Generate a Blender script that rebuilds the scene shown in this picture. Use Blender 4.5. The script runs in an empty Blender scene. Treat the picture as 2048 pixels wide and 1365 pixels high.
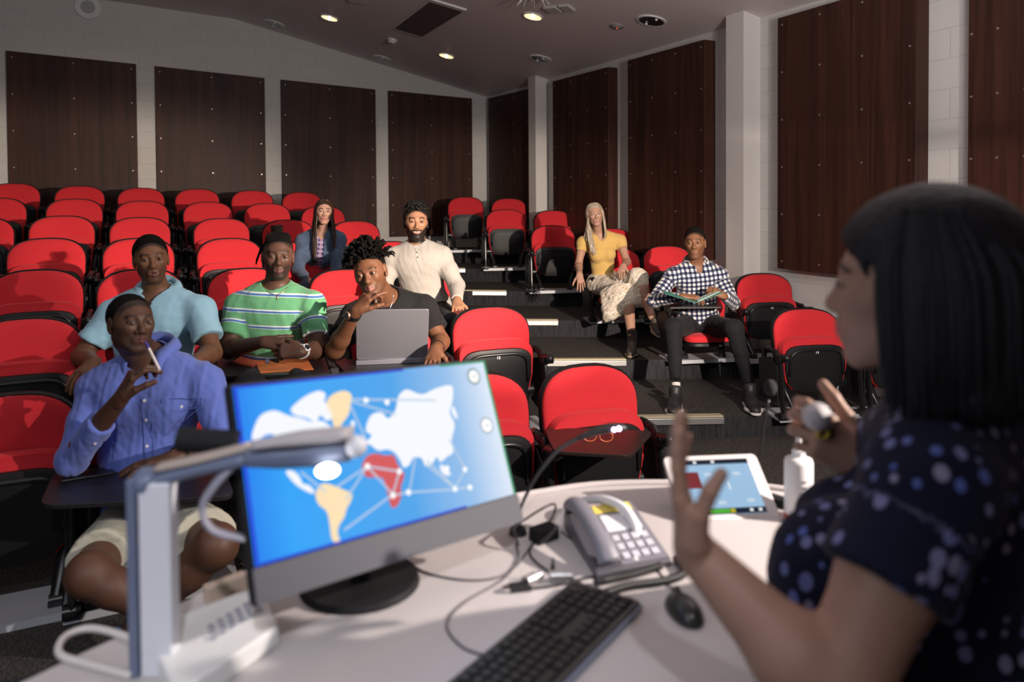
import bpy, bmesh, math, random
import numpy as np
from mathutils import Vector, Matrix
random.seed(7); np.random.seed(7)
PI = math.pi
COL = bpy.context.scene.collection
SC = bpy.context.scene

# ------------------------------------------------------------------ camera
F, YAW, PIT, ROLL, CY = 1505.3, .4575, .0234, -.0067, 445.1
CAMZ = 1.65
CAM = np.array([0., 0., CAMZ])
FW = np.array([math.sin(YAW)*math.cos(PIT), math.cos(YAW)*math.cos(PIT), -math.sin(PIT)])
_rt = np.array([math.cos(YAW), -math.sin(YAW), 0.]); _up = np.cross(_rt, FW)
RT = _rt*math.cos(ROLL)+_up*math.sin(ROLL); UP = -_rt*math.sin(ROLL)+_up*math.cos(ROLL)
cd = bpy.data.cameras.new('camera'); cam = bpy.data.objects.new('camera', cd); COL.objects.link(cam)
cd.sensor_width = 36; cd.sensor_fit = 'HORIZONTAL'; cd.lens = F/2048*36
cd.shift_y = -(682.5-CY)/2048
cd.clip_start = .02; cd.clip_end = 100
cd.dof.use_dof = True; cd.dof.focus_distance = 4.7; cd.dof.aperture_fstop = 2.2
M = Matrix(((RT[0], UP[0], -FW[0], 0), (RT[1], UP[1], -FW[1], 0), (RT[2], UP[2], -FW[2], CAMZ), (0, 0, 0, 1)))
cam.matrix_world = M
SC.camera = cam

# ------------------------------------------------------------------ world, lamps, exposure
w = bpy.data.worlds.new('world'); SC.world = w; w.use_nodes = True
w.node_tree.nodes['Background'].inputs[0].default_value = (.55, .6, .75, 1)
w.node_tree.nodes['Background'].inputs[1].default_value = .02
vs = SC.view_settings; vs.view_transform = 'Standard'; vs.look = 'None'; vs.gamma = 1; vs.use_curve_mapping = False
vs.exposure = 0.0
KEY = (2.3, .30, 1.9)
def lamp(name, kind, loc, energy, col=(1, 1, 1), aim=None, **kw):
    l = bpy.data.lights.new(name, kind); l.energy = energy; l.color = col
    for k, v in kw.items(): setattr(l, k, v)
    o = bpy.data.objects.new(name, l); COL.objects.link(o); o.location = loc
    if aim is not None:
        o.rotation_euler = (Vector(aim)-Vector(loc)).to_track_quat('-Z', 'Y').to_euler()
    return o
lamp('stage_lamp_light', 'SPOT', KEY, 380, (1, .88, .79), aim=(1.3, 7., .2), spot_size=math.radians(128), spot_blend=.3, shadow_soft_size=.016)
lamp('stage_spot_light', 'SPOT', (KEY[0]+.05, KEY[1]-.02, KEY[2]-.01), 1700, (1, .80, .64), aim=(-.1, 9.5, .9), spot_size=math.radians(32), spot_blend=.7, shadow_soft_size=.012)
lamp('stage_spot_light', 'SPOT', (KEY[0]-.05, KEY[1]-.02, KEY[2]-.01), 1250, (1, .82, .68), aim=(4.0, 8.5, .7), spot_size=math.radians(32), spot_blend=.7, shadow_soft_size=.012)
lamp('added_ceiling_uplight', 'AREA', (2.6, 1.15, 2.5), 80, (1, .94, .92), aim=(2.1, 4.0, 4.8), size=.7, shape='SQUARE')  # unseen uplight, added to brighten the ceiling
lamp('ceiling_fill_light', 'AREA', (.6, 4.6, 3.9), 24, (1, .93, .86), aim=(.6, 4.6, 0), size=5.0, shape='SQUARE')
lamp('front_fill_light', 'AREA', (-1.9, .2, 2.5), 26, (.86, .90, 1), aim=(1.2, 6, 1.6), size=1.8, shape='SQUARE')

lamp('desk_spot_light', 'SPOT', (-.3, -1.2, 3.3), 210, (.93, .94, 1), aim=(.02, 1.15, 1.0), spot_size=math.radians(34), spot_blend=.8, shadow_soft_size=.06)

# ------------------------------------------------------------------ pixel -> point helpers (planes that exist in the room)
def ray(px, py):
    d = FW + RT*((px-1024)/F) - UP*((py-CY)/F)
    return d
def on_y(px, py, y):
    d = ray(px, py); return Vector(CAM + d*(y/d[1]))
def on_x(px, py, x):
    d = ray(px, py); return Vector(CAM + d*(x/d[0]))
def on_z(px, py, z):
    d = ray(px, py); return Vector(CAM + d*((z-CAMZ)/d[2]))
def at_depth(px, py, dep):
    d = ray(px, py); return Vector(CAM + d*dep)
def on_plane(px, py, p0, n):
    d = ray(px, py); t = np.dot(np.array(p0)-CAM, np.array(n))/np.dot(d, np.array(n)); return Vector(CAM+d*t)

# ------------------------------------------------------------------ materials
MATS = {}
def new_mat(name):
    m = bpy.data.materials.new(name); m.use_nodes = True
    nt = m.node_tree; b = nt.nodes['Principled BSDF']; return m, nt, b
def N(nt, t, **kw):
    n = nt.nodes.new(t)
    for k, v in kw.items(): setattr(n, k, v)
    return n
def mat(name, col, rough=.5, metal=0, bump=None, var=None, emit=None, spec=None, coat=0, sheen=0, sss=0, alpha=None, trans=0):
    """bump=(scale, strength, distance[, stretch xyz]); var=(scale, amount)"""
    if name in MATS: return MATS[name]
    m, nt, b = new_mat(name)
    b.inputs['Base Color'].default_value = (*col, 1); b.inputs['Roughness'].default_value = rough
    b.inputs['Metallic'].default_value = metal
    if spec is not None: b.inputs['Specular IOR Level'].default_value = spec
    if coat: b.inputs['Coat Weight'].default_value = coat; b.inputs['Coat Roughness'].default_value = .15
    if sheen: b.inputs['Sheen Weight'].default_value = sheen
    if trans: b.inputs['Transmission Weight'].default_value = trans
    if alpha is not None: b.inputs['Alpha'].default_value = alpha
    if sss: b.inputs['Subsurface Weight'].default_value = sss; b.inputs['Subsurface Radius'].default_value = (.012, .005, .003); b.inputs['Subsurface Scale'].default_value = 1
    if emit: b.inputs['Emission Color'].default_value = (*emit[0], 1); b.inputs['Emission Strength'].default_value = emit[1]
    tc = N(nt, 'ShaderNodeTexCoord')
    if var:
        nz = N(nt, 'ShaderNodeTexNoise'); nz.inputs['Scale'].default_value = var[0]; nz.inputs['Detail'].default_value = 4
        nt.links.new(tc.outputs['Object'], nz.inputs['Vector'])
        mx = N(nt, 'ShaderNodeMix', data_type='RGBA'); 
        nt.links.new(nz.outputs['Fac'], mx.inputs['Factor'])
        mx.inputs[6].default_value = (*[c*(1-var[1]) for c in col], 1); mx.inputs[7].default_value = (*[min(1, c*(1+var[1])) for c in col], 1)
        nt.links.new(mx.outputs[2], b.inputs['Base Color'])
    if bump:
        nz = N(nt, 'ShaderNodeTexNoise'); nz.inputs['Scale'].default_value = bump[0]; nz.inputs['Detail'].default_value = 3
        mp = N(nt, 'ShaderNodeMapping'); nt.links.new(tc.outputs['Object'], mp.inputs['Vector'])
        if len(bump) > 3: mp.inputs['Scale'].default_value = bump[3]
        nt.links.new(mp.outputs[0], nz.inputs['Vector'])
        bp = N(nt, 'ShaderNodeBump'); bp.inputs['Strength'].default_value = bump[1]; bp.inputs['Distance'].default_value = bump[2]
        nt.links.new(nz.outputs['Fac'], bp.inputs['Height']); nt.links.new(bp.outputs[0], b.inputs['Normal'])
    MATS[name] = m; return m

# ------------------------------------------------------------------ object helpers
def tag(o, label=None, cat=None, group=None, kind=None):
    if label: o['label'] = label
    if cat: o['category'] = cat
    if group: o['group'] = group
    if kind: o['kind'] = kind
    return o
def empty(name, loc, rz=0, label=None, cat=None, group=None):
    o = bpy.data.objects.new(name, None); COL.objects.link(o); o.location = loc; o.rotation_euler = (0, 0, rz)
    o.empty_display_size = .05
    return tag(o, label, cat, group)
def obj(name, me, m=None, parent=None, smooth=False, sub=0, bevel=0, solid=0):
    if isinstance(me, bmesh.types.BMesh):
        d = bpy.data.meshes.new(name); me.normal_update(); me.to_mesh(d); me.free(); me = d
    o = bpy.data.objects.new(name, me); COL.objects.link(o)
    if m is not None:
        for q in (m if isinstance(m, (list, tuple)) else [m]): me.materials.append(q)
    if parent is not None: o.parent = parent
    if smooth is True: me.shade_smooth()
    elif smooth: me.shade_smooth(); me.set_sharp_from_angle(angle=math.radians(smooth))
    if solid: q = o.modifiers.new('s', 'SOLIDIFY'); q.thickness = solid; q.offset = 0
    if bevel: q = o.modifiers.new('b', 'BEVEL'); q.width = bevel; q.segments = 3; q.limit_method = 'ANGLE'
    if sub: q = o.modifiers.new('u', 'SUBSURF'); q.levels = sub; q.render_levels = sub
    return o
def BM(): return bmesh.new()
def T(loc=(0, 0, 0), rot=(0, 0, 0), sc=(1, 1, 1)):
    return Matrix.Translation(loc) @ Matrix.Rotation(rot[2], 4, 'Z') @ Matrix.Rotation(rot[1], 4, 'Y') @ Matrix.Rotation(rot[0], 4, 'X') @ Matrix.Diagonal((*sc, 1))
def box(bm, c, s, rot=(0, 0, 0), mi=0, bev=0):
    r = bmesh.ops.create_cube(bm, size=1, matrix=T(c, rot, s))
    fs = {f for v in r['verts'] for f in v.link_faces}
    for f in fs: f.material_index = mi
    if bev:
        es = {e for v in r['verts'] for e in v.link_edges}
        bmesh.ops.bevel(bm, geom=list(es), offset=bev, segments=2, affect='EDGES', profile=.5)
    return r
def cyl(bm, p0, p1, r0, r1=None, seg=16, mi=0, caps=True):
    p0 = Vector(p0); p1 = Vector(p1); d = p1-p0; r1 = r0 if r1 is None else r1
    q = d.to_track_quat('Z', 'Y').to_matrix().to_4x4()
    r = bmesh.ops.create_cone(bm, cap_ends=caps, segments=seg, radius1=max(r0, 1e-5), radius2=max(r1, 1e-5), depth=d.length, matrix=Matrix.Translation((p0+p1)/2) @ q)
    for f in {f for v in r['verts'] for f in v.link_faces}: f.material_index = mi
    return r
def ball(bm, c, r, seg=16, mi=0, rot=(0, 0, 0)):
    if not hasattr(r, '__len__'): r = (r, r, r)
    q = bmesh.ops.create_uvsphere(bm, u_segments=seg, v_segments=max(6, seg//2+2), radius=1, matrix=T(c, rot, r))
    for f in {f for v in q['verts'] for f in v.link_faces}: f.material_index = mi
    return q
def catmull(pts, n=8):
    pts = [Vector(p) for p in pts]
    if len(pts) < 3: return [pts[0].lerp(pts[-1], i/n) for i in range(n+1)]
    P = [2*pts[0]-pts[1]]+pts+[2*pts[-1]-pts[-2]]; out = []
    for i in range(1, len(P)-2):
        a, b, c, d = P[i-1:i+3]
        for k in range(n):
            t = k/n; out.append(.5*((2*b)+(c-a)*t+(2*a-5*b+4*c-d)*t*t+(3*b-a-3*c+d)*t**3))
    out.append(pts[-1]); return out
def tube(bm, pts, r, seg=8, n=8, mi=0, smooth_path=True, flat=None):
    """r: number or list of radii along the control points; flat=(a,b) squashes the section"""
    Q = catmull(pts, n) if smooth_path else [Vector(p) for p in pts]
    m = len(Q)
    if hasattr(r, '__len__'):
        R = [np.interp(i/(m-1), np.linspace(0, 1, len(r)), r) for i in range(m)]
    else: R = [r]*m
    rings = []; up = Vector((0, 0, 1)); prev = None
    for i, p in enumerate(Q):
        t = (Q[min(i+1, m-1)]-Q[max(i-1, 0)]).normalized()
        if prev is None:
            a = t.cross(up)
            if a.length < .1: a = t.cross(Vector((1, 0, 0)))
            a.normalize()
        else:
            a = prev-t*prev.dot(t)
            a.normalize()
        prev = a; b = t.cross(a); fa, fb = flat or (1, 1)
        rings.append([bm.verts.new(p+(a*math.cos(2*PI*k/seg)*fa+b*math.sin(2*PI*k/seg)*fb)*R[i]) for k in range(seg)])
    for i in range(m-1):
        for k in range(seg):
            f = bm.faces.new((rings[i][k], rings[i][(k+1) % seg], rings[i+1][(k+1) % seg], rings[i+1][k])); f.material_index = mi; f.smooth = True
    for rg, rev in ((rings[0], True), (rings[-1], False)):
        f = bm.faces.new(rg[::-1] if rev else rg); f.material_index = mi
    return bm
def poly_prism(bm, pts, z0, z1, mi=0, plane='XY', off=0):
    """pts 2D outline; extruded along the third axis. plane 'XY' -> z, 'XZ' -> y"""
    def P(u, v, h): return (u, v, h) if plane == 'XY' else ((u, h, v) if plane == 'XZ' else (h, u, v))
    a = [bm.verts.new(P(u, v, z0)) for u, v in pts]; b = [bm.verts.new(P(u, v, z1)) for u, v in pts]
    n = len(pts); fs = []
    fs.append(bm.faces.new(a[::-1])); fs.append(bm.faces.new(b))
    for i in range(n): fs.append(bm.faces.new((a[i], a[(i+1) % n], b[(i+1) % n], b[i])))
    for f in fs: f.material_index = mi
    bmesh.ops.recalc_face_normals(bm, faces=fs)
    return fs
def rrect(w, h, r, n=6, cx=0, cy=0):
    out = []
    for sx, sy, a0 in ((1, 1, 0), (-1, 1, PI/2), (-1, -1, PI), (1, -1, 3*PI/2)):
        for k in range(n+1):
            a = a0+PI/2*k/n; out.append((cx+sx*(w/2-r)+r*math.cos(a), cy+sy*(h/2-r)+r*math.sin(a)))
    return out
def text_mesh(s, size, name='text', extrude=0.0006, bold=False, align='CENTER'):
    c = bpy.data.curves.new(name, 'FONT'); c.body = s; c.size = size; c.extrude = extrude; c.align_x = align; c.align_y = 'CENTER'
    if bold: c.offset = size*.02
    o = bpy.data.objects.new(name, c); COL.objects.link(o)
    dg = bpy.context.evaluated_depsgraph_get(); me = bpy.data.meshes.new_from_object(o.evaluated_get(dg))
    bpy.data.objects.remove(o); bpy.data.curves.remove(c); return me
def copy_tree(o, parent=None):
    c = o.copy(); COL.objects.link(c); c.parent = parent
    for ch in CH.get(o.name, []) if False else [q for q in o.children]: copy_tree(ch, c)
    return c
CH = {}

# ------------------------------------------------------------------ seating geometry
K = 1.05
SL = -.0361
RY0, RP, RZ0, RR = CAMZ*0+2.8571*K, 1.043*K, CAMZ-.6639*K, .1453*K
RX0, RS = 1.7416*K, .609
QX, QY, QA, QP = 3.7528*K, -.4552*K, .3022, 1.0998*K
CHH = .70; EDGE = .17
LOFF = .45     # the near edge of a tier lies here in front of the seat backs
def rowY(r): return RY0+RP*(r-1)
def rowTop(r, X): return RZ0+RR*(r-1)+SL*X
def rowFloor(r, X): return rowTop(r, X)-CHH
def rightLine(r):
    return np.array([QX, RY0+QY+QP*(r-1)]), np.array([math.cos(QA), -math.sin(QA)])
def rowDepthAt(r, px, block):
    """seat-back top point plane for a seat seen at image column px"""
    if block == 'L': return on_y(px, 400, rowY(r))
    o, d = rightLine(r); n = np.array([-d[1], d[0], 0]); return on_plane(px, 400, (o[0], o[1], 0), n)
BACKY = 10.6
# ================================================================== ROOM
def wall_mat(name, base, blocks=True, vec='XZ'):
    m, nt, b = new_mat(name)
    b.inputs['Roughness'].default_value = .55; b.inputs['Specular IOR Level'].default_value = .35
    ge = N(nt, 'ShaderNodeNewGeometry'); sp = N(nt, 'ShaderNodeSeparateXYZ'); nt.links.new(ge.outputs['Position'], sp.inputs[0])
    cb = N(nt, 'ShaderNodeCombineXYZ'); nt.links.new(sp.outputs['X' if vec == 'XZ' else 'Y'], cb.inputs[0]); nt.links.new(sp.outputs['Z'], cb.inputs[1])
    nz = N(nt, 'ShaderNodeTexNoise'); nz.inputs['Scale'].default_value = 60; nz.inputs['Detail'].default_value = 4; nt.links.new(ge.outputs['Position'], nz.inputs['Vector'])
    b.inputs['Base Color'].default_value = (*base, 1)
    if blocks:
        br = N(nt, 'ShaderNodeTexBrick'); nt.links.new(cb.outputs[0], br.inputs['Vector'])
        br.inputs['Scale'].default_value = 1; br.inputs['Brick Width'].default_value = .4; br.inputs['Row Height'].default_value = .2
        br.inputs['Mortar Size'].default_value = .006; br.inputs['Mortar Smooth'].default_value = .4
        br.inputs['Color1'].default_value = (*base, 1); br.inputs['Color2'].default_value = (*[c*.97 for c in base], 1)
        br.inputs['Mortar'].default_value = (*[c*.90 for c in base], 1)
        nt.links.new(br.outputs['Color'], b.inputs['Base Color'])
        ad = N(nt, 'ShaderNodeMath', operation='MULTIPLY_ADD'); nt.links.new(br.outputs['Fac'], ad.inputs[0]); ad.inputs[1].default_value = -1.5; nt.links.new(nz.outputs['Fac'], ad.inputs[2])
        h = ad.outputs[0]
    else: h = nz.outputs['Fac']
    bp = N(nt, 'ShaderNodeBump'); bp.inputs['Strength'].default_value = .35; bp.inputs['Distance'].default_value = .004
    nt.links.new(h, bp.inputs['Height']); nt.links.new(bp.outputs[0], b.inputs['Normal'])
    return m
WALLC = (.60, .585, .56)
M_wb = wall_mat('painted_block_back', WALLC, True, 'XZ')
M_wr = wall_mat('painted_block_side', WALLC, True, 'YZ')
M_ceil = wall_mat('ceiling_paint', (.72, .64, .63), False)
def wood_mat():
    m, nt, b = new_mat('panel_walnut'); b.inputs['Roughness'].default_value = .5; b.inputs['Specular IOR Level'].default_value = .22
    ge = N(nt, 'ShaderNodeNewGeometry'); mp = N(nt, 'ShaderNodeMapping'); mp.inputs['Scale'].default_value = (14, 14, .55)
    nt.links.new(ge.outputs['Position'], mp.inputs['Vector'])
    nz = N(nt, 'ShaderNodeTexNoise'); nz.inputs['Scale'].default_value = 1.0; nz.inputs['Detail'].default_value = 6; nz.inputs['Distortion'].default_value = .9; nt.links.new(mp.outputs[0], nz.inputs['Vector'])
    mp2 = N(nt, 'ShaderNodeMapping'); mp2.inputs['Scale'].default_value = (120, 120, 3); nt.links.new(ge.outputs['Position'], mp2.inputs['Vector'])
    n2 = N(nt, 'ShaderNodeTexNoise'); n2.inputs['Scale'].default_value = 1; n2.inputs['Detail'].default_value = 3; nt.links.new(mp2.outputs[0], n2.inputs['Vector'])
    mi = N(nt, 'ShaderNodeMath', operation='MULTIPLY_ADD'); nt.links.new(n2.outputs['Fac'], mi.inputs[0]); mi.inputs[1].default_value = .35; nt.links.new(nz.outputs['Fac'], mi.inputs[2])
    cr = N(nt, 'ShaderNodeValToRGB'); e = cr.color_ramp.elements
    e[0].position = .42; e[0].color = (.020, .008, .0055, 1); e[1].position = .88; e[1].color = (.062, .023, .015, 1)
    nt.links.new(mi.outputs[0], cr.inputs[0]); nt.links.new(cr.outputs[0], b.inputs['Base Color'])
    return m
M_wood = wood_mat()
M_screw = mat('screw_head', (.45, .42, .4), .35, .8)
def carpet_mat(name, c0, c1, stripes=False):
    m, nt, b = new_mat(name); b.inputs['Roughness'].default_value = .95; b.inputs['Specular IOR Level'].default_value = .1
    ge = N(nt, 'ShaderNodeNewGeometry')
    mp = N(nt, 'ShaderNodeMapping'); mp.inputs['Scale'].default_value = (160, 40, 40) if not stripes else (230, 60, 8); nt.links.new(ge.outputs['Position'], mp.inputs['Vector'])
    nz = N(nt, 'ShaderNodeTexNoise'); nz.inputs['Scale'].default_value = 1; nz.inputs['Detail'].default_value = 4; nt.links.new(mp.outputs[0], nz.inputs['Vector'])
    cr = N(nt, 'ShaderNodeValToRGB'); e = cr.color_ramp.elements; e[0].position = .35; e[0].color = (*c0, 1); e[1].position = .7; e[1].color = (*c1, 1)
    nt.links.new(nz.outputs['Fac'], cr.inputs[0]); nt.links.new(cr.outputs[0], b.inputs['Base Color'])
    bp = N(nt, 'ShaderNodeBump'); bp.inputs['Strength'].default_value = .6; bp.inputs['Distance'].default_value = .004
    nt.links.new(nz.outputs['Fac'], bp.inputs['Height']); nt.links.new(bp.outputs[0], b.inputs['Normal'])
    return m
M_carpet = carpet_mat('carpet', (.030, .027, .025), (.085, .077, .07))
M_riser = carpet_mat('riser_carpet', (.018, .018, .02), (.05, .05, .054), True)
M_alu = mat('brushed_aluminium', (.62, .62, .62), .38, .9)
M_nose = mat('nosing_insert', (.50, .44, .30), .6, .3, bump=(300, .5, .002, (1, .05, 1)))

WX = float(on_y(975, 300, BACKY)[0])       # right wall plane
LX = -6.0
# ceiling: flat part left, part falling towards the right wall
p_c = on_y(976, 195, BACKY); p_b = on_y(468, 38, BACKY); p_a = on_y(210, 0, BACKY)
s1 = (p_c.z-p_b.z)/(p_c.x-p_b.x); s0 = (p_b.z-p_a.z)/(p_b.x-p_a.x)
q_c = on_x(1515, 38, WX)
sy = (q_c.z-p_c.z)/(q_c.y-BACKY)          # slight fall along the room
def ceil_z(x, y):
    z = p_b.z+(x-p_b.x)*(s1 if x > p_b.x else s0)
    return z+(y-BACKY)*sy
FY = -1.8
xs = [WX+.4, p_b.x, LX-.4]
bm = BM()
cols = [[bm.verts.new((x, y, ceil_z(x, y)+h)) for x in xs] for y in (BACKY+.3, FY) for h in (0, .15)]
for i in range(2):
    bm.faces.new((cols[0][i], cols[0][i+1], cols[2][i+1], cols[2][i]))
    bm.faces.new((cols[1][i], cols[1][i+1], cols[3][i+1], cols[3][i]))
tag(obj('ceiling', bm, M_ceil), kind='structure')
def slab(name, pts, y0, y1, m, plane):
    bm = BM(); poly_prism(bm, pts, y0, y1, plane=plane); return tag(obj(name, bm, m), kind='structure')
slab('wall_back', [(LX, -.3), (WX+.2, -.3), (WX+.2, ceil_z(WX+.2, BACKY)+.05), (p_b.x, p_b.z+.05), (LX, ceil_z(LX, BACKY)+.05)], BACKY, BACKY+.2, M_wb, 'XZ')
slab('wall_right', [(FY, -.3), (BACKY, -.3), (BACKY, ceil_z(WX, BACKY)+.05), (FY, ceil_z(WX, FY)+.05)], WX, WX+.2, M_wr, 'YZ')
slab('wall_left', [(FY, -.3), (BACKY, -.3), (BACKY, ceil_z(LX, BACKY)+.05), (FY, ceil_z(LX, FY)+.05)], LX-.2, LX, M_wr, 'YZ')
slab('wall_front', [(LX-.2, -.3), (WX+.2, -.3), (WX+.2, ceil_z(WX, FY)+.05), (p_b.x, ceil_z(p_b.x, FY)+.1), (LX-.2, ceil_z(LX, FY)+.05)], FY-.2, FY, M_wb, 'XZ')
bm = BM(); box(bm, ((LX+WX)/2, (FY+BACKY)/2, -.05), (WX-LX+.4, BACKY-FY, .1)); tag(obj('floor', bm, M_carpet), kind='structure')

# pillars standing out of the right wall
def pillar(n, px0, px1, px2):
    # px0..px1 the face parallel to the wall, px1..px2 its near end
    e = on_x(px2, 400, WX)      # near end meets the wall
    dep = .22
    # find the depth such that px1 is the near corner
    for _ in range(30):
        c = on_x(px1, 400, WX-dep); dep += (c.y-e.y)*.3
        dep = max(.04, min(.6, dep))
    far = on_x(px0, 400, WX-dep)
    y0 = e.y; y1 = max(far.y, y0+.15)
    bm = BM(); poly_prism(bm, [(y0, -.2), (y1, -.2), (y1, ceil_z(WX, y1)+.1), (y0, ceil_z(WX, y0)+.1)], WX-dep, WX+.01, plane='YZ')
    tag(obj('trim_%d' % n, bm, wall_mat('pillar_paint', (.66, .63, .60), False)), kind='structure')
    print('pillar', n, y0, y1, dep)
pillar(1, 1452, 1487, 1520); pillar(2, 1058, 1072, 1097)

# acoustic panels: label, geometry from their corners on the wall
def panel(label, ptsf, axis, th, screws=(3, 6)):
    """ptsf: 4 corners TL TR BR BL as points on the panel's front plane"""
    P = [Vector(p) for p in ptsf]
    n = Vector((0, -1, 0)) if axis == 'Y' else Vector((-1, 0, 0))
    bm = BM()
    a = [bm.verts.new(p) for p in P]; b = [bm.verts.new(p-n*th) for p in P]
    bm.faces.new(a); bm.faces.new(b[::-1])
    for i in range(4): bm.faces.new((a[i], b[i], b[(i+1) % 4], a[(i+1) % 4]))
    bmesh.ops.recalc_face_normals(bm, faces=bm.faces)
    root = obj('acoustic_panel', bm, M_wood, bevel=.004)
    tag(root, label, 'wall panel')
    sb = BM(); nx, nz = screws
    for i in range(nx):
        for j in range(nz):
            u = .04+.92*i/(nx-1); v = .03+.94*j/(nz-1)
            p = (P[0]*(1-u)+P[1]*u)*(1-v)+(P[3]*(1-u)+P[2]*u)*v
            cyl(sb, p-n*.001, p+n*.003, .009, .007, 8)
    o = obj('screw_heads', sb, M_screw, root); o['kind'] = 'stuff'
    return root
PT = .05
def bpanel(lbl, x0, x1, yt0, yt1, yb):
    Y = BACKY-PT; a = on_y(x0, yt0, Y); b = on_y(x1, yt1, Y); zb = yb
    panel(lbl, [a, b, (b.x, Y, zb), (a.x, Y, zb)], 'Y', PT-.002, (3, 6))
zb = on_y(790, 474, BACKY-PT).z
for lbl, x0, x1, y0, y1 in (('far left walnut acoustic panel on the back wall', 12, 272, 101, 128),
    ('second walnut acoustic panel from the left on the back wall', 310, 529, 132, 156),
    ('third walnut panel from the left on the back wall, behind the long-haired young woman', 562, 751, 159, 179),
    ('rightmost walnut panel on the back wall, behind the bearded man in the cream shirt', 777, 944, 181, 197)):
    bpanel(lbl, x0, x1, y0, y1, zb)
def rpanel(lbl, x0, x1, yt0, yt1, yb0, yb1, th):
    X = WX-th; a = on_x(x0, yt0, X); b = on_x(x1, yt1, X); c = on_x(x1, yb1, X); d = on_x(x0, yb0, X)
    y0, y1 = a.y, b.y
    panel(lbl, [(X, y0, a.z), (X, y1, b.z), (X, y1, c.z), (X, y0, d.z)], 'X', th-.002, (4, 6))
rpanel('narrow dark panel on the side wall next to the back corner', 976, 1057, 197, 178, 470, 475, .06)
rpanel('tall dark panel on the side wall behind the fair-haired woman', 1105, 1216, 163, 134, 487, 497, .13)
rpanel('tall dark panel on the side wall behind the man in the checked shirt', 1255, 1409, 121, 79, 502, 521, .13)
rpanel('largest dark screw-fixed panel on the side wall left of the lecturer\'s head', 1555, 1834, 37, -45, 537, 567, .13)
rpanel('dark panel on the side wall at the right edge of the picture', 1938, 2120, -75, -135, 585, 610, .13)

# tiers ------------------------------------------------------------
def tier(r):
    """carpeted step of row r; tier outline follows the two seating blocks"""
    # front edge polyline: left block parallel to the back wall, right part turned
    yl = rowY(r)-EDGE
    o, d = rightLine(r); n = np.array([-d[1], d[0]])
    # corner where the two meet
    oo = o-n*EDGE
    t = (yl-oo[1])/d[1]; kx = oo[0]+d[0]*t
    t2 = (WX-oo[0])/d[0]; wy = oo[1]+d[1]*t2
    t3 = 0
    pts = [(LX, yl), (kx, yl), (WX, wy)]
    return pts
KX = []
nose_px = {2: (1258, 1446, 833), 3: (1046, 1251, 725), 4: (1010, 1115, 648), 5: (985, 1012, 589), 6: (910, 930, 542)}
for r in range(1, 8):
    pts = tier(r)
    if r == 1:
        zf = lambda x, y: .15 + 0*x
    bm = BM()
    def fz(x, r=r): return rowFloor(r, x) if r > 1 else .15
    if r < 7:
        nxt = tier(r+1)
    else: nxt = [(LX, BACKY), (tier(7)[1][0], BACKY), (WX, BACKY)]
    Zr = [fz(p[0]) for p in pts]
    top = [bm.verts.new((p[0], p[1], z)) for p, z in zip(pts, Zr)]
    bk = [bm.verts.new((p[0], p[1]+.03, fz(p[0]))) for p in nxt]
    low = [bm.verts.new((p[0], p[1], min(0, z-.3) if r == 1 else z-.3)) for p, z in zip(pts, Zr)]
    bot = [bm.verts.new((p[0], p[1]+.03, fz(p[0])-.3)) for p in nxt]
    for i in range(2):
        f = bm.faces.new((top[i], top[i+1], bk[i+1], bk[i])); f.material_index = 0
        f = bm.faces.new((low[i], low[i+1], top[i+1], top[i])); f.material_index = 1
        f = bm.faces.new((bot[i+1], bot[i], bk[i], bk[i+1])); f.material_index = 1
        f = bm.faces.new((low[i+1], low[i], bot[i], bot[i+1])); f.material_index = 1
    tag(obj('floor_tier', bm, [M_carpet, M_riser]), kind='structure')
    # metal nosing in the aisle
    if r in nose_px:
        x0, x1, _ = nose_px[r]
        o, d = rightLine(r); n = np.array([-d[1], d[0]]); oo = o-n*EDGE
        a = on_plane(x0-60, 500, (oo[0], oo[1], 0), (n[0], n[1], 0)); b = on_plane(x1, 500, (oo[0], oo[1], 0), (n[0], n[1], 0))
        bm = BM(); A = Vector((a.x, a.y, fz(a.x))); B = Vector((b.x, b.y, fz(b.x))); dd = (B-A); L = dd.length; ang = math.atan2(dd.y, dd.x)
        c = (A+B)/2
        box(bm, (c.x+n[0]*.02, c.y+n[1]*.02, c.z+.005), (L, .06, .010), (0, math.asin(-dd.z/L), ang), bev=.002)
        root = obj('step_nosing', bm, M_nose)
        w_ = ['', '', 'lowest', 'second', 'third', 'fourth', 'topmost'][r]
        tag(root, 'aluminium nosing with yellowish tread on the %s carpeted aisle step' % w_, 'step nosing')
        bm = BM(); box(bm, (c.x-n[0]*.012, c.y-n[1]*.012, c.z-.022), (L, .012, .040), (0, math.asin(-dd.z/L), ang), bev=.002)
        obj('front_rail', bm, M_alu, root)

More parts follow.
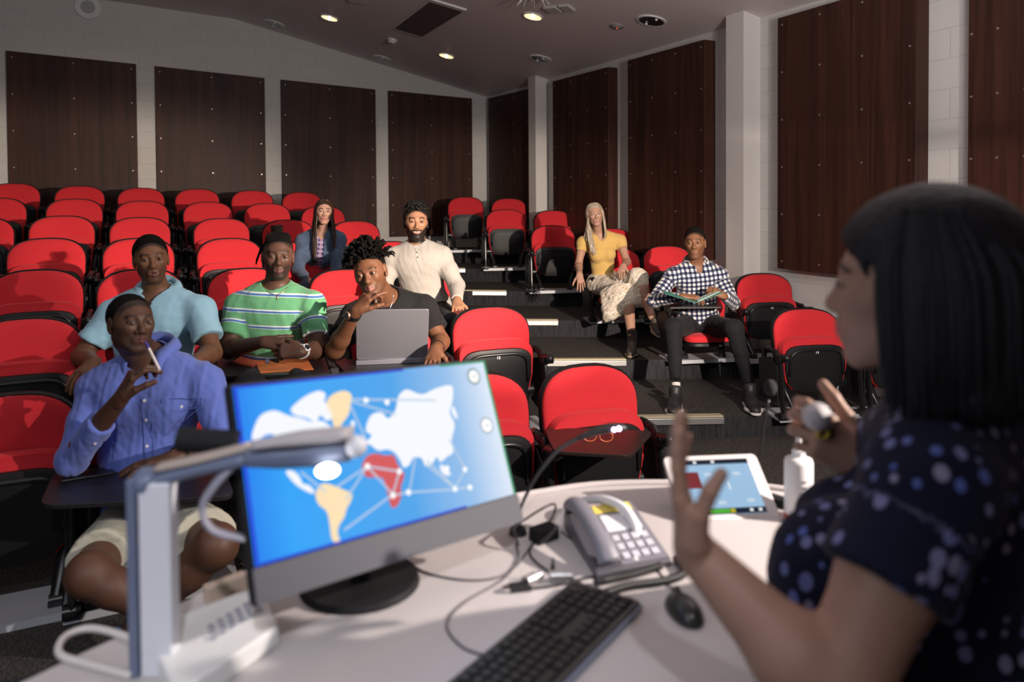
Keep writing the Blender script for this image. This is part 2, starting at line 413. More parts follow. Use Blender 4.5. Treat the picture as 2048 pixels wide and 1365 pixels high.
# ceiling fittings --------------------------------------------------
cn = np.array([-s1, -sy, 1.]); cn /= np.linalg.norm(cn)
def on_ceil(px, py):
    p = on_plane(px, py, (p_b.x, BACKY, p_b.z), cn)
    if p.x < p_b.x:
        n2 = np.array([-s0, -sy, 1.]); p = on_plane(px, py, (p_b.x, BACKY, p_b.z), n2)
    return p
CQ = Vector(cn).to_track_quat('Z', 'Y').to_matrix().to_4x4()
M_chrome = mat('chrome_reflector', (.8, .8, .8), .12, 1)
M_white = mat('white_plastic', (.72, .72, .70), .4)
M_dark = mat('dark_interior', (.02, .02, .02), .6)
M_bulb = mat('lit_bulb', (1, .9, .7), .3, emit=((1, .80, .50), 14))
M_refl = mat('warm_reflector', (.85, .75, .55), .3, .3, emit=((1, .72, .40), 1.3))
def downlight(lbl, px, py, rad, lit, energy=0):
    p = on_ceil(px, py); root = empty('ceiling_downlight', p, 0, lbl, 'ceiling light', 'round downlights in the ceiling')
    bm = BM(); seg = 32
    for (ra, za), (rb, zb_) in (((1.0, 0), (1.0, -.012)), ((1.0, -.012), (.84, -.012)), ((.84, -.012), (.84, .0))):
        for k in range(seg):
            a0, a1 = 2*PI*k/seg, 2*PI*(k+1)/seg
            bm.faces.new([bm.verts.new((rad*q*math.cos(a), rad*q*math.sin(a), z)) for q, z, a in ((ra, za, a0), (ra, za, a1), (rb, zb_, a1), (rb, zb_, a0))])
    bmesh.ops.transform(bm, matrix=CQ, verts=bm.verts); bmesh.ops.remove_doubles(bm, verts=bm.verts, dist=1e-5)
    obj('ring', bm, M_white, root)
    bm = BM(); N_ = 5
    rings = []
    for i in range(N_+1):
        t = i/N_; rr = rad*.84*math.cos(t*1.1); zz = -.010+.006*math.sin(t*1.1)
        rings.append([bm.verts.new((rr*math.cos(2*PI*k/seg), rr*math.sin(2*PI*k/seg), zz)) for k in range(seg)])
    for i in range(N_):
        for k in range(seg): bm.faces.new((rings[i][k], rings[i][(k+1) % seg], rings[i+1][(k+1) % seg], rings[i+1][k]))
    bm.faces.new(rings[-1]); bmesh.ops.transform(bm, matrix=CQ, verts=bm.verts)
    obj('reflector', bm, M_refl if lit else mat('unlit_reflector', (.25, .25, .26), .18, .9), root, smooth=True)
    if lit:
        bm = BM(); ball(bm, (0, 0, -.012), (rad*.14, rad*.14, .02)); bmesh.ops.transform(bm, matrix=CQ, verts=bm.verts); obj('bulb', bm, M_bulb, root, smooth=True)
        lamp('downlight_lamp', 'SPOT', (p.x, p.y, p.z-.05), energy, (1, .80, .58), aim=(p.x, p.y, 0), spot_size=math.radians(100), spot_blend=.6, shadow_soft_size=.05)
    else:
        bm = BM()
        for s in (-1, 1): ball(bm, (s*rad*.6, 0, -.014), (rad*.10, rad*.10, .01), 10)
        bmesh.ops.transform(bm, matrix=CQ, verts=bm.verts); obj('bulb', bm, mat('bulb_glass', (.9, .95, 1), .05, 0, spec=1), root, smooth=True)
def crad(px, wpx):
    p = on_ceil(px[0], px[1]); z = (np.array(p)-CAM)@FW; return wpx/2*z/F
for lbl, x, y, wd, lit in (('lit warm round downlight in the ceiling left of the square vent', 659, 35, 38, 1),
    ('lit warm round downlight just below and right of the square vent', 893, 111, 34, 1),
    ('lit warm round downlight at the top centre beside the spiky mount', 1066, 32, 42, 1),
    ('large unlit round downlight with chrome bowl nearest the side wall', 1303, 41, 60, 0),
    ('unlit round downlight with chrome bowl above the far side-wall pillar', 1081, 117, 46, 0),
    ('dim unlit downlight where the ceiling meets the back wall, over the second panel', 548, 47, 44, 0),
    ('dim unlit downlight where the ceiling meets the back wall, over the third panel', 763, 116, 38, 0)):
    downlight(lbl, x, y, crad((x, y), wd), lit, 9)
# return-air vent
a, b, c, d = [on_ceil(*q) for q in ((860, 0), (926, 20), (845, 70), (790, 54))]
def quad_slab(name, P, m, th, parent=None):
    bm = BM(); n = -Vector(cn); A = [bm.verts.new(p) for p in P]; B = [bm.verts.new(Vector(p)+n*th) for p in P]
    bm.faces.new(A); bm.faces.new(B[::-1])
    for i in range(4): bm.faces.new((A[i], B[i], B[(i+1) % 4], A[(i+1) % 4]))
    bmesh.ops.recalc_face_normals(bm, faces=bm.faces); return obj(name, bm, m, parent)
cc = (a+b+c+d)/4
root = quad_slab('ceiling_vent', [cc+(p-cc)*1.10 for p in (a, b, c, d)], M_white, .018)
tag(root, 'dark square air vent in a pale frame in the sloping ceiling', 'ceiling vent')
quad_slab('grille', [cc+(p-cc)*1.0 for p in (a, b, c, d)], mat('vent_grille', (.10, .075, .07), .7, bump=(500, .5, .002)), .022, root)
a, b, c, d = [on_ceil(*q) for q in ((690, -14), (742, -6), (735, 6), (700, 2))]
root = quad_slab('ceiling_vent', [a, b, c, d], M_white, .02); tag(root, 'corner of a pale vent frame cut off by the top edge of the picture', 'ceiling vent')
# smoke detector
def disc_thing(name, lbl, cat, px, py, wpx, h, m, parts=()):
    p = on_ceil(px, py); r = crad((px, py), wpx); bm = BM()
    cyl(bm, (0, 0, 0), (0, 0, -h*.5), r, r*.98, 24); cyl(bm, (0, 0, -h*.5), (0, 0, -h), r*.75, r*.62, 24)
    bmesh.ops.transform(bm, matrix=CQ, verts=bm.verts); o = obj(name, bm, m, smooth=40); o.location = p; tag(o, lbl, cat)
    return o, r
disc_thing('smoke_detector', 'small white smoke detector on the ceiling below the square vent', 'smoke detector', 785, 79, 20, .05, M_white)
o, r = disc_thing('motion_sensor', 'flat round grey sensor with a tiny red light on the ceiling', 'sensor', 1234, 52, 28, .02, mat('grey_plastic', (.30, .28, .27), .5))
bm = BM(); ball(bm, (0, 0, -.022), .006); obj('indicator_light', bm, mat('red_led', (1, .1, .05), .3, emit=((1, .1, .03), 1.5)), o)
p = on_ceil(1118, 15); bm = BM(); box(bm, (-.09, 0, -.012), (.12, .13, .024), bev=.004); box(bm, (.07, 0, -.014), (.15, .12, .03), bev=.004)
bmesh.ops.transform(bm, matrix=CQ @ Matrix.Rotation(.5, 4, 'Z'), verts=bm.verts)
o = obj('ceiling_socket', bm, mat('grey_white_plastic', (.5, .48, .45), .5)); o.location = p; tag(o, 'small grey-white socket box on the ceiling right of the lit top downlight', 'ceiling socket')
# spiky projector mount at the top edge
p = on_ceil(1066, -18); bm = BM()
cyl(bm, (0, 0, 0), (0, 0, -.03), .09, .09, 20)
for k in range(8):
    a = k*PI/4+.2; tube(bm, [(0.03*math.cos(a), .03*math.sin(a), -.02), (.09*math.cos(a), .09*math.sin(a), -.05), (.15*math.cos(a), .15*math.sin(a), -.13)], .006, 6, 4)
o = obj('ceiling_mount', bm, mat('pale_metal', (.6, .57, .52), .4, .4)); o.location = p; tag(o, 'pale mount with splayed metal prongs hanging at the top edge of the picture', 'ceiling mount')
# round wall speaker at the top left
p = on_y(176, 15, BACKY-.0); rr = 22*9.7/F; bm = BM()
cyl(bm, (0, 0, 0), (0, -.03, 0), rr*1.05, rr, 32)
root = obj('wall_speaker', bm, M_white, smooth=40); root.location = p; tag(root, 'round pale loudspeaker high on the back wall at upper left', 'loudspeaker')
bm = BM(); cyl(bm, (0, -.03, 0), (0, -.038, 0), rr*.55, rr*.5, 24); obj('cone', bm, mat('speaker_cone', (.4, .4, .38), .6), root, smooth=40)

# unseen lamp housing added at the right; its top flap cuts the beam
kx, ky, kz = KEY
root = empty('added_lamp_housing', (kx, ky, 0), 0, 'added unseen black lamp housing with a beam-cutting flap at the right front of the room', 'lamp')
M_lampb = mat('lamp_black', (.015, .015, .015), .6)
aim = Vector((1.6-kx, 8-ky, 0)).normalized(); Rz = math.atan2(aim.y, aim.x)-PI/2
def LT(bm): bmesh.ops.transform(bm, matrix=Matrix.Translation((0, 0, kz)) @ Matrix.Rotation(Rz, 4, 'Z'), verts=bm.verts)
bm = BM(); box(bm, (0, -.16, 0), (.24, .16, .2)); box(bm, (0, .0, -.13), (.24, .24, .02)); box(bm, (-.3, .17, .02), (.02, .3, .02)); box(bm, (.3, .17, .02), (.02, .3, .02)); box(bm, (0, .045, .02), (.6, .02, .012)); LT(bm); obj('lamp_body', bm, M_lampb, root, bevel=.01)
bm = BM(); box(bm, (.35, .20, .0165), (1.7, .28, .003), rot=(math.radians(4.1), 0, 0)); LT(bm); obj('added_beam_flap', bm, M_lampb, root)  # added board that shapes the upper edge of the beam
bm = BM(); cyl(bm, (0, 0, .02), (0, 0, kz-.13), .016); cyl(bm, (0, 0, 0), (0, 0, .02), .2, .2, 24)
bmesh.ops.transform(bm, matrix=Matrix.Rotation(Rz, 4, 'Z') @ Matrix.Translation((0, -.1, 0)), verts=bm.verts)
obj('stand', bm, M_lampb, root)
# ================================================================== CHAIRS
def red_mat():
    m, nt, b = new_mat('red_upholstery'); b.inputs['Roughness'].default_value = .85; b.inputs['Specular IOR Level'].default_value = .25
    b.inputs['Sheen Weight'].default_value = .25; b.inputs['Sheen Tint'].default_value = (1, .3, .3, 1)
    tc = N(nt, 'ShaderNodeTexCoord'); wv = N(nt, 'ShaderNodeTexWave'); wv.wave_type = 'BANDS'; wv.bands_direction = 'Z'
    wv.inputs['Scale'].default_value = 55; wv.inputs['Distortion'].default_value = 1.5; wv.inputs['Detail'].default_value = 2; nt.links.new(tc.outputs['Object'], wv.inputs['Vector'])
    nz = N(nt, 'ShaderNodeTexNoise'); nz.inputs['Scale'].default_value = 350; nt.links.new(tc.outputs['Object'], nz.inputs['Vector'])
    mx = N(nt, 'ShaderNodeMix', data_type='RGBA'); nt.links.new(nz.outputs['Fac'], mx.inputs['Factor'])
    mx.inputs[6].default_value = (.46, .014, .021, 1); mx.inputs[7].default_value = (.58, .026, .034, 1); nt.links.new(mx.outputs[2], b.inputs['Base Color'])
    ad = N(nt, 'ShaderNodeMath', operation='ADD'); nt.links.new(wv.outputs['Fac'], ad.inputs[0]); nt.links.new(nz.outputs['Fac'], ad.inputs[1])
    bp = N(nt, 'ShaderNodeBump'); bp.inputs['Strength'].default_value = .25; bp.inputs['Distance'].default_value = .002
    nt.links.new(ad.outputs[0], bp.inputs['Height']); nt.links.new(bp.outputs[0], b.inputs['Normal']); return m
M_red = red_mat()
M_blk = mat('black_moulded_plastic', (.009, .009, .010), .45, bump=(900, .15, .0006), spec=.3)
M_blkm = mat('black_metal', (.009, .009, .010), .3, 0, spec=.45)
M_plate = mat('seat_rail_grey', (.50, .52, .55), .45, .25)
M_num = mat('number_plate_white', (.85, .85, .85), .4)
M_tab = mat('tablet_black', (.012, .011, .013), .42)
W2 = .237
def back_outline(w=W2, z0=.30, z1=.70, n=18, shrink=0):
    """backrest outline: gently widening sides, broad arched top"""
    w -= shrink; z1 -= shrink; z0 += shrink
    pts = []
    zs = z1-.165
    pts += [(-w*.90, z0), (w*.90, z0)]
    pts += [(w*.955, z0+(zs-z0)*.35), (w*.99, z0+(zs-z0)*.7)]
    for k in range(n+1):
        a = PI*k/n; c, s = math.cos(a), math.sin(a)
        e = .74
        pts.append((w*(abs(c)**e)*(1 if c >= 0 else -1), zs+(z1-zs)*(s**(.80))))
    pts += [(-w*.99, z0+(zs-z0)*.7), (-w*.955, z0+(zs-z0)*.35)]
    return pts
def back_y(x, z):    # curved, leaning back
    return -.055+.02*0+(z-.30)*.13*1 - .22*(0.237**2-x*x)*-1*0 + (-.55*(W2**2-x*x))*-1 - .02
def dome_panel(outl, yf, depth, crown, m, name, parent, rev=False, inset=.018):
    """panel with puffed front: concentric loops. yf(x,z)->y of the base plane; front towards -y"""
    cx = sum(p[0] for p in outl)/len(outl); cz = (min(p[1] for p in outl)+max(p[1] for p in outl))/2
    bm = BM(); loops = []
    prof = [(1.0, depth), (1.0, .004), (.985, -.004), (.94, -crown*.55), (.85, -crown*.85), (.6, -crown), (.3, -crown*1.02)]
    for s, h in prof:
        loops.append([bm.verts.new((cx+(x-cx)*s, yf(cx+(x-cx)*s, cz+(z-cz)*s)+h, cz+(z-cz)*s)) for x, z in outl])
    n = len(outl)
    for i in range(len(loops)-1):
        for k in range(n): bm.faces.new((loops[i][k], loops[i][(k+1) % n], loops[i+1][(k+1) % n], loops[i+1][k]))
    bm.faces.new(loops[0][::-1]); bm.faces.new(loops[-1])
    bmesh.ops.recalc_face_normals(bm, faces=bm.faces)
    return obj(name, bm, m, parent, smooth=50)
def seat_outline(n=16, w=.212, z0=.155, z1=.475, sh=0):
    w -= sh; z0 += sh; z1 -= sh
    pts = []
    for k in range(n+1):
        a = PI*k/n; c, s = math.cos(a), math.sin(a); pts.append((w*(abs(c)**.45)*(1 if c >= 0 else -1), z1-.085+.085*(s**.8)))
    pts += [(-w*.99, z0+(z1-z0)*.45), (-w*.90, z0+.06), (-w*.70, z0+.012), (-w*.35, z0), (w*.35, z0), (w*.70, z0+.012), (w*.90, z0+.06), (w*.99, z0+(z1-z0)*.45)]
    return pts
def side_frame(sx, parent, tablet=True, name='side_frame'):
    bm = BM(); x = sx*.272
    tube(bm, [(x, -.235, .022), (x, -.215, .12), (x, -.20, .26), (x, -.175, .38), (x, -.12, .435)], [.020, .019, .020, .024, .022], 10, 6, flat=(.8, 1.25))
    cyl(bm, (x-.03, -.235, .02), (x+.03, -.235, .02), .026, seg=14); box(bm, (x, -.215, .012), (.055, .10, .022), bev=.004)
    tube(bm, [(x, -.12, .435), (x, -.02, .44), (x, .02, .40), (x, .03, .30)], .018, 8, 5)
    o = obj(name, bm, M_blkm, parent, smooth=45)
    bm = BM(); cyl(bm, (x+sx*.0, -.20, .405), (x, -.265, .42), .034, .026, 16); ball(bm, (x, -.265, .42), .026, 14)
    cyl(bm, (x-.03, -.225, .405), (x+.035, -.225, .405), .024, .024, 14)
    obj('arm_hinge', bm, M_blkm, o, smooth=45)
    if tablet:   # writing tablet folded down beside the seat
        bm = BM(); poly_prism(bm, [(-.19, .10), (-.06, .07), (.05, .10), (.06, .36), (-.10, .40), (-.19, .34)], x+sx*.012, x+sx*.022, plane='YZ')
        obj('folded_tablet', bm, M_tab, parent, bevel=.003)
    return o
def legs(parent):
    for s in (-1, 1):
        bm = BM(); x = s*.155
        tube(bm, [(x*1.25, -.07, .20), (x*1.12, -.10, .12), (x, -.155, .03)], [.036, .028, .022], 10, 5, flat=(1, .8))
        cyl(bm, (x-.022, -.16, .022), (x+.022, -.16, .022), .022, seg=12); box(bm, (x, -.13, .012), (.05, .10, .022), bev=.004)
        cyl(bm, (x*1.2, -.07, .20), (x*1.55, -.07, .20), .042, seg=16)
        obj('leg', bm, M_blkm, parent, smooth=45)
    bm = BM(); box(bm, (0, -.11, -.006), (.60, .26, .022), bev=.003); box(bm, (0, -.237, -.006), (.60, .008, .03))
    obj('foot_plate', bm, M_plate, parent)
def make_chair(kind):
    root = empty('auditorium_chair', (0, 0, 0))
    o = dome_panel(back_outline(), back_y, .012, .020, M_red, 'backrest', root)
    bo = back_outline(w=W2+.008, z1=.708, z0=.26)
    dome_panel(bo, lambda x, z: back_y(x, z)+.014, .028, -.002, M_blk, 'back_shell', root)
    if kind == 'folded':
        ty = lambda x, z: -.135-(z-.155)*.02 - .10*(.21**2-x*x)
        cu = dome_panel([(x*1.07, (z-.155)*1.15+.155) for x, z in seat_outline()], lambda x, z: ty(x, z)+.010+max(0, z-.44)*.35, .055, .004, M_red, 'seat_cushion', root)
        sh = dome_panel(seat_outline(), ty, .026, .010, M_blk, 'seat_shell', root)
        bm = BM(); so = seat_outline(sh=.030)
        rim = [(x, ty(x, z)-.014, z) for x, z in [(.212*.88, .27)]+so[:17]+[(-.212*.88, .27)]]
        tube(bm, rim, .010, 8, 2)
        obj('shell_rim', bm, M_blkm, sh, smooth=True)
    else:
        # seat let down: the same pad laid flat
        out = [(x*1.02, -(z-.155)*1.12-.06) for x, z in seat_outline()]
        def flat(name, z0, z1, crown, m, sc):
            bm = BM(); loops = []; cy = -.23
            for s, h in ((1, z0), (1.0, z1-.02), (.97, z1-.006), (.90, z1), (.6, z1+crown), (.3, z1+crown*1.1)):
                loops.append([bm.verts.new((x*s*sc, cy+(y-cy)*s*sc, h)) for x, y in out])
            n = len(out)
            for i in range(len(loops)-1):
                for k in range(n): bm.faces.new((loops[i][k], loops[i][(k+1) % n], loops[i+1][(k+1) % n], loops[i+1][k]))
            bm.faces.new(loops[0][::-1]); bm.faces.new(loops[-1]); bmesh.ops.recalc_face_normals(bm, faces=bm.faces)
            return obj(name, bm, m, root, smooth=50)
        flat('seat_cushion', .185, .235, .008, M_red, 1.0); flat('seat_shell', .15, .185, 0, M_blk, .97)
    side_frame(-1, root); legs(root)
    return root
TIER1 = .15
CH_F = make_chair('folded'); CH_O = make_chair('open'); used = {'f': False, 'o': False}
CHAIRS = []
def place_chair(r, block, px, py, label, occ=False, rz=None, num=None, group=None, rside=False, Y=None):
    p = rowDepthAt(r, px, block) if Y is None else on_y(px, 400, Y)
    if rz is None: rz = 0 if block == 'L' else -QA
    zt = on_plane(px, py, p, (0, 1, 0) if block == 'L' else (math.sin(QA), math.cos(QA), 0)).z
    zf = (rowFloor(r, p.x) if r > 1 else TIER1)+.02
    if r == 1: zt = max(zt, zf+.68)
    key = 'o' if occ else 'f'; proto = CH_O if occ else CH_F
    c = proto if not used[key] else copy_tree(proto)
    used[key] = True
    off = Vector((math.sin(rz)*-.03, -math.cos(rz)*.03, 0))*0
    c.location = (p.x, p.y-.05, zf); c.rotation_euler = (0, 0, rz)
    c.scale = (1, 1, (zt-zf)/.70)
    tag(c, label, 'chair', group or ('red folding chairs, right block' if block == 'R' else 'red folding chairs, left block'))
    if num:
        sh = [q for q in c.children if q.name.startswith('seat_shell')][0]
        me = text_mesh(num, .024, 'number', .0008, True)
        me.transform(Matrix.Rotation(PI/2, 4, 'X'))
        o = obj('seat_number', me, M_num, sh); o.location = (.0, -.1585 if not occ else -.47, .427 if not occ else .165)
    if rside: side_frame(1, c)
    CHAIRS.append((r, block, px, c)); return c
rn = {1: 'front', 2: 'second', 3: 'third', 4: 'fourth', 5: 'fifth', 6: 'sixth', 7: 'back'}
# left block, aisle end first
place_chair(1, 'L', 1161, 731, 'empty red chair with a black writing tablet and glasses on it, nearest the desk', rz=-.12, num=None, rside=True)
place_chair(1, 'L', 938, 748, 'front-row red chair mostly hidden behind the monitor\'s right edge', rz=-.08, Y=3.06)
place_chair(1, 'L', 640, 765, 'front-row red chair hidden behind the monitor', Y=3.18)
place_chair(1, 'L', 295, 775, 'red chair under the front man in the blue button shirt', occ=True, Y=3.40)
place_chair(1, 'L', 12, 790, 'dim red front-row chair cut by the left edge, beside the man in the blue shirt', Y=3.44)
place_chair(2, 'L', 970, 615, 'red chair numbered 12 at the aisle, behind the top right corner of the monitor', rz=-.10, num='12')
place_chair(2, 'L', 775, 620, 'red chair under the man with the laptop', occ=True)
place_chair(2, 'L', 545, 628, 'red chair under the man in the green striped shirt', occ=True)
place_chair(2, 'L', 290, 632, 'red chair under the man in the pale blue polo shirt', occ=True)
place_chair(2, 'L', 45, 638, 'empty second-row red chair cut by the left edge, above the front-row one')
place_chair(3, 'L', 853, 541, 'red chair under the bearded man in the cream shirt', occ=True, rz=-.08)
place_chair(3, 'L', 682, 540, 'red chair behind the laptop man\'s curly hair and the green striped shoulder')
place_chair(3, 'L', 488, 538, 'red chair just behind the green striped man\'s head, left side showing')
place_chair(3, 'L', 279, 540, 'red chair just behind the polo shirt man\'s shoulders')
place_chair(3, 'L', 72, 541, 'empty third-row red chair second from the left edge column, above the man in blue', num=None)
place_chair(4, 'L', 775, 484, 'red chair glimpsed between the bearded man and the curly hair')
place_chair(4, 'L', 618, 481, 'red chair under the long-haired young woman in denim', occ=True)
place_chair(4, 'L', 456, 478, 'fourth-row red chair between the polo man\'s head and the man with the hair bun')
place_chair(4, 'L', 276, 478, 'fourth-row red chair half hidden by the polo man\'s head')
place_chair(4, 'L', 94, 478, 'fourth-row red chair left of the polo man\'s head, next to the picture edge')
place_chair(5, 'L', 707, 443, 'fifth-row red chair at the right shoulder of the long-haired young woman')
place_chair(5, 'L', 573, 441, 'fifth-row red chair just left of the long-haired young woman')
place_chair(5, 'L', 441, 438, 'fifth-row red chair, third from the long-haired young woman leftwards')
place_chair(5, 'L', 279.5, 436, 'fifth-row red chair straight above the polo man\'s head')
place_chair(5, 'L', 125, 433, 'fifth-row red chair, second from the left picture edge')
place_chair(5, 'L', -40, 436, 'fifth-row red chair cut by the left picture edge')
for i, (x, y) in enumerate(((643, 414), (532, 408), (414.5, 405), (284.5, 403), (150, 399), (-5, 397))):
    place_chair(6, 'L', x, y, ['sixth-row red chair directly behind the long-haired young woman\'s head', 'sixth-row red chair, second from the aisle end', 'sixth-row red chair, third from the aisle end', 'sixth-row red chair, fourth from the aisle end', 'sixth-row red chair, fifth from the aisle end', 'sixth-row red chair cut by the left picture edge'][i])
for i, (x, y) in enumerate(((601.5, 385.5), (503, 382), (394, 379), (282.5, 377), (161, 373), (30, 368))):
    place_chair(7, 'L', x, y, ['back-row red chair of the left block nearest the aisle, above the young woman', 'back-row red chair of the left block, second from the aisle', 'back-row red chair of the left block, third from the aisle', 'back-row red chair of the left block, fourth from the aisle', 'back-row red chair of the left block, fifth from the aisle', 'back-row red chair at the left picture edge'][i])
# right block
place_chair(2, 'R', 1597, 618, 'empty red chair numbered 13 at the front of the right block', num='13', rside=False)
place_chair(2, 'R', 1762, 612, 'dark chair behind the lecturer\'s face, beside the chair numbered 13')
place_chair(3, 'R', 1382, 545, 'red chair under the man in the checked shirt', occ=True, num='13')
place_chair(3, 'R', 1516, 548, 'empty red chair numbered 14 beside the man in the checked shirt', num='14')
place_chair(4, 'R', 1222, 497, 'red chair under the fair-haired woman in yellow', occ=True)
place_chair(4, 'R', 1326, 493, 'empty red chair behind the checked shirt man\'s right shoulder', rz=-QA)
place_chair(5, 'R', 1100, 452, 'empty red aisle chair just left of the fair-haired woman')
place_chair(5, 'R', 1215, 458, 'red chair showing behind the fair-haired woman\'s shoulder')
place_chair(6, 'R', 1007, 420, 'empty red aisle chair of the right block, second row from the back')
place_chair(6, 'R', 1101, 422, 'shaded red chair near the far pillar, second row from the back')
place_chair(7, 'R', 928, 395, 'empty red aisle chair in the back row of the right block')
place_chair(7, 'R', 1014, 398, 'back-row red chair in the corner of the room')
# ================================================================== DESK AND WHAT STANDS ON IT
DZ = .95
def dp(px, py, h=0): return on_z(px, py, DZ+h)
M_desk = mat('desk_laminate', (.52, .48, .48), .35, spec=.35)
M_dside = mat('desk_side', (.16, .14, .13), .5)
far = [(-60, 1430), (40, 1365), (150, 1312), (260, 1262), (390, 1190), (520, 1125), (760, 1052), (900, 1018), (1045, 990), (1180, 970), (1320, 966), (1480, 970), (1585, 982), (1640, 1010)]
near = [(1600, 1100), (1560, 1180), (1535, 1290), (1520, 1420), (1500, 1560), (900, 1600), (300, 1640), (-150, 1640)]
outl = [(p.x, p.y) for p in [dp(*q) for q in far+near]]
bm = BM(); poly_prism(bm, outl, DZ-.035, DZ)
desk = obj('presenter_desk', bm, M_desk, bevel=.004)
tag(desk, 'white curved presenter desk covered with cables and gadgets', 'desk')
cx_ = sum(p[0] for p in outl)/len(outl); cy_ = sum(p[1] for p in outl)/len(outl)
inn = [(cx_+(x-cx_)*.80, cy_+(y-cy_)*.78) for x, y in outl]
bm = BM(); poly_prism(bm, inn, 0, DZ-.036); obj('pedestal', bm, M_dside, desk)
# low rear ledge
bm = BM(); pts = [dp(x, y) for x, y in far[7:13]]
tube(bm, [(p.x, p.y-.012, p.z+.004) for p in pts], .008, 8, 4); obj('rear_ledge', bm, M_desk, desk, smooth=True)

# ---- monitor
def frame_thing(c, W_, H_, u, v, n): # matrix with x=u, y=v, z=n (towards the viewer)
    return Matrix(((u[0], v[0], n[0], c[0]), (u[1], v[1], n[1], c[1]), (u[2], v[2], n[2], c[2]), (0, 0, 0, 1)))
def rect_frame(TL, TR, BR, BL):
    TL, TR, BR, BL = map(Vector, (TL, TR, BR, BL)); c = (TL+TR+BR+BL)/4
    u = ((TR-TL)+(BR-BL)).normalized(); v = ((TL-BL)+(TR-BR)); v = (v-u*v.dot(u)).normalized(); n = u.cross(v)
    return frame_thing(c, 0, 0, u, v, n), ((TR-TL).length+(BR-BL).length)/2, ((TL-BL).length+(TR-BR).length)/2
MM, MW, MH = rect_frame((.118, 1.249, 1.373), (.635, 1.419, 1.333), (.655, 1.288, 1.037), (.139, 1.119, 1.076))
mon = empty('computer_monitor', (0, 0, 0), 0, 'black flat monitor showing a world map, tilted back on the white desk', 'monitor'); mon.matrix_world = MM
M_bez = mat('monitor_black', (.014, .014, .016), .6, spec=.15)
M_bezg = mat('monitor_chin', (.10, .10, .115), .6, spec=.12)
bm = BM(); poly_prism(bm, rrect(MW, MH, .006), -.022, -.002); obj('housing', bm, M_bez, mon, bevel=.002)
bot = -MH/2+.052
bm = BM(); box(bm, (0, (-MH/2+bot)/2-.001, 0), (MW-.002, bot+MH/2-.002, .004)); obj('lower_bezel', bm, M_bezg, mon)
SX0, SX1, SY0, SY1 = -MW/2+.006, MW/2-.006, bot, MH/2-.006
def screen_mat():
    m, nt, b = new_mat('monitor_screen'); out = nt.nodes['Material Output']
    tc = N(nt, 'ShaderNodeTexCoord'); sp = N(nt, 'ShaderNodeSeparateXYZ'); nt.links.new(tc.outputs['Object'], sp.inputs[0])
    mr = N(nt, 'ShaderNodeMapRange'); nt.links.new(sp.outputs['X'], mr.inputs[0]); mr.inputs[1].default_value = SX0; mr.inputs[2].default_value = SX1
    cr = N(nt, 'ShaderNodeValToRGB'); e = cr.color_ramp.elements
    e[0].position = 0; e[0].color = (.008, .22, .85, 1); e[1].position = 1; e[1].color = (.74, .82, .93, 1)
    q = e.new(.12); q.color = (.02, .36, .93, 1); q = e.new(.55); q.color = (.055, .35, .80, 1)
    q = e.new(.80); q.color = (.28, .50, .80, 1)
    nt.links.new(mr.outputs[0], cr.inputs[0])
    b.inputs['Base Color'].default_value = (.01, .01, .012, 1); b.inputs['Roughness'].default_value = .6; b.inputs['Specular IOR Level'].default_value = .05
    nt.links.new(cr.outputs[0], b.inputs['Emission Color']); b.inputs['Emission Strength'].default_value = 1.0
    return m
bm = BM(); box(bm, ((SX0+SX1)/2, (SY0+SY1)/2, 0), (SX1-SX0, SY1-SY0, .003)); scr = obj('screen', bm, screen_mat(), mon)
def em(name, c, s=1.0): return mat(name, (0, 0, 0), .7, emit=(c, s), spec=.04)
# the screen picture: shapes traced in screen fractions (x right, y down) of the photographed display
S4 = [(462, 775), (965, 721), (1040, 1008), (513, 1155)]   # TL TR BR BL of the lit area in the photo
MMI = MM.inverted()
def scrpt(px, py):
    p = on_plane(px, py, MM.translation, MM.col[2].xyz); q = MMI @ p; return (q.x, q.y)
def clampS(q): return (min(max(q[0], SX0+.002), SX1-.002), min(max(q[1], SY0+.002), SY1-.002))
def shape(name, pts, m, z=.0021, smooth=1):
    P = [clampS(scrpt(*p)) for p in pts]
    if smooth:
        Q = [Vector((x, y, 0)) for x, y in P]; n = len(Q); out = []
        for i in range(n):
            a, b, c, d = Q[i-1], Q[i], Q[(i+1) % n], Q[(i+2) % n]
            for t in (0, .34, .67): out.append(.5*((2*b)+(c-a)*t+(2*a-5*b+4*c-d)*t*t+(3*b-a-3*c+d)*t**3))
        P = [(v.x, v.y) for v in out]
    bm = BM(); f = bm.faces.new([bm.verts.new((x, y, z)) for x, y in P]); bmesh.ops.triangulate(bm, faces=[f])
    bmesh.ops.recalc_face_normals(bm, faces=bm.faces)
    return obj(name, bm, m, scr)
W_ = em('map_white', (.93, .95, 1.0), 1.0); Yl = em('map_cream', (1.0, .78, .48), 1.0); Rd = em('map_red', (.80, .13, .14), .85); Ln = em('map_line', (.62, .76, .95), .85); Wn = em('node_white', (1, 1, 1), 1.05); Gn = em('edge_green', (.03, .50, .20), .7)
Gy = em('map_grey_blue', (.30, .38, .50), .8)
shape('map_landmass', [(505, 862), (520, 832), (548, 822), (575, 832), (604, 838), (622, 845), (640, 842), (655, 850), (668, 862), (672, 875), (655, 885), (640, 880), (622, 890), (600, 893), (575, 885), (552, 885), (545, 870), (528, 872), (512, 885), (503, 878)], W_)
shape('map_landmass', [(580, 820), (600, 800), (622, 787), (640, 783), (650, 790), (648, 805), (662, 818), (664, 835), (652, 843), (640, 832), (630, 846), (615, 838), (604, 835), (590, 832)], W_)
shape('map_landmass', [(655, 798), (672, 786), (690, 783), (702, 792), (700, 812), (695, 832), (682, 850), (676, 868), (668, 862), (664, 845), (658, 826), (652, 812)], Yl)
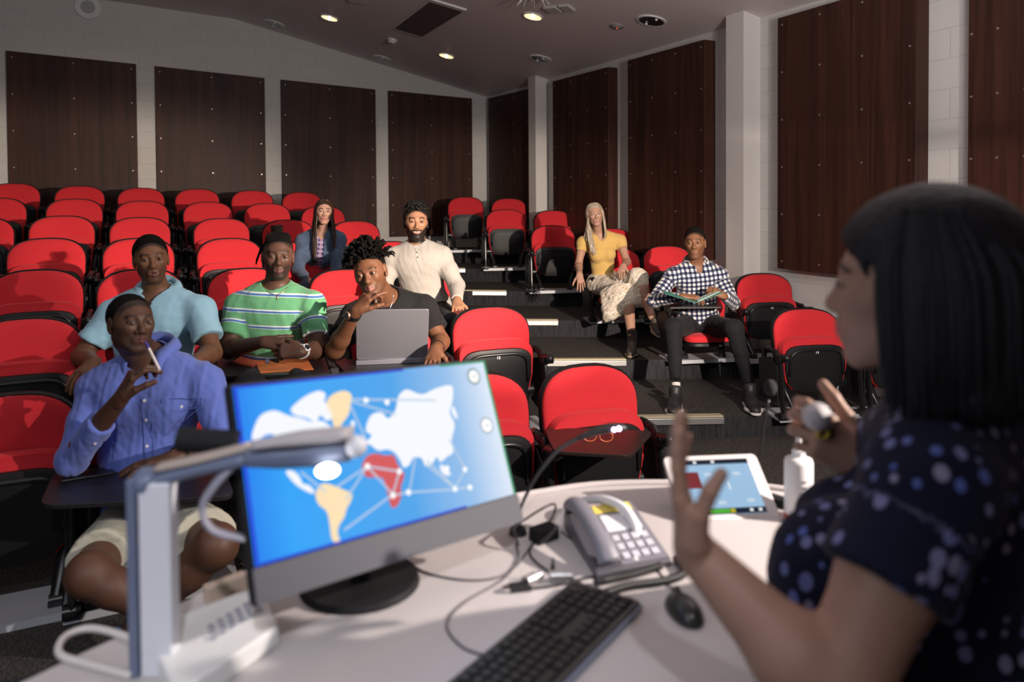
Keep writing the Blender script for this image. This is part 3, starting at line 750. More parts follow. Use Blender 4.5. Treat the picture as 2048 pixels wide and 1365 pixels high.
shape('map_landmass', [(570, 945), (585, 943), (598, 955), (604, 968), (618, 972), (628, 985), (622, 988), (605, 980), (588, 968)], W_)
shape('map_landmass', [(634, 978), (645, 968), (665, 972), (684, 980), (702, 988), (700, 1004), (692, 1018), (688, 1034), (678, 1050), (674, 1066), (680, 1092), (672, 1096), (662, 1078), (658, 1050), (652, 1024), (636, 1010), (630, 992)], Yl)
shape('map_landmass', [(730, 862), (740, 832), (762, 826), (775, 838), (790, 820), (795, 795), (812, 780), (842, 790), (870, 778), (902, 772), (904, 800), (898, 826), (908, 850), (902, 880), (905, 905), (892, 915), (880, 925), (872, 915), (862, 930), (850, 934), (842, 918), (826, 916), (818, 930), (806, 936), (798, 920), (786, 905), (772, 900), (755, 902), (738, 890), (728, 888), (742, 872)], W_)
shape('map_landmass', [(730, 916), (748, 908), (768, 912), (786, 912), (794, 930), (806, 946), (806, 958), (800, 975), (802, 990), (794, 1012), (782, 1016), (776, 998), (770, 975), (764, 958), (745, 956), (732, 955), (722, 940)], Rd)
shape('map_landmass', [(880, 930), (892, 938), (900, 950), (890, 952), (880, 942)], W_, .0022)
shape('map_landmass', [(700, 846), (706, 842), (709, 852), (703, 857)], W_, .0022)
shape('map_landmass', [(903, 812), (910, 822), (914, 838), (908, 836), (902, 824)], W_, .0022)
def screen_line(a, b, w=.0016):
    A = Vector((*clampS(scrpt(*a)), .0027)); B = Vector((*clampS(scrpt(*b)), .0027)); d = (B-A).normalized(); n = Vector((-d.y, d.x, 0))*w
    bm = BM(); bm.faces.new([bm.verts.new(v) for v in (A-n, B-n, B+n, A+n)]); obj('network_line', bm, Ln, scr)
for a, b in (((700, 800), (870, 802)), ((700, 804), (790, 830)), ((698, 810), (730, 880)), ((733, 934), (672, 975)), ((733, 934), (690, 1000)), ((733, 934), (797, 944)), ((733, 934), (784, 990)), ((797, 944), (784, 990)),
    ((784, 990), (686, 1062)), ((784, 992), (815, 986)), ((815, 986), (910, 980)), ((910, 980), (940, 975)), ((818, 980), (829, 915)), ((850, 930), (908, 978)), ((908, 978), (928, 940)), ((897, 880), (928, 938)), ((852, 922), (908, 976)), ((650, 985), (600, 945))): screen_line(a, b)
def dot(a, r=.0052, m=None, z=.0031, name='network_node', flat=1):
    c = clampS(scrpt(*a)); bm = BM(); f = bm.faces.new([bm.verts.new((c[0]+r*math.cos(k*PI/8), c[1]+r*math.sin(k*PI/8), z)) for k in range(16)]); return obj(name, bm, m or Wn, scr)
for a in ((733, 934), (797, 944), (784, 992), (815, 986), (908, 979), (938, 976), (928, 940), (892, 938), (730, 802), (772, 806)): dot(a)
for a, gm in (((946, 754), em('badge_ring', (.05, .22, .16), .8)), ((972, 852), em('badge_ring_pale', (.40, .48, .60), .8))):
    dot(a, .0165, gm, .0024, 'badge'); b_ = dot(a, .0135, Wn, .0028, 'badge_face')
    c = clampS(scrpt(*a)); bm = BM(); P = [(c[0]+(-.007+.002*k), c[1]+(.0016 if k % 2 else -.0016)) for k in range(8)]
    for (x0, y0), (x1, y1) in zip(P, P[1:]):
        bm.faces.new([bm.verts.new(v) for v in ((x0, y0-.0007, .0033), (x1, y1-.0007, .0033), (x1, y1+.0007, .0033), (x0, y0+.0007, .0033))])
    obj('badge_zigzag', bm, em('badge_ink', (.15, .2, .35), .6), scr)
# green fringe of the picture at the right and top edge
bm = BM(); box(bm, (SX1-.003, (SY0+SY1)/2, .0022), (.004, SY1-SY0, .0006)); box(bm, (SX1-.06, SY1-.002, .0022), (.12, .003, .0006)); obj('picture_edge', bm, Gn, scr)
bm = BM(); box(bm, (SX0+.0025, (SY0+SY1)/2, .0022), (.004, SY1-SY0, .0006)); box(bm, ((SX0+SX1)/2-.06, SY0+.002, .0022), (.40, .003, .0006)); box(bm, ((SX0+SX1)/2-.10, SY1-.002, .0022), (.32, .003, .0006)); obj('picture_edge', bm, em('edge_blue', (.03, .02, .75), .9), scr)
# stand
c = MM.translation; bm = BM(); bk = -Vector(MM.col[2].xyz)
foot = Vector((c.x, c.y, 0))+Vector((bk.x, bk.y, 0)).normalized()*.10
tube(bm, [c+bk*.02, c+bk*.06+Vector((0, 0, -.04)), (foot.x, foot.y, 1.05), (foot.x, foot.y, DZ+.01)], .018, 10, 6)
cyl(bm, (foot.x, foot.y, DZ), (foot.x, foot.y, DZ+.012), .11, .105, 32)
st = obj('stand', bm, M_bez, mon, smooth=45); st.matrix_parent_inverse = MM.inverted()

# ---- document camera
M_wp = mat('pale_grey_plastic', (.66, .67, .73), .4); M_ds = mat('shaded_slate_plastic', (.13, .16, .25), .42); M_bg = mat('beige_plastic', (.42, .35, .31), .5)  # slate tone: the arm's shade is put into this dark colour
dc = empty('document_camera', dp(310, 1345), 0, 'pale grey document camera with bent arm and glowing lamp, left of the monitor', 'document camera')
def ch(o, p): o.parent = p; o.matrix_parent_inverse = Matrix.Translation(p.location).inverted(); return o
base = dp(312, 1345); dd = (np.array(base)-CAM)@FW
top = at_depth(308, 958, dd*1.0); top = Vector((base.x, base.y, top.z))
u_ = Vector((RT[0], RT[1], 0)).normalized(); w_ = Vector((u_.y*-1, u_.x, 0))
def obox(bm, a, b, wx, wy, mi=0):   # box from a to b with section wx along u_, wy along w_
    A = Vector(a); B = Vector(b); vs_ = []
    for P in (A, B):
        for sx, sy in ((-1, -1), (1, -1), (1, 1), (-1, 1)): vs_.append(bm.verts.new(P+u_*sx*wx/2+w_*sy*wy/2))
    for q in ((0, 1, 2, 3), (7, 6, 5, 4), (0, 4, 5, 1), (1, 5, 6, 2), (2, 6, 7, 3), (3, 7, 4, 0)): bm.faces.new([vs_[i] for i in q]).material_index = mi
bm = BM(); obox(bm, base+u_*.008, top+u_*.008, .048, .030); ch(obj('post', bm, M_wp, None, bevel=.004), dc)
bm = BM(); obox(bm, base-u_*.026, top-u_*.026+Vector((0, 0, .006)), .014, .034); ch(obj('post_edge', bm, M_ds, None, bevel=.003), dc)
elbow = at_depth(296, 965, dd); mid = at_depth(500, 915, dd*.98); hd = at_depth(700, 893, dd*.97)
bm = BM(); tube(bm, [elbow+Vector((0, 0, -.012)), at_depth(350, 948, dd), mid], [.022, .020, .018], 12, 8, flat=(1.0, .62)); ball(bm, elbow, .024, 16)
ch(obj('arm', bm, M_ds, None, smooth=True), dc)
bm = BM(); a1 = at_depth(320, 935, dd); tube(bm, [a1, at_depth(400, 918, dd*.99), at_depth(500, 893, dd*.985)], [.013, .014, .013], 10, 8, flat=(1.3, .5)); ch(obj('arm_cover', bm, M_bg, None, smooth=True), dc)
bm = BM(); tube(bm, [mid, at_depth(560, 908, dd*.975), at_depth(640, 900, dd*.97), hd], [.017, .025, .028, .024], 14, 8, flat=(1.1, .85)); hd_o = ch(obj('camera_head', bm, M_ds, None, smooth=True), dc)
bm = BM(); tube(bm, [at_depth(510, 890, dd*.965), at_depth(600, 876, dd*.955), at_depth(700, 866, dd*.95)], [.012, .018, .016], 10, 6, flat=(1.5, .5)); o = obj('head_cover', bm, mat('head_cover_pale', (.45, .42, .44), .45), hd_o, smooth=True); o.matrix_parent_inverse = Matrix()
bm = BM(); p = at_depth(655, 942, dd*.93); ball(bm, p, (.0165, .0165, .009), 20); o = obj('lamp', bm, mat('visualizer_lamp', (1, 1, 1), .3, emit=((1, .98, .95), 6)), hd_o, smooth=True); o.matrix_parent_inverse = Matrix()
bm = BM(); p = at_depth(712, 893, dd*.955); ball(bm, p, .016, 16); o = obj('side_knob', bm, M_wp, hd_o, smooth=True); o.matrix_parent_inverse = Matrix()
bm = BM(); tube(bm, [at_depth(470, 925, dd*.99), at_depth(430, 970, dd*.98), at_depth(405, 1015, dd*.98), at_depth(425, 1060, dd*.98), at_depth(490, 1078, dd*.99)], .011, 8, 8, flat=(1.4, .5)); ch(obj('ribbon_cable', bm, mat('ribbon_grey', (.28, .28, .34), .5), None, smooth=True), dc)
bm = BM(); cyl(bm, at_depth(362, 880, dd*1.03), at_depth(480, 886, dd*1.02), .019, .018, 20); ball(bm, at_depth(362, 880, dd*1.03), (.008, .019, .019), 14); cyl(bm, at_depth(470, 900, dd*1.02), at_depth(480, 915, dd), .006)
ch(obj('light_tube', bm, M_bez, None, smooth=45), dc)
bm = BM(); bx = [dp(x, y) for x, y in ((352, 1440), (560, 1292), (520, 1206), (290, 1300))]
poly_prism(bm, [(p.x, p.y) for p in bx], DZ, DZ+.034); ch(obj('base_box', bm, mat('white_gloss_plastic', (.72, .72, .72), .35), None, bevel=.005), dc)
bm = BM(); c0 = (bx[0]+bx[1]+bx[2]+bx[3])/4; e1 = (bx[1]-bx[0]).normalized(); e2 = (bx[2]-bx[1]).normalized()
for i in range(6):
    for j in range(3): 
        p = c0+e1*(-.01+.018*i)+e2*(-.02+.018*j); cyl(bm, (p.x, p.y, DZ+.034), (p.x, p.y, DZ+.038), .0055, seg=10)
ch(obj('buttons', bm, mat('button_grey', (.35, .35, .4), .5), None, smooth=45), dc)

def desk_tube(name, lbl, cat, pts, r, m, seg=8, group=None, parent=None, flat=None):
    bm = BM(); tube(bm, [dp(*p[:2], (p[2] if len(p) > 2 else 0)+(r if not hasattr(r, '__len__') else r[0])) for p in pts], r, seg, 8, flat=flat); o = obj(name, bm, m, parent, smooth=True)
    if lbl: tag(o, lbl, cat, group)
    return o
M_cab = mat('cable_black', (.015, .015, .017), .4); M_cabg = mat('cable_grey', (.10, .09, .10), .45); M_cabw = mat('cable_white', (.62, .58, .56), .4)
desk_tube('cable', 'thick pale cable looping over the desk edge left of the document camera', 'cable', [(262, 1352), (180, 1330), (120, 1310), (130, 1275), (180, 1258), (245, 1272), (275, 1290)], .006, M_cabw)
desk_tube('cable', 'grey cable curving from under the monitor across the desk to the keyboard', 'cable', [(1032, 1088), (1035, 1120), (1005, 1160), (930, 1205), (893, 1250), (925, 1295), (985, 1316)], .0022, M_cabg)
desk_tube('cable', 'thin dark cable running along below the monitor\'s lower bezel', 'cable', [(815, 1122), (850, 1145), (920, 1160), (985, 1158), (1030, 1135), (1060, 1095)], .0020, M_cabg)
desk_tube('cable', 'black cable tangle between monitor and telephone', 'cable', [(1038, 1092, .01), (1028, 1060, .03), (1050, 1040, .03), (1090, 1015, .06), (1110, 1010, .05), (1105, 1035, .02), (1075, 1075), (1060, 1110), (1100, 1145), (1150, 1160)], .0024, M_cab)
desk_tube('cable', 'thin black mouse lead crossing in front of the telephone', 'cable', [(1352, 1192, .008), (1335, 1165), (1300, 1130), (1250, 1110), (1190, 1108), (1130, 1070), (1115, 1050)], .0016, M_cab)
desk_tube('cable', 'dark cable ending in a plug beside the chrome adapters', 'cable', [(1058, 1178), (1120, 1170), (1180, 1155), (1250, 1145), (1320, 1125)], .0026, M_cab)
# plug (HDMI)
def desk_box(name, lbl, cat, c, size, ang, m, bev=.002, h0=0, parent=None):
    p = dp(*c); bm = BM(); box(bm, (0, 0, size[2]/2), size, bev=bev); o = obj(name, bm, m, parent); o.location = (p.x, p.y, DZ+h0); o.rotation_euler = (0, 0, ang)
    if lbl: tag(o, lbl, cat)
    return o
o = desk_box('video_plug', 'black video cable plug lying left of the chrome adapters', 'plug', (1040, 1181), (.040, .020, .011), -.25, M_cab)
q = BM(); box(q, (-.026, 0, .0055), (.012, .014, .005)); obj('metal_tip', q, M_chrome, o)
for lbl, px, py, a in (('leftmost chrome screw adapter lying on the desk', 1066, 1157, .3), ('chrome adapter to the right among the cables, by the upright plug', 1120, 1152, -.4)):
    p = dp(px, py, .011); bm = BM(); d = Vector((math.cos(a), math.sin(a), 0)); cyl(bm, p-d*.018, p+d*.006, .010, .010, 16); cyl(bm, p+d*.006, p+d*.022, .007, .007, 12); cyl(bm, p-d*.020, p-d*.018, .0115, .0115, 6)
    tag(obj('cable_adapter', bm, mat('adapter_chrome', (.45, .45, .46), .38, .9), smooth=45), lbl, 'adapter')
p = dp(1106, 1160); bm = BM(); cyl(bm, p, p+Vector((0, 0, .028)), .0055, .0045, 12); cyl(bm, p+Vector((0, 0, .028)), p+Vector((0, 0, .040)), .0025, .0025, 8); tag(obj('upright_plug', bm, M_cab, smooth=45), 'small black plug standing upright among the adapters', 'plug')
o = desk_box('cable_box', 'small black box at the desk\'s rear between monitor and telephone', 'box', (1088, 1080), (.055, .035, .028), .2, M_bez)
o = desk_box('wood_block', 'small pale wooden block on the desk edge left of the monitor', 'block', (452, 1192), (.075, .022, .030), .35, mat('pale_wood', (.50, .38, .30), .5))
o = desk_box('socket_strip', 'blue socket strip with a green light behind the document camera', 'socket strip', (468, 1222), (.080, .030, .020), .35, mat('socket_blue', (.04, .05, .22), .4))
bm = BM(); ball(bm, (-.012, -.0155, .011), (.006, .002, .006)); ball(bm, (-.012, 0, .021), (.007, .006, .002)); obj('indicator_light', bm, mat('green_led', (.1, 1, .4), .3, emit=((.05, 1, .35), 3)), o)

# ---- telephone
def W4(c): return [dp(*q) for q in c]
tp = W4([(1128, 1060), (1262, 1040), (1345, 1132), (1192, 1160)]); tc_ = sum(tp, Vector())/4
ph = empty('desk_telephone', (tc_.x, tc_.y, DZ), 0, 'grey desk telephone with yellow label strip and white display', 'telephone')
M_ph = mat('phone_grey', (.085, .08, .095), .4); M_phl = mat('phone_light_grey', (.19, .185, .22), .4)
def pq(u, v, h):   # u along width (0..1), v from rear to front, h height
    a = tp[0].lerp(tp[1], u); b = tp[3].lerp(tp[2], u); p = a.lerp(b, v); return Vector((p.x-tc_.x, p.y-tc_.y, h+.036*(1-v)*.9))
bm = BM(); A = [bm.verts.new(pq(u, v, .012)) for u, v in ((0, 0), (1, 0), (1, 1), (0, 1))]
B = [bm.verts.new((*pq(u, v, 0).xy, 0)) for u, v in ((0, 0), (1, 0), (1, 1), (0, 1))]
bm.faces.new(A); bm.faces.new(B[::-1])
for i in range(4): bm.faces.new((A[i], B[i], B[(i+1) % 4], A[(i+1) % 4]))
bmesh.ops.recalc_face_normals(bm, faces=bm.faces); obj('phone_body', bm, M_ph, ph, bevel=.004)
def pad(name, u0, u1, v0, v1, m, h=.0135):
    bm = BM(); bm.faces.new([bm.verts.new(pq(u, v, h)) for u, v in ((u0, v0), (u1, v0), (u1, v1), (u0, v1))])
    r = bmesh.ops.extrude_face_region(bm, geom=bm.faces[:]); bmesh.ops.translate(bm, vec=(0, 0, -.002), verts=[g for g in r['geom'] if isinstance(g, bmesh.types.BMVert)])
    bmesh.ops.recalc_face_normals(bm, faces=bm.faces); return obj(name, bm, m, ph)
pad('face_plate', .36, .98, .03, .96, M_phl, .0132)
pad('yellow_label', .38, .93, .04, .17, mat('label_yellow', (.75, .60, .12), .5), .0145); pad('display', .42, .90, .22, .48, mat('paper_white', (.80, .80, .84), .5), .0145)
for i in range(4):
    for j in range(3): pad('key', .42+.13*i, .51+.13*i, .56+.13*j, .64+.13*j, mat('phone_key', (.60, .58, .66), .4), .0165)
bm = BM(); tube(bm, [pq(.12, .04, .022), pq(.10, .18, .042), pq(.12, .5, .052), pq(.16, .82, .045), pq(.20, .96, .022)], [.020, .019, .016, .019, .022], 12, 6, flat=(1.15, .75)); obj('handset', bm, M_phl, ph, smooth=True)
bm = BM(); tube(bm, [dp(1112, 1062, .008), at_depth(1128, 1030, 1.72), at_depth(1160, 1006, 1.70), at_depth(1205, 1000, 1.65), at_depth(1248, 1018, 1.60), at_depth(1272, 1058, 1.55), at_depth(1274, 1100, 1.51), dp(1270, 1128, .008)], .010, 12, 8)
tag(obj('white_cable_loop', bm, mat('cable_bright_white', (.82, .82, .84), .3), smooth=True), 'thick white cable arching over the desk telephone', 'cable')
# coiled cord
bm = BM(); path = catmull([dp(1352, 1118, .008), dp(1368, 1145, .008), dp(1330, 1162, .008), dp(1260, 1172, .008), dp(1205, 1188, .008)], 20); pts = []
L_ = len(path)
for i in range(L_*14):
    t = i/14; k = min(int(t), L_-2); p = path[k].lerp(path[k+1], t-k); d = (path[k+1]-path[k]).normalized(); s = d.cross(Vector((0, 0, 1)))
    a = i*2*PI/9; pts.append(p+s*math.cos(a)*.0062+Vector((0, 0, 1))*math.sin(a)*.0062)
tube(bm, pts, .0019, 5, 1, smooth_path=False); tag(obj('coiled_cord', bm, M_cab, smooth=True), 'black coiled telephone cord between telephone and mouse', 'cord')
bm = BM(); path = catmull([dp(1322, 1132, .008), dp(1270, 1148, .008), dp(1215, 1160, .008), dp(1192, 1165, .008)], 16); pts = []
L_ = len(path)
for i in range(L_*12):
    t = i/12; k = min(int(t), L_-2); p = path[k].lerp(path[k+1], t-k); d = (path[k+1]-path[k]).normalized(); s = d.cross(Vector((0, 0, 1)))
    a = i*2*PI/9; pts.append(p+s*math.cos(a)*.0058+Vector((0, 0, 1))*math.sin(a)*.0058)
tube(bm, pts, .0018, 5, 1, smooth_path=False); tag(obj('coiled_cord', bm, M_cab, smooth=True), 'short second run of black coiled cord right at the telephone\'s front edge', 'cord')

# ---- keyboard
ka, kb, kd = dp(1146, 1178), dp(1278, 1226), dp(952, 1340)
ey = (kd-ka).normalized(); ex = (kb-ka); kwid = ex.length; ex = (ex-ey*ex.dot(ey)).normalized()
KL, KW = .43, min(kwid, .155)
ko = ka; kmat = Matrix(((ex.x, ey.x, 0, ko.x), (ex.y, ey.y, 0, ko.y), (0, 0, 1, DZ), (0, 0, 0, 1)))
kbd = empty('keyboard', (0, 0, 0), 0, 'black computer keyboard lying at an angle on the near desk', 'keyboard'); kbd.matrix_world = kmat
flip = kmat.determinant() < 0
bm = BM(); box(bm, (KW/2, KL/2, .009), (KW, KL, .018), bev=.004); obj('keyboard_body', bm, mat('keyboard_black', (.030, .028, .027), .45), kbd)
bm = BM(); box(bm, (KW+.001, KL/2, .007), (.005, KL, .010)); obj('front_edge', bm, mat('keyboard_edge_blue_grey', (.20, .24, .32), .35), kbd)
# numeric block nearest (small y), rows along x
M_key = mat('key_black', (.020, .019, .019), .38)
rows = 6; rp = (KW-.020)/rows
kb_ = BM(); cnt = 0
def key(x, y, sx, sy):
    r = bmesh.ops.create_cube(kb_, size=1, matrix=T((x, y, .0215), (0, 0, 0), (sx, sy, .007)))
    for v in r['verts']:
        if v.co.z > .0215: v.co.x = x+(v.co.x-x)*.82; v.co.y = y+(v.co.y-y)*.84
for i in range(rows):
    x = .012+rp*(i+.5)
    y = .012
    for c_ in range(22):
        if c_ == 4 or c_ == 8: y += .006
        if y > KL-.02: break
        w0 = .0168
        if i == 0 and c_ in (12, 17): y += .006
        if i == 5 and c_ == 12: w0 = .10
        if 4 <= c_ < 8 and i in (3,) : y += w0+.0022; continue
        key(x, y+w0/2, rp*.86, w0-.0005); y += w0+.0022
o = obj('keys', kb_, M_key, kbd); o['kind'] = 'stuff'
# ---- mouse
mo = empty('computer_mouse', dp(1368, 1228), 0, 'black wired computer mouse right of the keyboard', 'mouse')
mo.rotation_euler = (0, 0, -.28)
bm = BM(); ball(bm, (0, 0, 0), (.030, .052, .034), 28)
for v in list(bm.verts):
    if v.co.z < .002: v.co.z = .002
    v.co.x *= 1-.10*math.cos(v.co.y/.052*PI*.5)**2*.8; v.co.z *= (1-.22*(v.co.y/.052))
obj('mouse_shell', bm, mat('mouse_black', (.028, .025, .024), .28), mo, smooth=True)
bm = BM(); cyl(bm, (-.004, .030, .022), (.004, .030, .022), .010, seg=14); obj('scroll_wheel', bm, M_cab, mo, smooth=45)
# ---- tablet computer
kk = .925
tabc = [Vector(CAM+(np.array(q)-CAM)*kk) for q in ((1.178, 1.535, 1.007), (1.416, 1.46, 1.001), (1.373, 1.329, .892), (1.134, 1.404, .897))]
TM, TW, TH = rect_frame(*tabc); tb = empty('tablet_computer', (0, 0, 0), 0, 'white tablet computer with light blue screen propped up on the desk', 'tablet'); tb.matrix_world = TM
bm = BM(); poly_prism(bm, rrect(TW, TH, .012), -.009, 0); obj('tablet_body', bm, mat('tablet_white', (.60, .56, .56), .35), tb, bevel=.002)
sw, sh = TW*.76, TH*.84
bm = BM(); box(bm, (0, 0, .0006), (sw, sh, .001)); ts = obj('tablet_screen', bm, em('tablet_blue', (.36, .56, .78), .95), tb)
def tbox(name, x, y, w, h, m, z=.0016): bm = BM(); box(bm, (x*sw, y*sh, z), (w*sw, h*sh, .0008)); obj(name, bm, m, ts)
dkb = em('tablet_bar', (.02, .03, .06), .6)
tbox('menu_bar', 0, .455, 1, .09, dkb); tbox('menu_bar', 0, -.45, 1, .10, dkb); tbox('level_bar', -.12, -.45, .26, .07, em('level_green', (.10, .55, .05), .8), .0024); tbox('level_tip', .05, -.45, .06, .07, em('level_yellow', (.6, .55, .03), .8), .0024)
tbox('red_panel', -.36, .12, .22, .30, em('panel_red', (.35, .05, .06), .6))
for x, y in ((-.25, .45), (.0, .45), (.3, -.45), (.42, -.45)): tbox('menu_icon', x, y, .04, .04, Wn, .0026)
for x, y in ((-.12, .22), (.28, .22), (-.05, -.3), (.34, -.28)): tbox('dial_reading', x, y, .10, .05, em('pale_reading', (.65, .78, .92), .9))
tbox('pointer', .12, 0, .012, .14, Wn)
bm = BM(); c = TM.translation; n_ = -Vector(TM.col[2].xyz)
bm_p = [c+n_*.012, c+n_*.07]; 
fo = Vector((c.x, c.y, DZ))+Vector((n_.x, n_.y, 0)).normalized()*.05
tube(bm, [c+n_*.010, (fo.x, fo.y, c.z-.02), (fo.x, fo.y, DZ+.004)], .010, 8, 5); cyl(bm, (fo.x, fo.y, DZ), (fo.x, fo.y, DZ+.006), .045, .045, 24)
o = obj('tablet_stand', bm, M_bez, tb, smooth=45); o.matrix_parent_inverse = TM.inverted()
# ---- bottle
bp_ = dp(1597, 1038); bo_ = empty('spray_bottle', bp_, 0, 'white plastic bottle with nozzle and red base band behind the tablet', 'bottle')
M_bot = mat('bottle_white', (.78, .76, .76), .35)
def lathe(bm, prof, seg=28, mi=0):
    rings = [[bm.verts.new((r*math.cos(2*PI*k/seg), r*math.sin(2*PI*k/seg), z)) for k in range(seg)] for r, z in prof]
    for a, b in zip(rings, rings[1:]):
        for k in range(seg): bm.faces.new((a[k], a[(k+1) % seg], b[(k+1) % seg], b[k]))
    bm.faces.new(rings[0][::-1]); bm.faces.new(rings[-1])
bm = BM(); lathe(bm, [(.029, 0), (.0305, .004), (.0305, .126), (.028, .134), (.014, .140)]); obj('bottle_body', bm, M_bot, bo_, smooth=50)
bm = BM(); lathe(bm, [(.0308, .002), (.0312, .004), (.0312, .012), (.0308, .014)]); obj('base_band', bm, mat('band_red', (.55, .06, .04), .4), bo_, smooth=50)
bm = BM(); lathe(bm, [(.014, .138), (.0145, .152), (.009, .156), (.006, .180), (.003, .188)], 20); obj('nozzle', bm, mat('nozzle_white', (.85, .85, .86), .3), bo_, smooth=50)
for i in range(5):
    bm = BM(); a0 = math.atan2(-bp_.y, -bp_.x)+.35
    for k in range(6):
        a = a0+.07*k-.15; 
        if (k+i) % 3 == 2: continue
        box(bm, (.0307*math.cos(a), .0307*math.sin(a), .04+.013*i), (.0006, .0018, .004), rot=(0, 0, a))
    obj('printed_line', bm, mat('print_grey', (.15, .15, .17), .6), bo_)
o = desk_box('black_clip', 'small black object on the desk between tablet and white bottle', 'clip', (1557, 1012), (.03, .05, .02), .3, M_bez)
# ---- gooseneck microphones
D1 = .55*F/(1042-402)
gb = at_depth(1036, 1075, 1.62); gbase = dp(1036, 1068)
g1 = empty('gooseneck_microphone', (gbase.x, gbase.y, DZ), 0, 'curved black gooseneck microphone with two bright purple lights', 'microphone')
dg_ = (np.array(gbase)-CAM)@FW
bm = BM(); tube(bm, [gbase, at_depth(1036, 1040, dg_), at_depth(1046, 1005, dg_), at_depth(1075, 950, dg_*1.01), at_depth(1115, 902, dg_*1.02), at_depth(1160, 875, dg_*1.03)], [.006, .005, .0035, .0045, .0048, .005], 10, 8); o = obj('flexible_neck', bm, M_cab, smooth=True); o.parent = g1; o.matrix_parent_inverse = Matrix.Translation(g1.location).inverted()
bm = BM(); tube(bm, [at_depth(1155, 877, dg_*1.03), at_depth(1190, 864, dg_*1.035), at_depth(1225, 856, dg_*1.04), at_depth(1250, 855, dg_*1.045)], [.006, .011, .013, .009], 12, 6, flat=(1.2, .8)); mh = obj('microphone_head', bm, M_cab, smooth=True); mh.parent = g1; mh.matrix_parent_inverse = Matrix.Translation(g1.location).inverted()
bm = BM(); ball(bm, at_depth(1228, 860, dg_*1.025), .0046, 14); ball(bm, at_depth(1238, 858, dg_*1.025), .0050, 14); o = obj('indicator_lights', bm, mat('purple_led', (.8, .6, 1), .3, emit=((.75, .5, 1), 10)), mh, smooth=True); o.matrix_parent_inverse = Matrix()
bm = BM(); cyl(bm, gbase+Vector((0, 0, -.0)), gbase+Vector((0, 0, .012)), .02, .017, 20); cyl(bm, gbase, at_depth(1036, 1046, dg_), .0085, .007, 14); o = obj('microphone_base', bm, M_cab, smooth=45); o.parent = g1; o.matrix_parent_inverse = Matrix.Translation(g1.location).inverted()
sb_ = dp(1515, 985); ds = (np.array(sb_)-CAM)@FW
g2 = empty('stick_microphone', (sb_.x, sb_.y, DZ), 0, 'thin upright microphone with round foam head behind the tablet', 'microphone')
bm = BM(); tube(bm, [sb_, at_depth(1520, 920, ds), at_depth(1528, 850, ds), at_depth(1537, 800, ds)], [.004, .0028, .0028, .004], 8, 6); cyl(bm, sb_, sb_+Vector((0, 0, .008)), .018, .016, 20); o = obj('stem', bm, M_cab, smooth=True); o.parent = g2; o.matrix_parent_inverse = Matrix.Translation(g2.location).inverted()
bm = BM(); ball(bm, at_depth(1541, 776, ds), (.016, .016, .020), 18); o = obj('foam_head', bm, mat('foam_black', (.012, .012, .014), .95), smooth=True); o.parent = g2; o.matrix_parent_inverse = Matrix.Translation(g2.location).inverted()
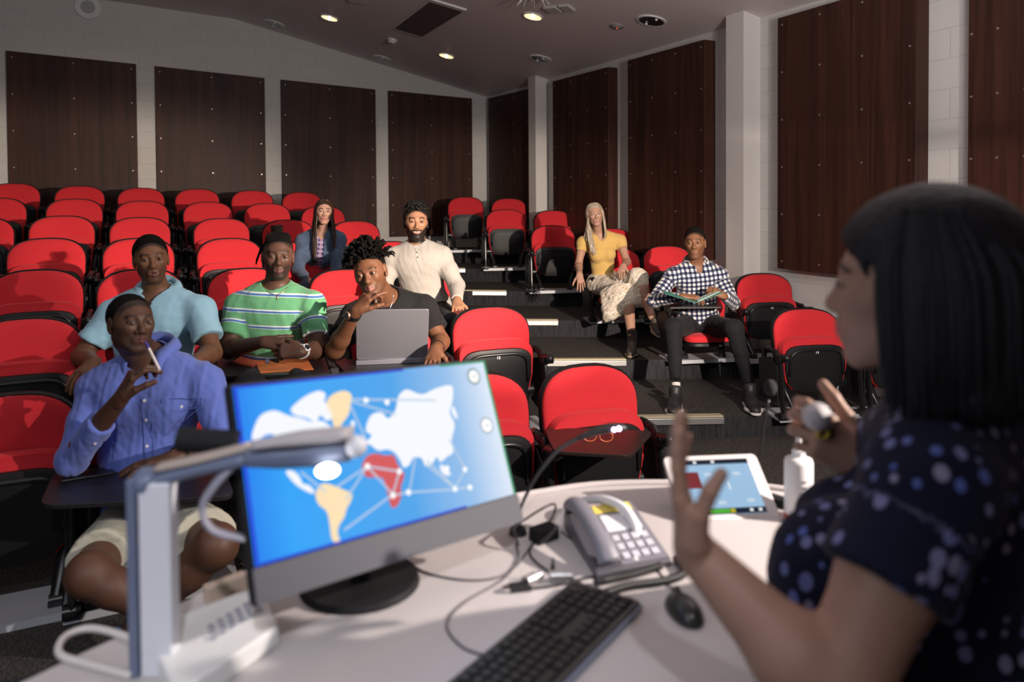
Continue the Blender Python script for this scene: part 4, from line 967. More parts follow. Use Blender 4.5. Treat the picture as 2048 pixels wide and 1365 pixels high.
# ================================================================== SOFT BODIES (distance fields turned into meshes)
V3 = lambda *a: np.array(a, float)
def nrm(v): v = np.asarray(v, float); return v/(np.linalg.norm(v)+1e-12)
class Field:
    def __init__(s): s.ops = []
    def add(s, fn, lo, hi, k=.01, mode='u'): s.ops.append((fn, np.asarray(lo, float), np.asarray(hi, float), k, mode))
    def cone(s, a, b, ra, rb=None, k=.012, mode='u', sq=None):
        a = np.asarray(a, float); b = np.asarray(b, float); rb = ra if rb is None else rb; ba = b-a; L2 = max(ba@ba, 1e-12)
        if sq is not None:   # (direction, factor): flattens the section along a direction
            n, f = nrm(sq[0]), sq[1]
        def fn(X, Y, Z):
            px, py, pz = X-a[0], Y-a[1], Z-a[2]
            t = np.clip((px*ba[0]+py*ba[1]+pz*ba[2])/L2, 0, 1); r = ra+(rb-ra)*t
            qx, qy, qz = px-t*ba[0], py-t*ba[1], pz-t*ba[2]
            if sq is not None:
                d = qx*n[0]+qy*n[1]+qz*n[2]; e = (1/f-1)*d
                qx, qy, qz = qx+e*n[0], qy+e*n[1], qz+e*n[2]
                l = np.sqrt(qx*qx+qy*qy+qz*qz); return (l-r)*(f if f < 1 else 1)
            return np.sqrt(qx*qx+qy*qy+qz*qz)-r
        m = max(ra, rb)*(max(1, sq[1]) if sq is not None else 1); s.add(fn, np.minimum(a, b)-m, np.maximum(a, b)+m, k, mode)
    def ell(s, c, r, R=None, k=.015, mode='u'):
        c = np.asarray(c, float); r = np.asarray(r, float) if hasattr(r, '__len__') else V3(r, r, r); R = np.eye(3) if R is None else R
        def fn(X, Y, Z):
            px, py, pz = X-c[0], Y-c[1], Z-c[2]
            q = [(px*R[0, i]+py*R[1, i]+pz*R[2, i]) for i in range(3)]
            k0 = np.sqrt(sum((q[i]/r[i])**2 for i in range(3))); k1 = np.sqrt(sum((q[i]/r[i]**2)**2 for i in range(3)))+1e-9
            return k0*(k0-1)/k1
        e = np.abs(R) @ r; s.add(fn, c-e, c+e, k, mode)
    def cut(s, p, n, k=.003):      # keep the side away from n
        p = np.asarray(p, float); n = nrm(n)
        s.add(lambda X, Y, Z: (X-p[0])*n[0]+(Y-p[1])*n[1]+(Z-p[2])*n[2], V3(-99, -99, -99), V3(99, 99, 99), k, 'i')
    def mesh(s, lo, hi, h, disp=None):
        lo = np.asarray(lo, float); hi = np.asarray(hi, float); n = np.maximum(4, np.ceil((hi-lo)/h).astype(int)+1)
        ax = [lo[i]+h*np.arange(n[i]) for i in range(3)]; D = np.full(n, .5, np.float32)
        for fn, a, b, k, mode in s.ops:
            mg = k+2.5*h
            i0 = [max(0, int((a[i]-mg-lo[i])/h)) for i in range(3)]; i1 = [min(n[i], int((b[i]+mg-lo[i])/h)+2) for i in range(3)]
            if any(i1[i] <= i0[i] for i in range(3)): continue
            sl = tuple(slice(i0[i], i1[i]) for i in range(3))
            X = ax[0][sl[0]][:, None, None]; Y = ax[1][sl[1]][None, :, None]; Z = ax[2][sl[2]][None, None, :]
            d = fn(X, Y, Z).astype(np.float32); o = D[sl]
            if mode == 'u': hh = np.maximum(k-np.abs(o-d), 0)/k; D[sl] = np.minimum(o, d)-hh*hh*k*.25
            elif mode == 's': d = -d; hh = np.maximum(k-np.abs(o-d), 0)/k; D[sl] = np.maximum(o, d)+hh*hh*k*.25
            elif mode == 'i': hh = np.maximum(k-np.abs(o-d), 0)/k; D[sl] = np.maximum(o, d)+hh*hh*k*.25
            elif mode == 'd': D[sl] = o+d      # displacement
        if disp is not None:
            D = D+disp(ax[0][:, None, None], ax[1][None, :, None], ax[2][None, None, :]).astype(np.float32)
        return surface_nets(D, lo, h)
def surface_nets(D, lo, h):
    ins = D < 0; n = D.shape
    cnt = np.zeros((n[0]-1, n[1]-1, n[2]-1), np.int8)
    offs = [(i, j, k) for i in (0, 1) for j in (0, 1) for k in (0, 1)]
    for i, j, k in offs: cnt += ins[i:n[0]-1+i, j:n[1]-1+j, k:n[2]-1+k]
    I, J, K_ = np.nonzero((cnt > 0) & (cnt < 8))
    if len(I) == 0: return np.zeros((0, 3)), np.zeros((0, 4), int)
    acc = np.zeros((len(I), 3)); w_ = np.zeros(len(I)); c = {o: D[I+o[0], J+o[1], K_+o[2]] for o in offs}
    for a in offs:
        for ax in range(3):
            if a[ax] == 1: continue
            b = list(a); b[ax] = 1; b = tuple(b); d0, d1 = c[a], c[b]; m = (d0 < 0) != (d1 < 0)
            t = np.where(m, d0/(d0-d1+1e-20), 0); p = np.zeros((len(I), 3)); p[:] = a; p[:, ax] += t
            acc += p*m[:, None]; w_ += m
    Vv = acc/w_[:, None]+np.stack([I, J, K_], 1); Vv = Vv*h+lo
    idx = np.full(cnt.shape, -1, np.int32); idx[I, J, K_] = np.arange(len(I)); F_ = []
    for ax in range(3):
        s0 = [slice(None)]*3; s1 = [slice(None)]*3; s0[ax] = slice(0, n[ax]-1); s1[ax] = slice(1, n[ax])
        A, B = ins[tuple(s0)], ins[tuple(s1)]; o1, o2 = [i for i in range(3) if i != ax]
        m = A != B; ii = np.nonzero(m); ok = (ii[o1] > 0) & (ii[o2] > 0) & (ii[o1] < n[o1]-1) & (ii[o2] < n[o2]-1); ii = [q[ok] for q in ii]
        def g(d1, d2): q = list(ii); q[o1] = q[o1]-d1; q[o2] = q[o2]-d2; return idx[tuple(q)]
        Q = np.stack([g(1, 1), g(0, 1), g(0, 0), g(1, 0)], 1); fl = A[tuple(ii)]
        if ax == 1: fl = ~fl
        Q[~fl] = Q[~fl][:, ::-1]; F_.append(Q)
    return Vv, np.concatenate(F_)
def mesh_from(parts, name, col=None, attr=None):
    """parts: list of (verts, quads); col(V)->(n,3) linear colours"""
    off = 0; Vs = []; Fs = []
    for v, f in parts:
        if len(v) == 0: continue
        Vs.append(v); Fs.append(f+off); off += len(v)
    Vv = np.concatenate(Vs); Ff = np.concatenate(Fs)
    me = bpy.data.meshes.new(name); me.vertices.add(len(Vv)); me.vertices.foreach_set('co', Vv.astype(np.float32).ravel())
    me.loops.add(Ff.size); me.loops.foreach_set('vertex_index', Ff.astype(np.int32).ravel())
    me.polygons.add(len(Ff)); me.polygons.foreach_set('loop_start', np.arange(0, Ff.size, 4, dtype=np.int32))
    me.update(calc_edges=True)
    if col is not None:
        a = me.color_attributes.new('col', 'FLOAT_COLOR', 'POINT'); c = np.ones((len(Vv), 4), np.float32); c[:, :3] = col(Vv); a.data.foreach_set('color', c.ravel())
    if attr is not None:
        for nm, fn in attr.items():
            a = me.attributes.new(nm, 'FLOAT_VECTOR', 'POINT'); a.data.foreach_set('vector', fn(Vv).astype(np.float32).ravel())
    me.shade_smooth(); return me
def vcol_mat(name, rough=.5, sss=0., bump=None, spec=.4, sheen=0):
    if name in MATS: return MATS[name]
    m, nt, b = new_mat(name); at = N(nt, 'ShaderNodeAttribute'); at.attribute_name = 'col'; nt.links.new(at.outputs['Color'], b.inputs['Base Color'])
    b.inputs['Roughness'].default_value = rough; b.inputs['Specular IOR Level'].default_value = spec
    if sheen: b.inputs['Sheen Weight'].default_value = sheen
    if sss: b.inputs['Subsurface Weight'].default_value = sss; b.inputs['Subsurface Radius'].default_value = (.010, .004, .002); b.inputs['Subsurface Scale'].default_value = 1
    if bump:
        tc = N(nt, 'ShaderNodeTexCoord'); nz = N(nt, 'ShaderNodeTexNoise'); nz.inputs['Scale'].default_value = bump[0]; nz.inputs['Detail'].default_value = 3; nt.links.new(tc.outputs['Object'], nz.inputs['Vector'])
        bp = N(nt, 'ShaderNodeBump'); bp.inputs['Strength'].default_value = bump[1]; bp.inputs['Distance'].default_value = bump[2]; nt.links.new(nz.outputs['Fac'], bp.inputs['Height']); nt.links.new(bp.outputs[0], b.inputs['Normal'])
    MATS[name] = m; return m
M_skin = vcol_mat('skin', .52, .06, (260, .25, .0012), .33)
M_eyew = mat('eye_white', (.36, .33, .31), .35, spec=.25)
M_iris = mat('iris_brown', (.025, .012, .007), .25, spec=.4)
M_iris2 = mat('iris_grey', (.10, .13, .14), .25, spec=.4)
def fbm(seed, sc=(9, 9, 9)):
    rs = np.random.RandomState(seed); W_ = [(rs.randn(3)*np.array(sc)*(1.0+.8*i), rs.rand()*6.28, 1/(1+.9*i)) for i in range(6)]
    def fn(X, Y, Z):
        o = 0
        for w, p, a in W_:
            q = w[0]*X+w[1]*Y+w[2]*Z+p; o = o+a*np.sin(q+1.7*np.sin(.5*q+Z*w[1]*.6))
        return o/3
    return fn
def basis(fwd, up):
    f = nrm(fwd); u = nrm(np.asarray(up, float)-f*(np.asarray(up, float)@f)); r = np.cross(f, u); return np.stack([r, f, u], 1)   # columns x(right of the figure), y forward, z up
def head_basis(pos, yaw, pitch, roll):
    """face direction relative to the camera: yaw>0 turns towards picture right, pitch>0 up, roll>0 clockwise in the picture"""
    f = CAM-np.asarray(pos, float); f[2] = 0; f = nrm(f); a = math.radians(yaw)
    # picture right seen from the camera = cross(up, towards camera)
    pr = np.cross(V3(0, 0, 1), f)
    f = f*math.cos(a)+pr*math.sin(a); p = math.radians(pitch); up = V3(0, 0, 1)
    side = np.cross(up, f); f2 = f*math.cos(p)+up*math.sin(p); u2 = up*math.cos(p)-f*math.sin(p)
    r = math.radians(roll); u3 = u2*math.cos(r)+side*math.sin(r)*1.0
    return basis(f2, u3)
def Lerp(a, b, t): return np.asarray(a)*(1-t)+np.asarray(b)*t
def zline_short(y): return np.interp(y, [-.12, -.05, -.022, -.010, .010, .022, .040, .058, .072, .09], [-.058, -.055, -.030, .008, .010, .040, .058, .071, .080, .084])
class Head:
    """all sizes in metres for a head 0.235 high, scaled by s"""
    def __init__(s, pos, R, sc=1., male=True, jaw=1., lips=1., wide=1., nose=1., smile=0, open_=0, brow=1, eye=1.):
        s.eye = eye
        s.p = np.asarray(pos, float); s.R = R; s.s = sc; s.male = male; s.jaw = jaw; s.lips = lips; s.w = wide; s.nose = nose; s.smile = smile; s.open = open_; s.brow = brow
    def W(s, x, y, z): return s.p+s.R @ (V3(x*s.w, y, z)*s.s)
    def L(s, V): return ((V-s.p) @ s.R)/s.s
    def build(s, Fd):
        S = s.s; E = lambda c, r, k=.02, mode='u': Fd.ell(s.W(*c), np.array(r)*S, s.R, k*S, mode); C = lambda a, b, ra, rb, k=.01, mode='u': Fd.cone(s.W(*a), s.W(*b), ra*S, rb*S, k*S, mode)
        j = s.jaw
        E((0, -.022, .032), (.074*s.w, .092, .082)); E((0, .030, .008), (.063*s.w, .058, .074), .03)
        E((0, .034, -.045), (.052*s.w*j, .050, .062), .03); C((-.042*j, .006, -.050), (-.018*j, .068, -.094), .018, .014, .03); C((.042*j, .006, -.050), (.018*j, .068, -.094), .018, .014, .03)
        E((0, .074, -.094), (.020*j, .016, .015), .02)
        C((-.038, .068, -.014), (-.052, .036, -.006), .014, .015, .025); C((.038, .068, -.014), (.052, .036, -.006), .014, .015, .025)
        C((-.034, .077, .026), (-.010, .083, .023), .0085*s.brow, .0085*s.brow, .018); C((.034, .077, .026), (.010, .083, .023), .0085*s.brow, .0085*s.brow, .018)
        for q in (-1, 1): E((q*.0315, .094, .006), (.0155, .0155, .0105), .012, 's')
        n = s.nose
        C((0, .084, .012), (0, .104, -.026), .0065, .0105*n, .010); C((-.0125*n, .092, -.031), (-.008, .098, -.030), .0072*n, .008, .007); C((.0125*n, .092, -.031), (.008, .098, -.030), .0072*n, .008, .007); E((0, .101, -.029), (.0105*n, .0105, .0085), .006)
        for q in (-1, 1): E((q*.0070*n, .100, -.0385), (.0032*n, .004, .0028), .002, 's')
        for q in (-1, 1):     # lids around the eye
            E((q*.0315, .0795, .006), (.0140, .0135, .0128), .006); E((q*.0315, .0935, .0055), (.0128, .0125, .0037*s.eye), .002, 's')
        # mouth
        E((0, .082, -.060), (.026, .016, .020), .018)
        l = s.lips; sm = s.smile*.006; mw = .0235+s.smile*.005; o = s.open*.004
        C((-mw, .0845, -.0600+sm), (0, .0975, -.0560+o*.4), .0028, .0048*l, .005); C((mw, .0845, -.0600+sm), (0, .0975, -.0560+o*.4), .0028, .0048*l, .005)
        C((-mw*.8, .086, -.0640+sm*.8), (0, .0955, -.0675-o), .0030, .0058*l, .005); C((mw*.8, .086, -.0640+sm*.8), (0, .0955, -.0675-o), .0030, .0058*l, .005)
        if s.open or s.smile > .5: E((0, .100, -.0612), (.016+s.smile*.006, .009, .0022+o*.6), .002, 's')
        else: C((-mw*.9, .0925, -.0612+sm), (0, .1045, -.0608), .0010, .0012, .003, 's'); C((mw*.9, .0925, -.0612+sm), (0, .1045, -.0608), .0010, .0012, .003, 's')
        for q in (-1, 1):
            E((q*.0755, -.004, -.002), (.0085, .0175, .030), .006); E((q*.083, .000, .002), (.0055, .0095, .019), .005, 's'); E((q*.0745, .003, -.028), (.006, .008, .010), .006)
    def eyes(s, par, iris=None, gaze=(0, 0)):
        for q in (-1, 1):
            bm = BM(); g = V3(gaze[0]*.4, 1, gaze[1]*.4); g = nrm(g); c = s.W(q*.0315, .0785, .0058); r = .0122*s.s
            ball(bm, (0, 0, 0), r, 20); bmesh.ops.transform(bm, matrix=Matrix.Translation(c), verts=bm.verts)
            e = obj('eye', bm, M_eyew, par, smooth=True)
            bm = BM(); d = s.R @ g; cyl(bm, c+d*r*.86, c+d*r*1.035, .0060*s.s, .0052*s.s, 20); obj('iris', bm, iris or M_iris, e, smooth=True)
    def colour(s, V, base, skin, lip, hair=None, hairline=None, beard=0, brow_c=None, brow_w=1., stubble=0, fade=None):
        """vertex colours by anatomy: lips, brows, beard, mouth line, nostrils"""
        P = s.L(V); x, y, z = P[:, 0]/s.w, P[:, 1], P[:, 2]; ax = np.abs(x)
        c = base
        def mixin(m, col):
            m = np.clip(m, 0, 1)[:, None]; c[:] = c*(1-m)+np.array(col)[None]*m
        inh = (np.abs(z) < .16) & (np.abs(y) < .118) & (ax < .095)
        sst = lambda e0, e1, v: np.clip((v-e0)/(e1-e0), 0, 1)
        if fade is not None:
            zl = zline_short(y)-fade+.012*(ax/.05)**2*(y > .045)*-1; mixin(sst(-.009, .001, z-zl)*inh*.85*(ax < .0745*s.w), np.array(hair)*1.2)
        if stubble: 
            m = sst(-.030, -.048, z+(.012*(ax < .02))*1)*sst(.150, .13, -z+0*z)*(y > -.02)*sst(.0, .012, y+.0*ax); m = m*(z > -.125); mixin(m*stubble*inh, np.array(hair)*.8)
        if beard:
            # jaw band, moustache and chin
            jn = .003*np.sin(z*900+x*700)
            jawm = sst(-.050, -.064, z+jn-(ax-.03)*1.1*(ax > .03))*sst(-.012, .0, y)*sst(-.135, -.125, z)
            side = sst(.046, .053, ax+jn)*sst(-.016, -.006, y)*sst(.048, .036, y+jn)*(z < .03)*(z > -.10)
            mou = sst(.036, .031, ax)*sst(-.0425, -.046, z)*(z > -.064)*(y > .07)
            chin = sst(-.074, -.080, z)*(y > .02)*sst(-.135, -.125, z)
            m = np.clip(jawm+side+mou+chin, 0, 1); mixin(m*inh*beard, hair)
        # lips
        mw = .0255+s.smile*.005; cu = -.0605+s.smile*.005*(ax/mw)**2
        up_ = 1-((z-cu)/(.0085*s.lips*(1-(ax/mw)**2*.9)+1e-4))**2; lo_ = 1-((z-cu+.002)/(.0125*s.lips*(1-(ax/mw)**2)+1e-4))**2
        m = np.where(z > cu, up_, lo_); m = np.clip(m*2.5, 0, 1)*(ax < mw)*(y > .078); mixin(m*inh, lip)
        if s.open or s.smile > .5:
            zc = -.0612+s.smile*.004*(ax/.022)**2; m = 1-(ax/(.016+s.smile*.004))**2-((z-zc)/(.0026+s.smile*.0016))**2; mixin(np.clip(m*3, 0, 1)*(y > .078)*(y < .099)*inh, (.50, .47, .42) if s.smile > .5 else (.05, .015, .012))
        else: mixin(sst(.0022, .0008, np.abs(z-cu))*(ax < mw)*(y > .080)*inh*.8, np.array(lip)*.25)
        # brows, lash line, lids
        if brow_c is not None:
            bz = .0265+.0045*np.sin(np.clip((ax-.012)/.036, 0, 1)*2.4)-.004*(ax > .042)
            m = sst(.0050*brow_w, .0022*brow_w, np.abs(z-bz))*sst(.010, .016, ax)*sst(.054, .046, ax)*(y > .05); mixin(m*inh*.92, brow_c)
        ex = (ax-.0315)/.0150; ez = (z-.0058)/.0056; m = sst(1.5, 1.0, ex**2+ez**2)*(y > .07); mixin(m*inh*.7, np.array(skin)*.30)
        for q in (-1, 1): pass
        m = (((ax-.007*s.nose)/.0036)**2+((z+.0395)/.0028)**2 < 1)*(y > .085); mixin(m*inh*.8, np.array(skin)*.15)
        return c
def arm_ops(Fd, sh, el, wr, r=(.050, .041, .033, .0255), k=.02):
    sh, el, wr = map(lambda v: np.asarray(v, float), (sh, el, wr)); m = Lerp(sh, el, .45)
    Fd.cone(sh, m, r[0], r[0]*.92, k); Fd.cone(m, el, r[0]*.92, r[1], k); m2 = Lerp(el, wr, .28)
    Fd.cone(el, m2, r[1], r[1]*.98, k); Fd.cone(m2, wr, r[1]*.98, r[3], k)
def hand_ops(Fd, wr, d, palm, s=1., curl=(.5, .5, .55, .6), spread=.12, thumb=(.6, .3), side=1, bend=None):
    """wr wrist, d direction wrist->knuckles, palm = palm normal (side the fingers curl to), side=+1 thumb along +cross(d,palm)"""
    d = nrm(d); palm = nrm(np.asarray(palm, float)-d*(np.asarray(palm, float)@d)); t = np.cross(d, palm)*side; wr = np.asarray(wr, float)
    P = lambda a, b, c: wr+(d*a+t*b+palm*c)*s
    Fd.cone(P(-.012, 0, 0), P(.018, 0, 0), .0235*s, .024*s, .012, sq=(palm, .74))
    Fd.cone(P(.012, .010, 0), P(.078, .024, 0), .0185*s, .0135*s, .014, sq=(palm, .80)); Fd.cone(P(.012, -.012, 0), P(.074, -.024, 0), .0180*s, .0125*s, .014, sq=(palm, .80)); Fd.cone(P(.01, 0, 0), P(.080, 0, -.002), .0180*s, .0135*s, .014, sq=(palm, .80))
    tips = []
    for i, (off, L, r) in enumerate(((.0275, (.043, .026, .021), .0088), (.0095, (.047, .030, .022), .0090), (-.0085, (.044, .028, .022), .0086), (-.0255, (.034, .021, .019), .0076))):
        b0 = P(.082-.006*abs(i-1)-(.004 if i == 3 else 0), off, 0); c = curl[i]; sp = spread*(1.5-i)*.9
        dirv = nrm(d*math.cos(sp)+t*math.sin(sp)); p = b0; a = c*.85
        for j in range(3):
            dj = dirv*math.cos(a)+palm*math.sin(a); q = p+dj*L[j]*s; rr = r*s*(1, .93, .84)[j]; Fd.cone(p, q, rr, rr*.93, .0035); p = q; a += c*(1.15, .8, 0)[j]
        tips.append(p)
    b0 = P(.022, .022, .006); o, c = thumb
    dv = nrm(d*math.cos(o+.25)+t*math.sin(o+.25)+palm*.35); p1 = b0+dv*.040*s; dv2 = nrm(d*math.cos(o)+t*math.sin(o)+palm*(.3+c)); p2 = p1+dv2*.034*s; dv3 = nrm(dv2+palm*c*.8-t*c*.5); p3 = p2+dv3*.025*s
    Fd.cone(b0, p1, .0165*s, .0118*s, .012); Fd.cone(p1, p2, .0112*s, .0100*s, .004); Fd.cone(p2, p3, .0100*s, .0082*s, .004); tips.append(p3)
    return tips
def bbox(pts, m): P = np.array([np.asarray(p, float) for p in pts]); return P.min(0)-m, P.max(0)+m

def zline_short(y): return np.interp(y, [-.12, -.05, -.022, -.010, .010, .022, .040, .058, .072, .09], [-.058, -.055, -.030, .008, .010, .040, .058, .071, .080, .084])
def hair_cap(H, Fd, t=.008, line=zline_short, top=0, back=0, side=1., rough=0, seed=1, drop=0):
    """hair mass hugging the skull above a hairline"""
    S = H.s; A = V3(.074*H.w, .092, .082); c = V3(0, -.022, .032); ys = np.linspace(-.14, .12, 60); zs = line(ys); fb = fbm(seed, (330, 330, 330))
    p0, R = H.p, H.R
    def fn(X, Y, Z):
        px, py, pz = X-p0[0], Y-p0[1], Z-p0[2]
        x, y, z = [(px*R[0, i]+py*R[1, i]+pz*R[2, i])/S for i in range(3)]
        a = A+V3(t*side, t+back, t+top)
        q = [(x-c[0])/a[0], (y-c[1])/a[1], (z-c[2])/a[2]]
        k0 = np.sqrt(q[0]**2+q[1]**2+q[2]**2); k1 = np.sqrt((q[0]/a[0])**2+(q[1]/a[1])**2+(q[2]/a[2])**2)+1e-9; d = k0*(k0-1)/k1
        a2 = V3(.063*H.w+t*.8*side, .058+t*.8, .074+t*.6+top*.6); q = [x/a2[0], (y-.03)/a2[1], (z-.008)/a2[2]]
        k0 = np.sqrt(q[0]**2+q[1]**2+q[2]**2); k1 = np.sqrt((q[0]/a2[0])**2+(q[1]/a2[1])**2+(q[2]/a2[2])**2)+1e-9; d = np.minimum(d, k0*(k0-1)/k1)
        if rough: d = d+rough*fb(x, y, z)
        zl = np.interp(y, ys, zs)+.0025*fb(x*.7, y*.7, z*.7)-drop+.012*(np.abs(x)/.05)**2*(y > .045)*-1
        e = zl-z; h = np.maximum(.006-np.abs(d-e), 0)/.006
        return (np.maximum(d, e)+h*h*.006*.25)*S
    m = .14*S+max(top, back, 0); Fd.add(fn, p0-m, p0+m, .002)
# ================================================================== PEOPLE
from mathutils.bvhtree import BVHTree
def J(px, py, dep): return np.array(at_depth(px, py, dep))
def depth_of(p): return float((np.asarray(p, float)-CAM)@FW)
def bvh(o):
    me = o.data; return BVHTree.FromPolygons([o.matrix_world @ v.co for v in me.vertices], [tuple(p.vertices) for p in me.polygons])
def hit(tree, px, py):
    d = Vector(ray(px, py)).normalized(); best = (None, None, None, 1e9)
    for t in (tree if isinstance(tree, (list, tuple)) else [tree]):
        q = t.ray_cast(Vector(CAM), d)
        if q[0] is not None and q[3] < best[3]: best = q
    return best[0], best[1]
def hits(tree, pts, lift=.002):
    out = []
    for p in pts:
        l, n = hit(tree, *p)
        if l is not None: out.append(l+n*lift)
    return out
def cloth_noise(seed, amp, sc=(30, 30, 22)):
    f = fbm(seed, sc); g = fbm(seed+50, (75, 75, 60)); return lambda X, Y, Z: amp*(f(X, Y, Z)+.35*g(X, Y, Z))
def clipped(Fd, a, b, ra, rb, p, n, k=.02):
    """cone with a flat end at p (n points to the removed side)"""
    a, b, p = map(lambda v: np.asarray(v, float), (a, b, p)); n = nrm(n); ba = b-a; L2 = ba@ba
    def fn(X, Y, Z):
        px, py, pz = X-a[0], Y-a[1], Z-a[2]; t = np.clip((px*ba[0]+py*ba[1]+pz*ba[2])/L2, 0, 1); r = ra+(rb-ra)*t
        d = np.sqrt((px-t*ba[0])**2+(py-t*ba[1])**2+(pz-t*ba[2])**2)-r
        e = (X-p[0])*n[0]+(Y-p[1])*n[1]+(Z-p[2])*n[2]; h = np.maximum(.008-np.abs(d-e), 0)/.008; return np.maximum(d, e)+h*h*.002
    m = max(ra, rb); Fd.add(fn, np.minimum(a, b)-m, np.maximum(a, b)+m, k)
def torso_ops(Fd, nb, sa, sb, pv, f, s=1., infl=0., male=True, belly=1., bust=0):
    """sa, sb shoulder joints; f forward"""
    up = nrm(nb-pv); R = basis(f, up); w = np.linalg.norm(sa-sb)/.36
    E = lambda t, off, r, k=.05: Fd.ell(Lerp(nb, pv, t)+R @ (V3(*off)*s), (V3(*r)*s+infl)*V3(1, 1, 1), R, k)
    for q in (sa, sb):
        Fd.cone(nb+R @ V3(0, -.015, -.010)*s, q+R @ V3(0, 0, -.005)*s, .052*s+infl, .053*s+infl, .03)
    if male:
        E(.28, (0, .004, 0), (.165*w, .112, .145)); E(.62, (0, .008, 0), (.142*w, .106*belly, .16)); E(.96, (0, .0, 0), (.160, .120, .105))
        for q in (-1, 1): E(.24, (q*.065*w, .070, 0), (.075, .042, .065), .05)
    else:
        E(.28, (0, .0, 0), (.138*w, .095, .14)); E(.62, (0, .0, 0), (.115*w, .088*belly, .14)); E(.98, (0, .0, 0), (.155, .118, .10))
        for q in (-1, 1): E(.40, (q*.062*w, .075+bust, 0), (.058, .052+bust, .060), .03)
    return R
def attr_torso(nb, R, arms):
    """cloth coordinates: x across, z up from the neck base; sleeves measured along the arm"""
    def fn(V):
        P = (V-nb) @ R
        for (sh, el, wr, off) in arms:
            d = nrm(el-sh); L = np.linalg.norm(el-sh); t = (V-sh)@d; q = (V-sh)-t[:, None]*d; r = np.linalg.norm(q, axis=1)
            t2 = (V-el)@nrm(wr-el); q2 = (V-el)-t2[:, None]*nrm(wr-el); r2 = np.linalg.norm(q2, axis=1)
            m = (t > .055) & (r < .085); e1 = nrm(np.cross(d, R[:, 1]))
            u = q@e1; z = -t-off
            P[m] = np.stack([u, q@np.cross(d, e1), z], 1)[m]
            m2 = (t2 > .03) & (r2 < .075) & (t > L*.7); d2 = nrm(wr-el); e2 = nrm(np.cross(d2, R[:, 1]))
            P[m2] = np.stack([q2@e2, q2@np.cross(d2, e2), -t2-L-off], 1)[m2]
        return P
    return fn
def cloth_mat(name, col, rough=.85, pattern=None, bump=(500, .3, .001), sheen=.15, tex=None):
    m, nt, b = new_mat(name); b.inputs['Roughness'].default_value = rough; b.inputs['Specular IOR Level'].default_value = .2; b.inputs['Sheen Weight'].default_value = sheen
    at = N(nt, 'ShaderNodeAttribute'); at.attribute_name = 'cloth'; tc = N(nt, 'ShaderNodeTexCoord')
    nz = N(nt, 'ShaderNodeTexNoise'); nz.inputs['Scale'].default_value = bump[0]; nt.links.new(tc.outputs['Object'], nz.inputs['Vector'])
    bp = N(nt, 'ShaderNodeBump'); bp.inputs['Strength'].default_value = bump[1]; bp.inputs['Distance'].default_value = bump[2]; nt.links.new(nz.outputs['Fac'], bp.inputs['Height']); nt.links.new(bp.outputs[0], b.inputs['Normal'])
    b.inputs['Base Color'].default_value = (*col, 1)
    if pattern:
        sp = N(nt, 'ShaderNodeSeparateXYZ'); nt.links.new(at.outputs['Vector'], sp.inputs[0]); out = pattern(nt, sp, at); nt.links.new(out, b.inputs['Base Color'])
    return m
def math_(nt, op, a, b=None):
    n = N(nt, 'ShaderNodeMath', operation=op)
    for i, v in enumerate((a, b)):
        if v is None: continue
        if isinstance(v, (int, float)): n.inputs[i].default_value = v
        else: nt.links.new(v, n.inputs[i])
    return n.outputs[0]
def mix_(nt, f, a, b):
    n = N(nt, 'ShaderNodeMix', data_type='RGBA'); nt.links.new(f, n.inputs[0])
    for i, v in ((6, a), (7, b)):
        if isinstance(v, tuple): n.inputs[i].default_value = (*v, 1)
        else: nt.links.new(v, n.inputs[i])
    return n.outputs[2]
def collar(par, name, nb, R, s, m, r0=.062, h=.032, fall=.035, gap=.5, point=.045, tilt=.0, back_h=.02, wide=1.15):
    """turned-down collar: stand plus leaf, open at the front"""
    bm = BM(); n = 26; rows = []
    for i in range(n+1):
        t = -1+2*i/n; a = t*(PI-gap*.5); x, y = math.sin(a), -math.cos(a)       # t=0 back, ends at the front
        e = abs(t)**3; fx = (abs(t) > .78)*(abs(t)-.78)/.22
        top = nb+R @ (V3(x*r0*1.02, y*r0*1.05-.012, h+back_h*(1-abs(t))-.030*e)*s); low = nb+R @ (V3(x*(r0+.010)*wide, y*(r0+.012)*wide-.010+point*.25*fx, h-fall-.034*e+back_h*.5*(1-abs(t))-point*fx)*s)
        inn = nb+R @ (V3(x*r0*.98, y*r0*1.0-.012, h-.03-.034*e)*s)
        rows.append([bm.verts.new(q) for q in (inn, top, (top*.55+low*.45)+R @ V3(x, y, 0)*.006*s, low)])
    for a, b in zip(rows, rows[1:]):
        for k in range(3): bm.faces.new((a[k], b[k], b[k+1], a[k+1]))
    return obj(name, bm, m, par, smooth=True, solid=.0035*s)
class Person:
    def __init__(s, label, group=None):
        s.label = label; s.skin = Field(); s.top = Field(); s.leg = Field(); s.root = None; s.parts = []
    def start(s, base):
        s.root = empty('person', base, 0, s.label, 'person'); s.inv = Matrix.Translation(s.root.location).inverted(); return s
    def add(s, name, me, m, par=None, **kw):
        o = obj(name, me, m, None, **kw); o.parent = par or s.root
        if par is None: o.matrix_parent_inverse = s.inv
        return o
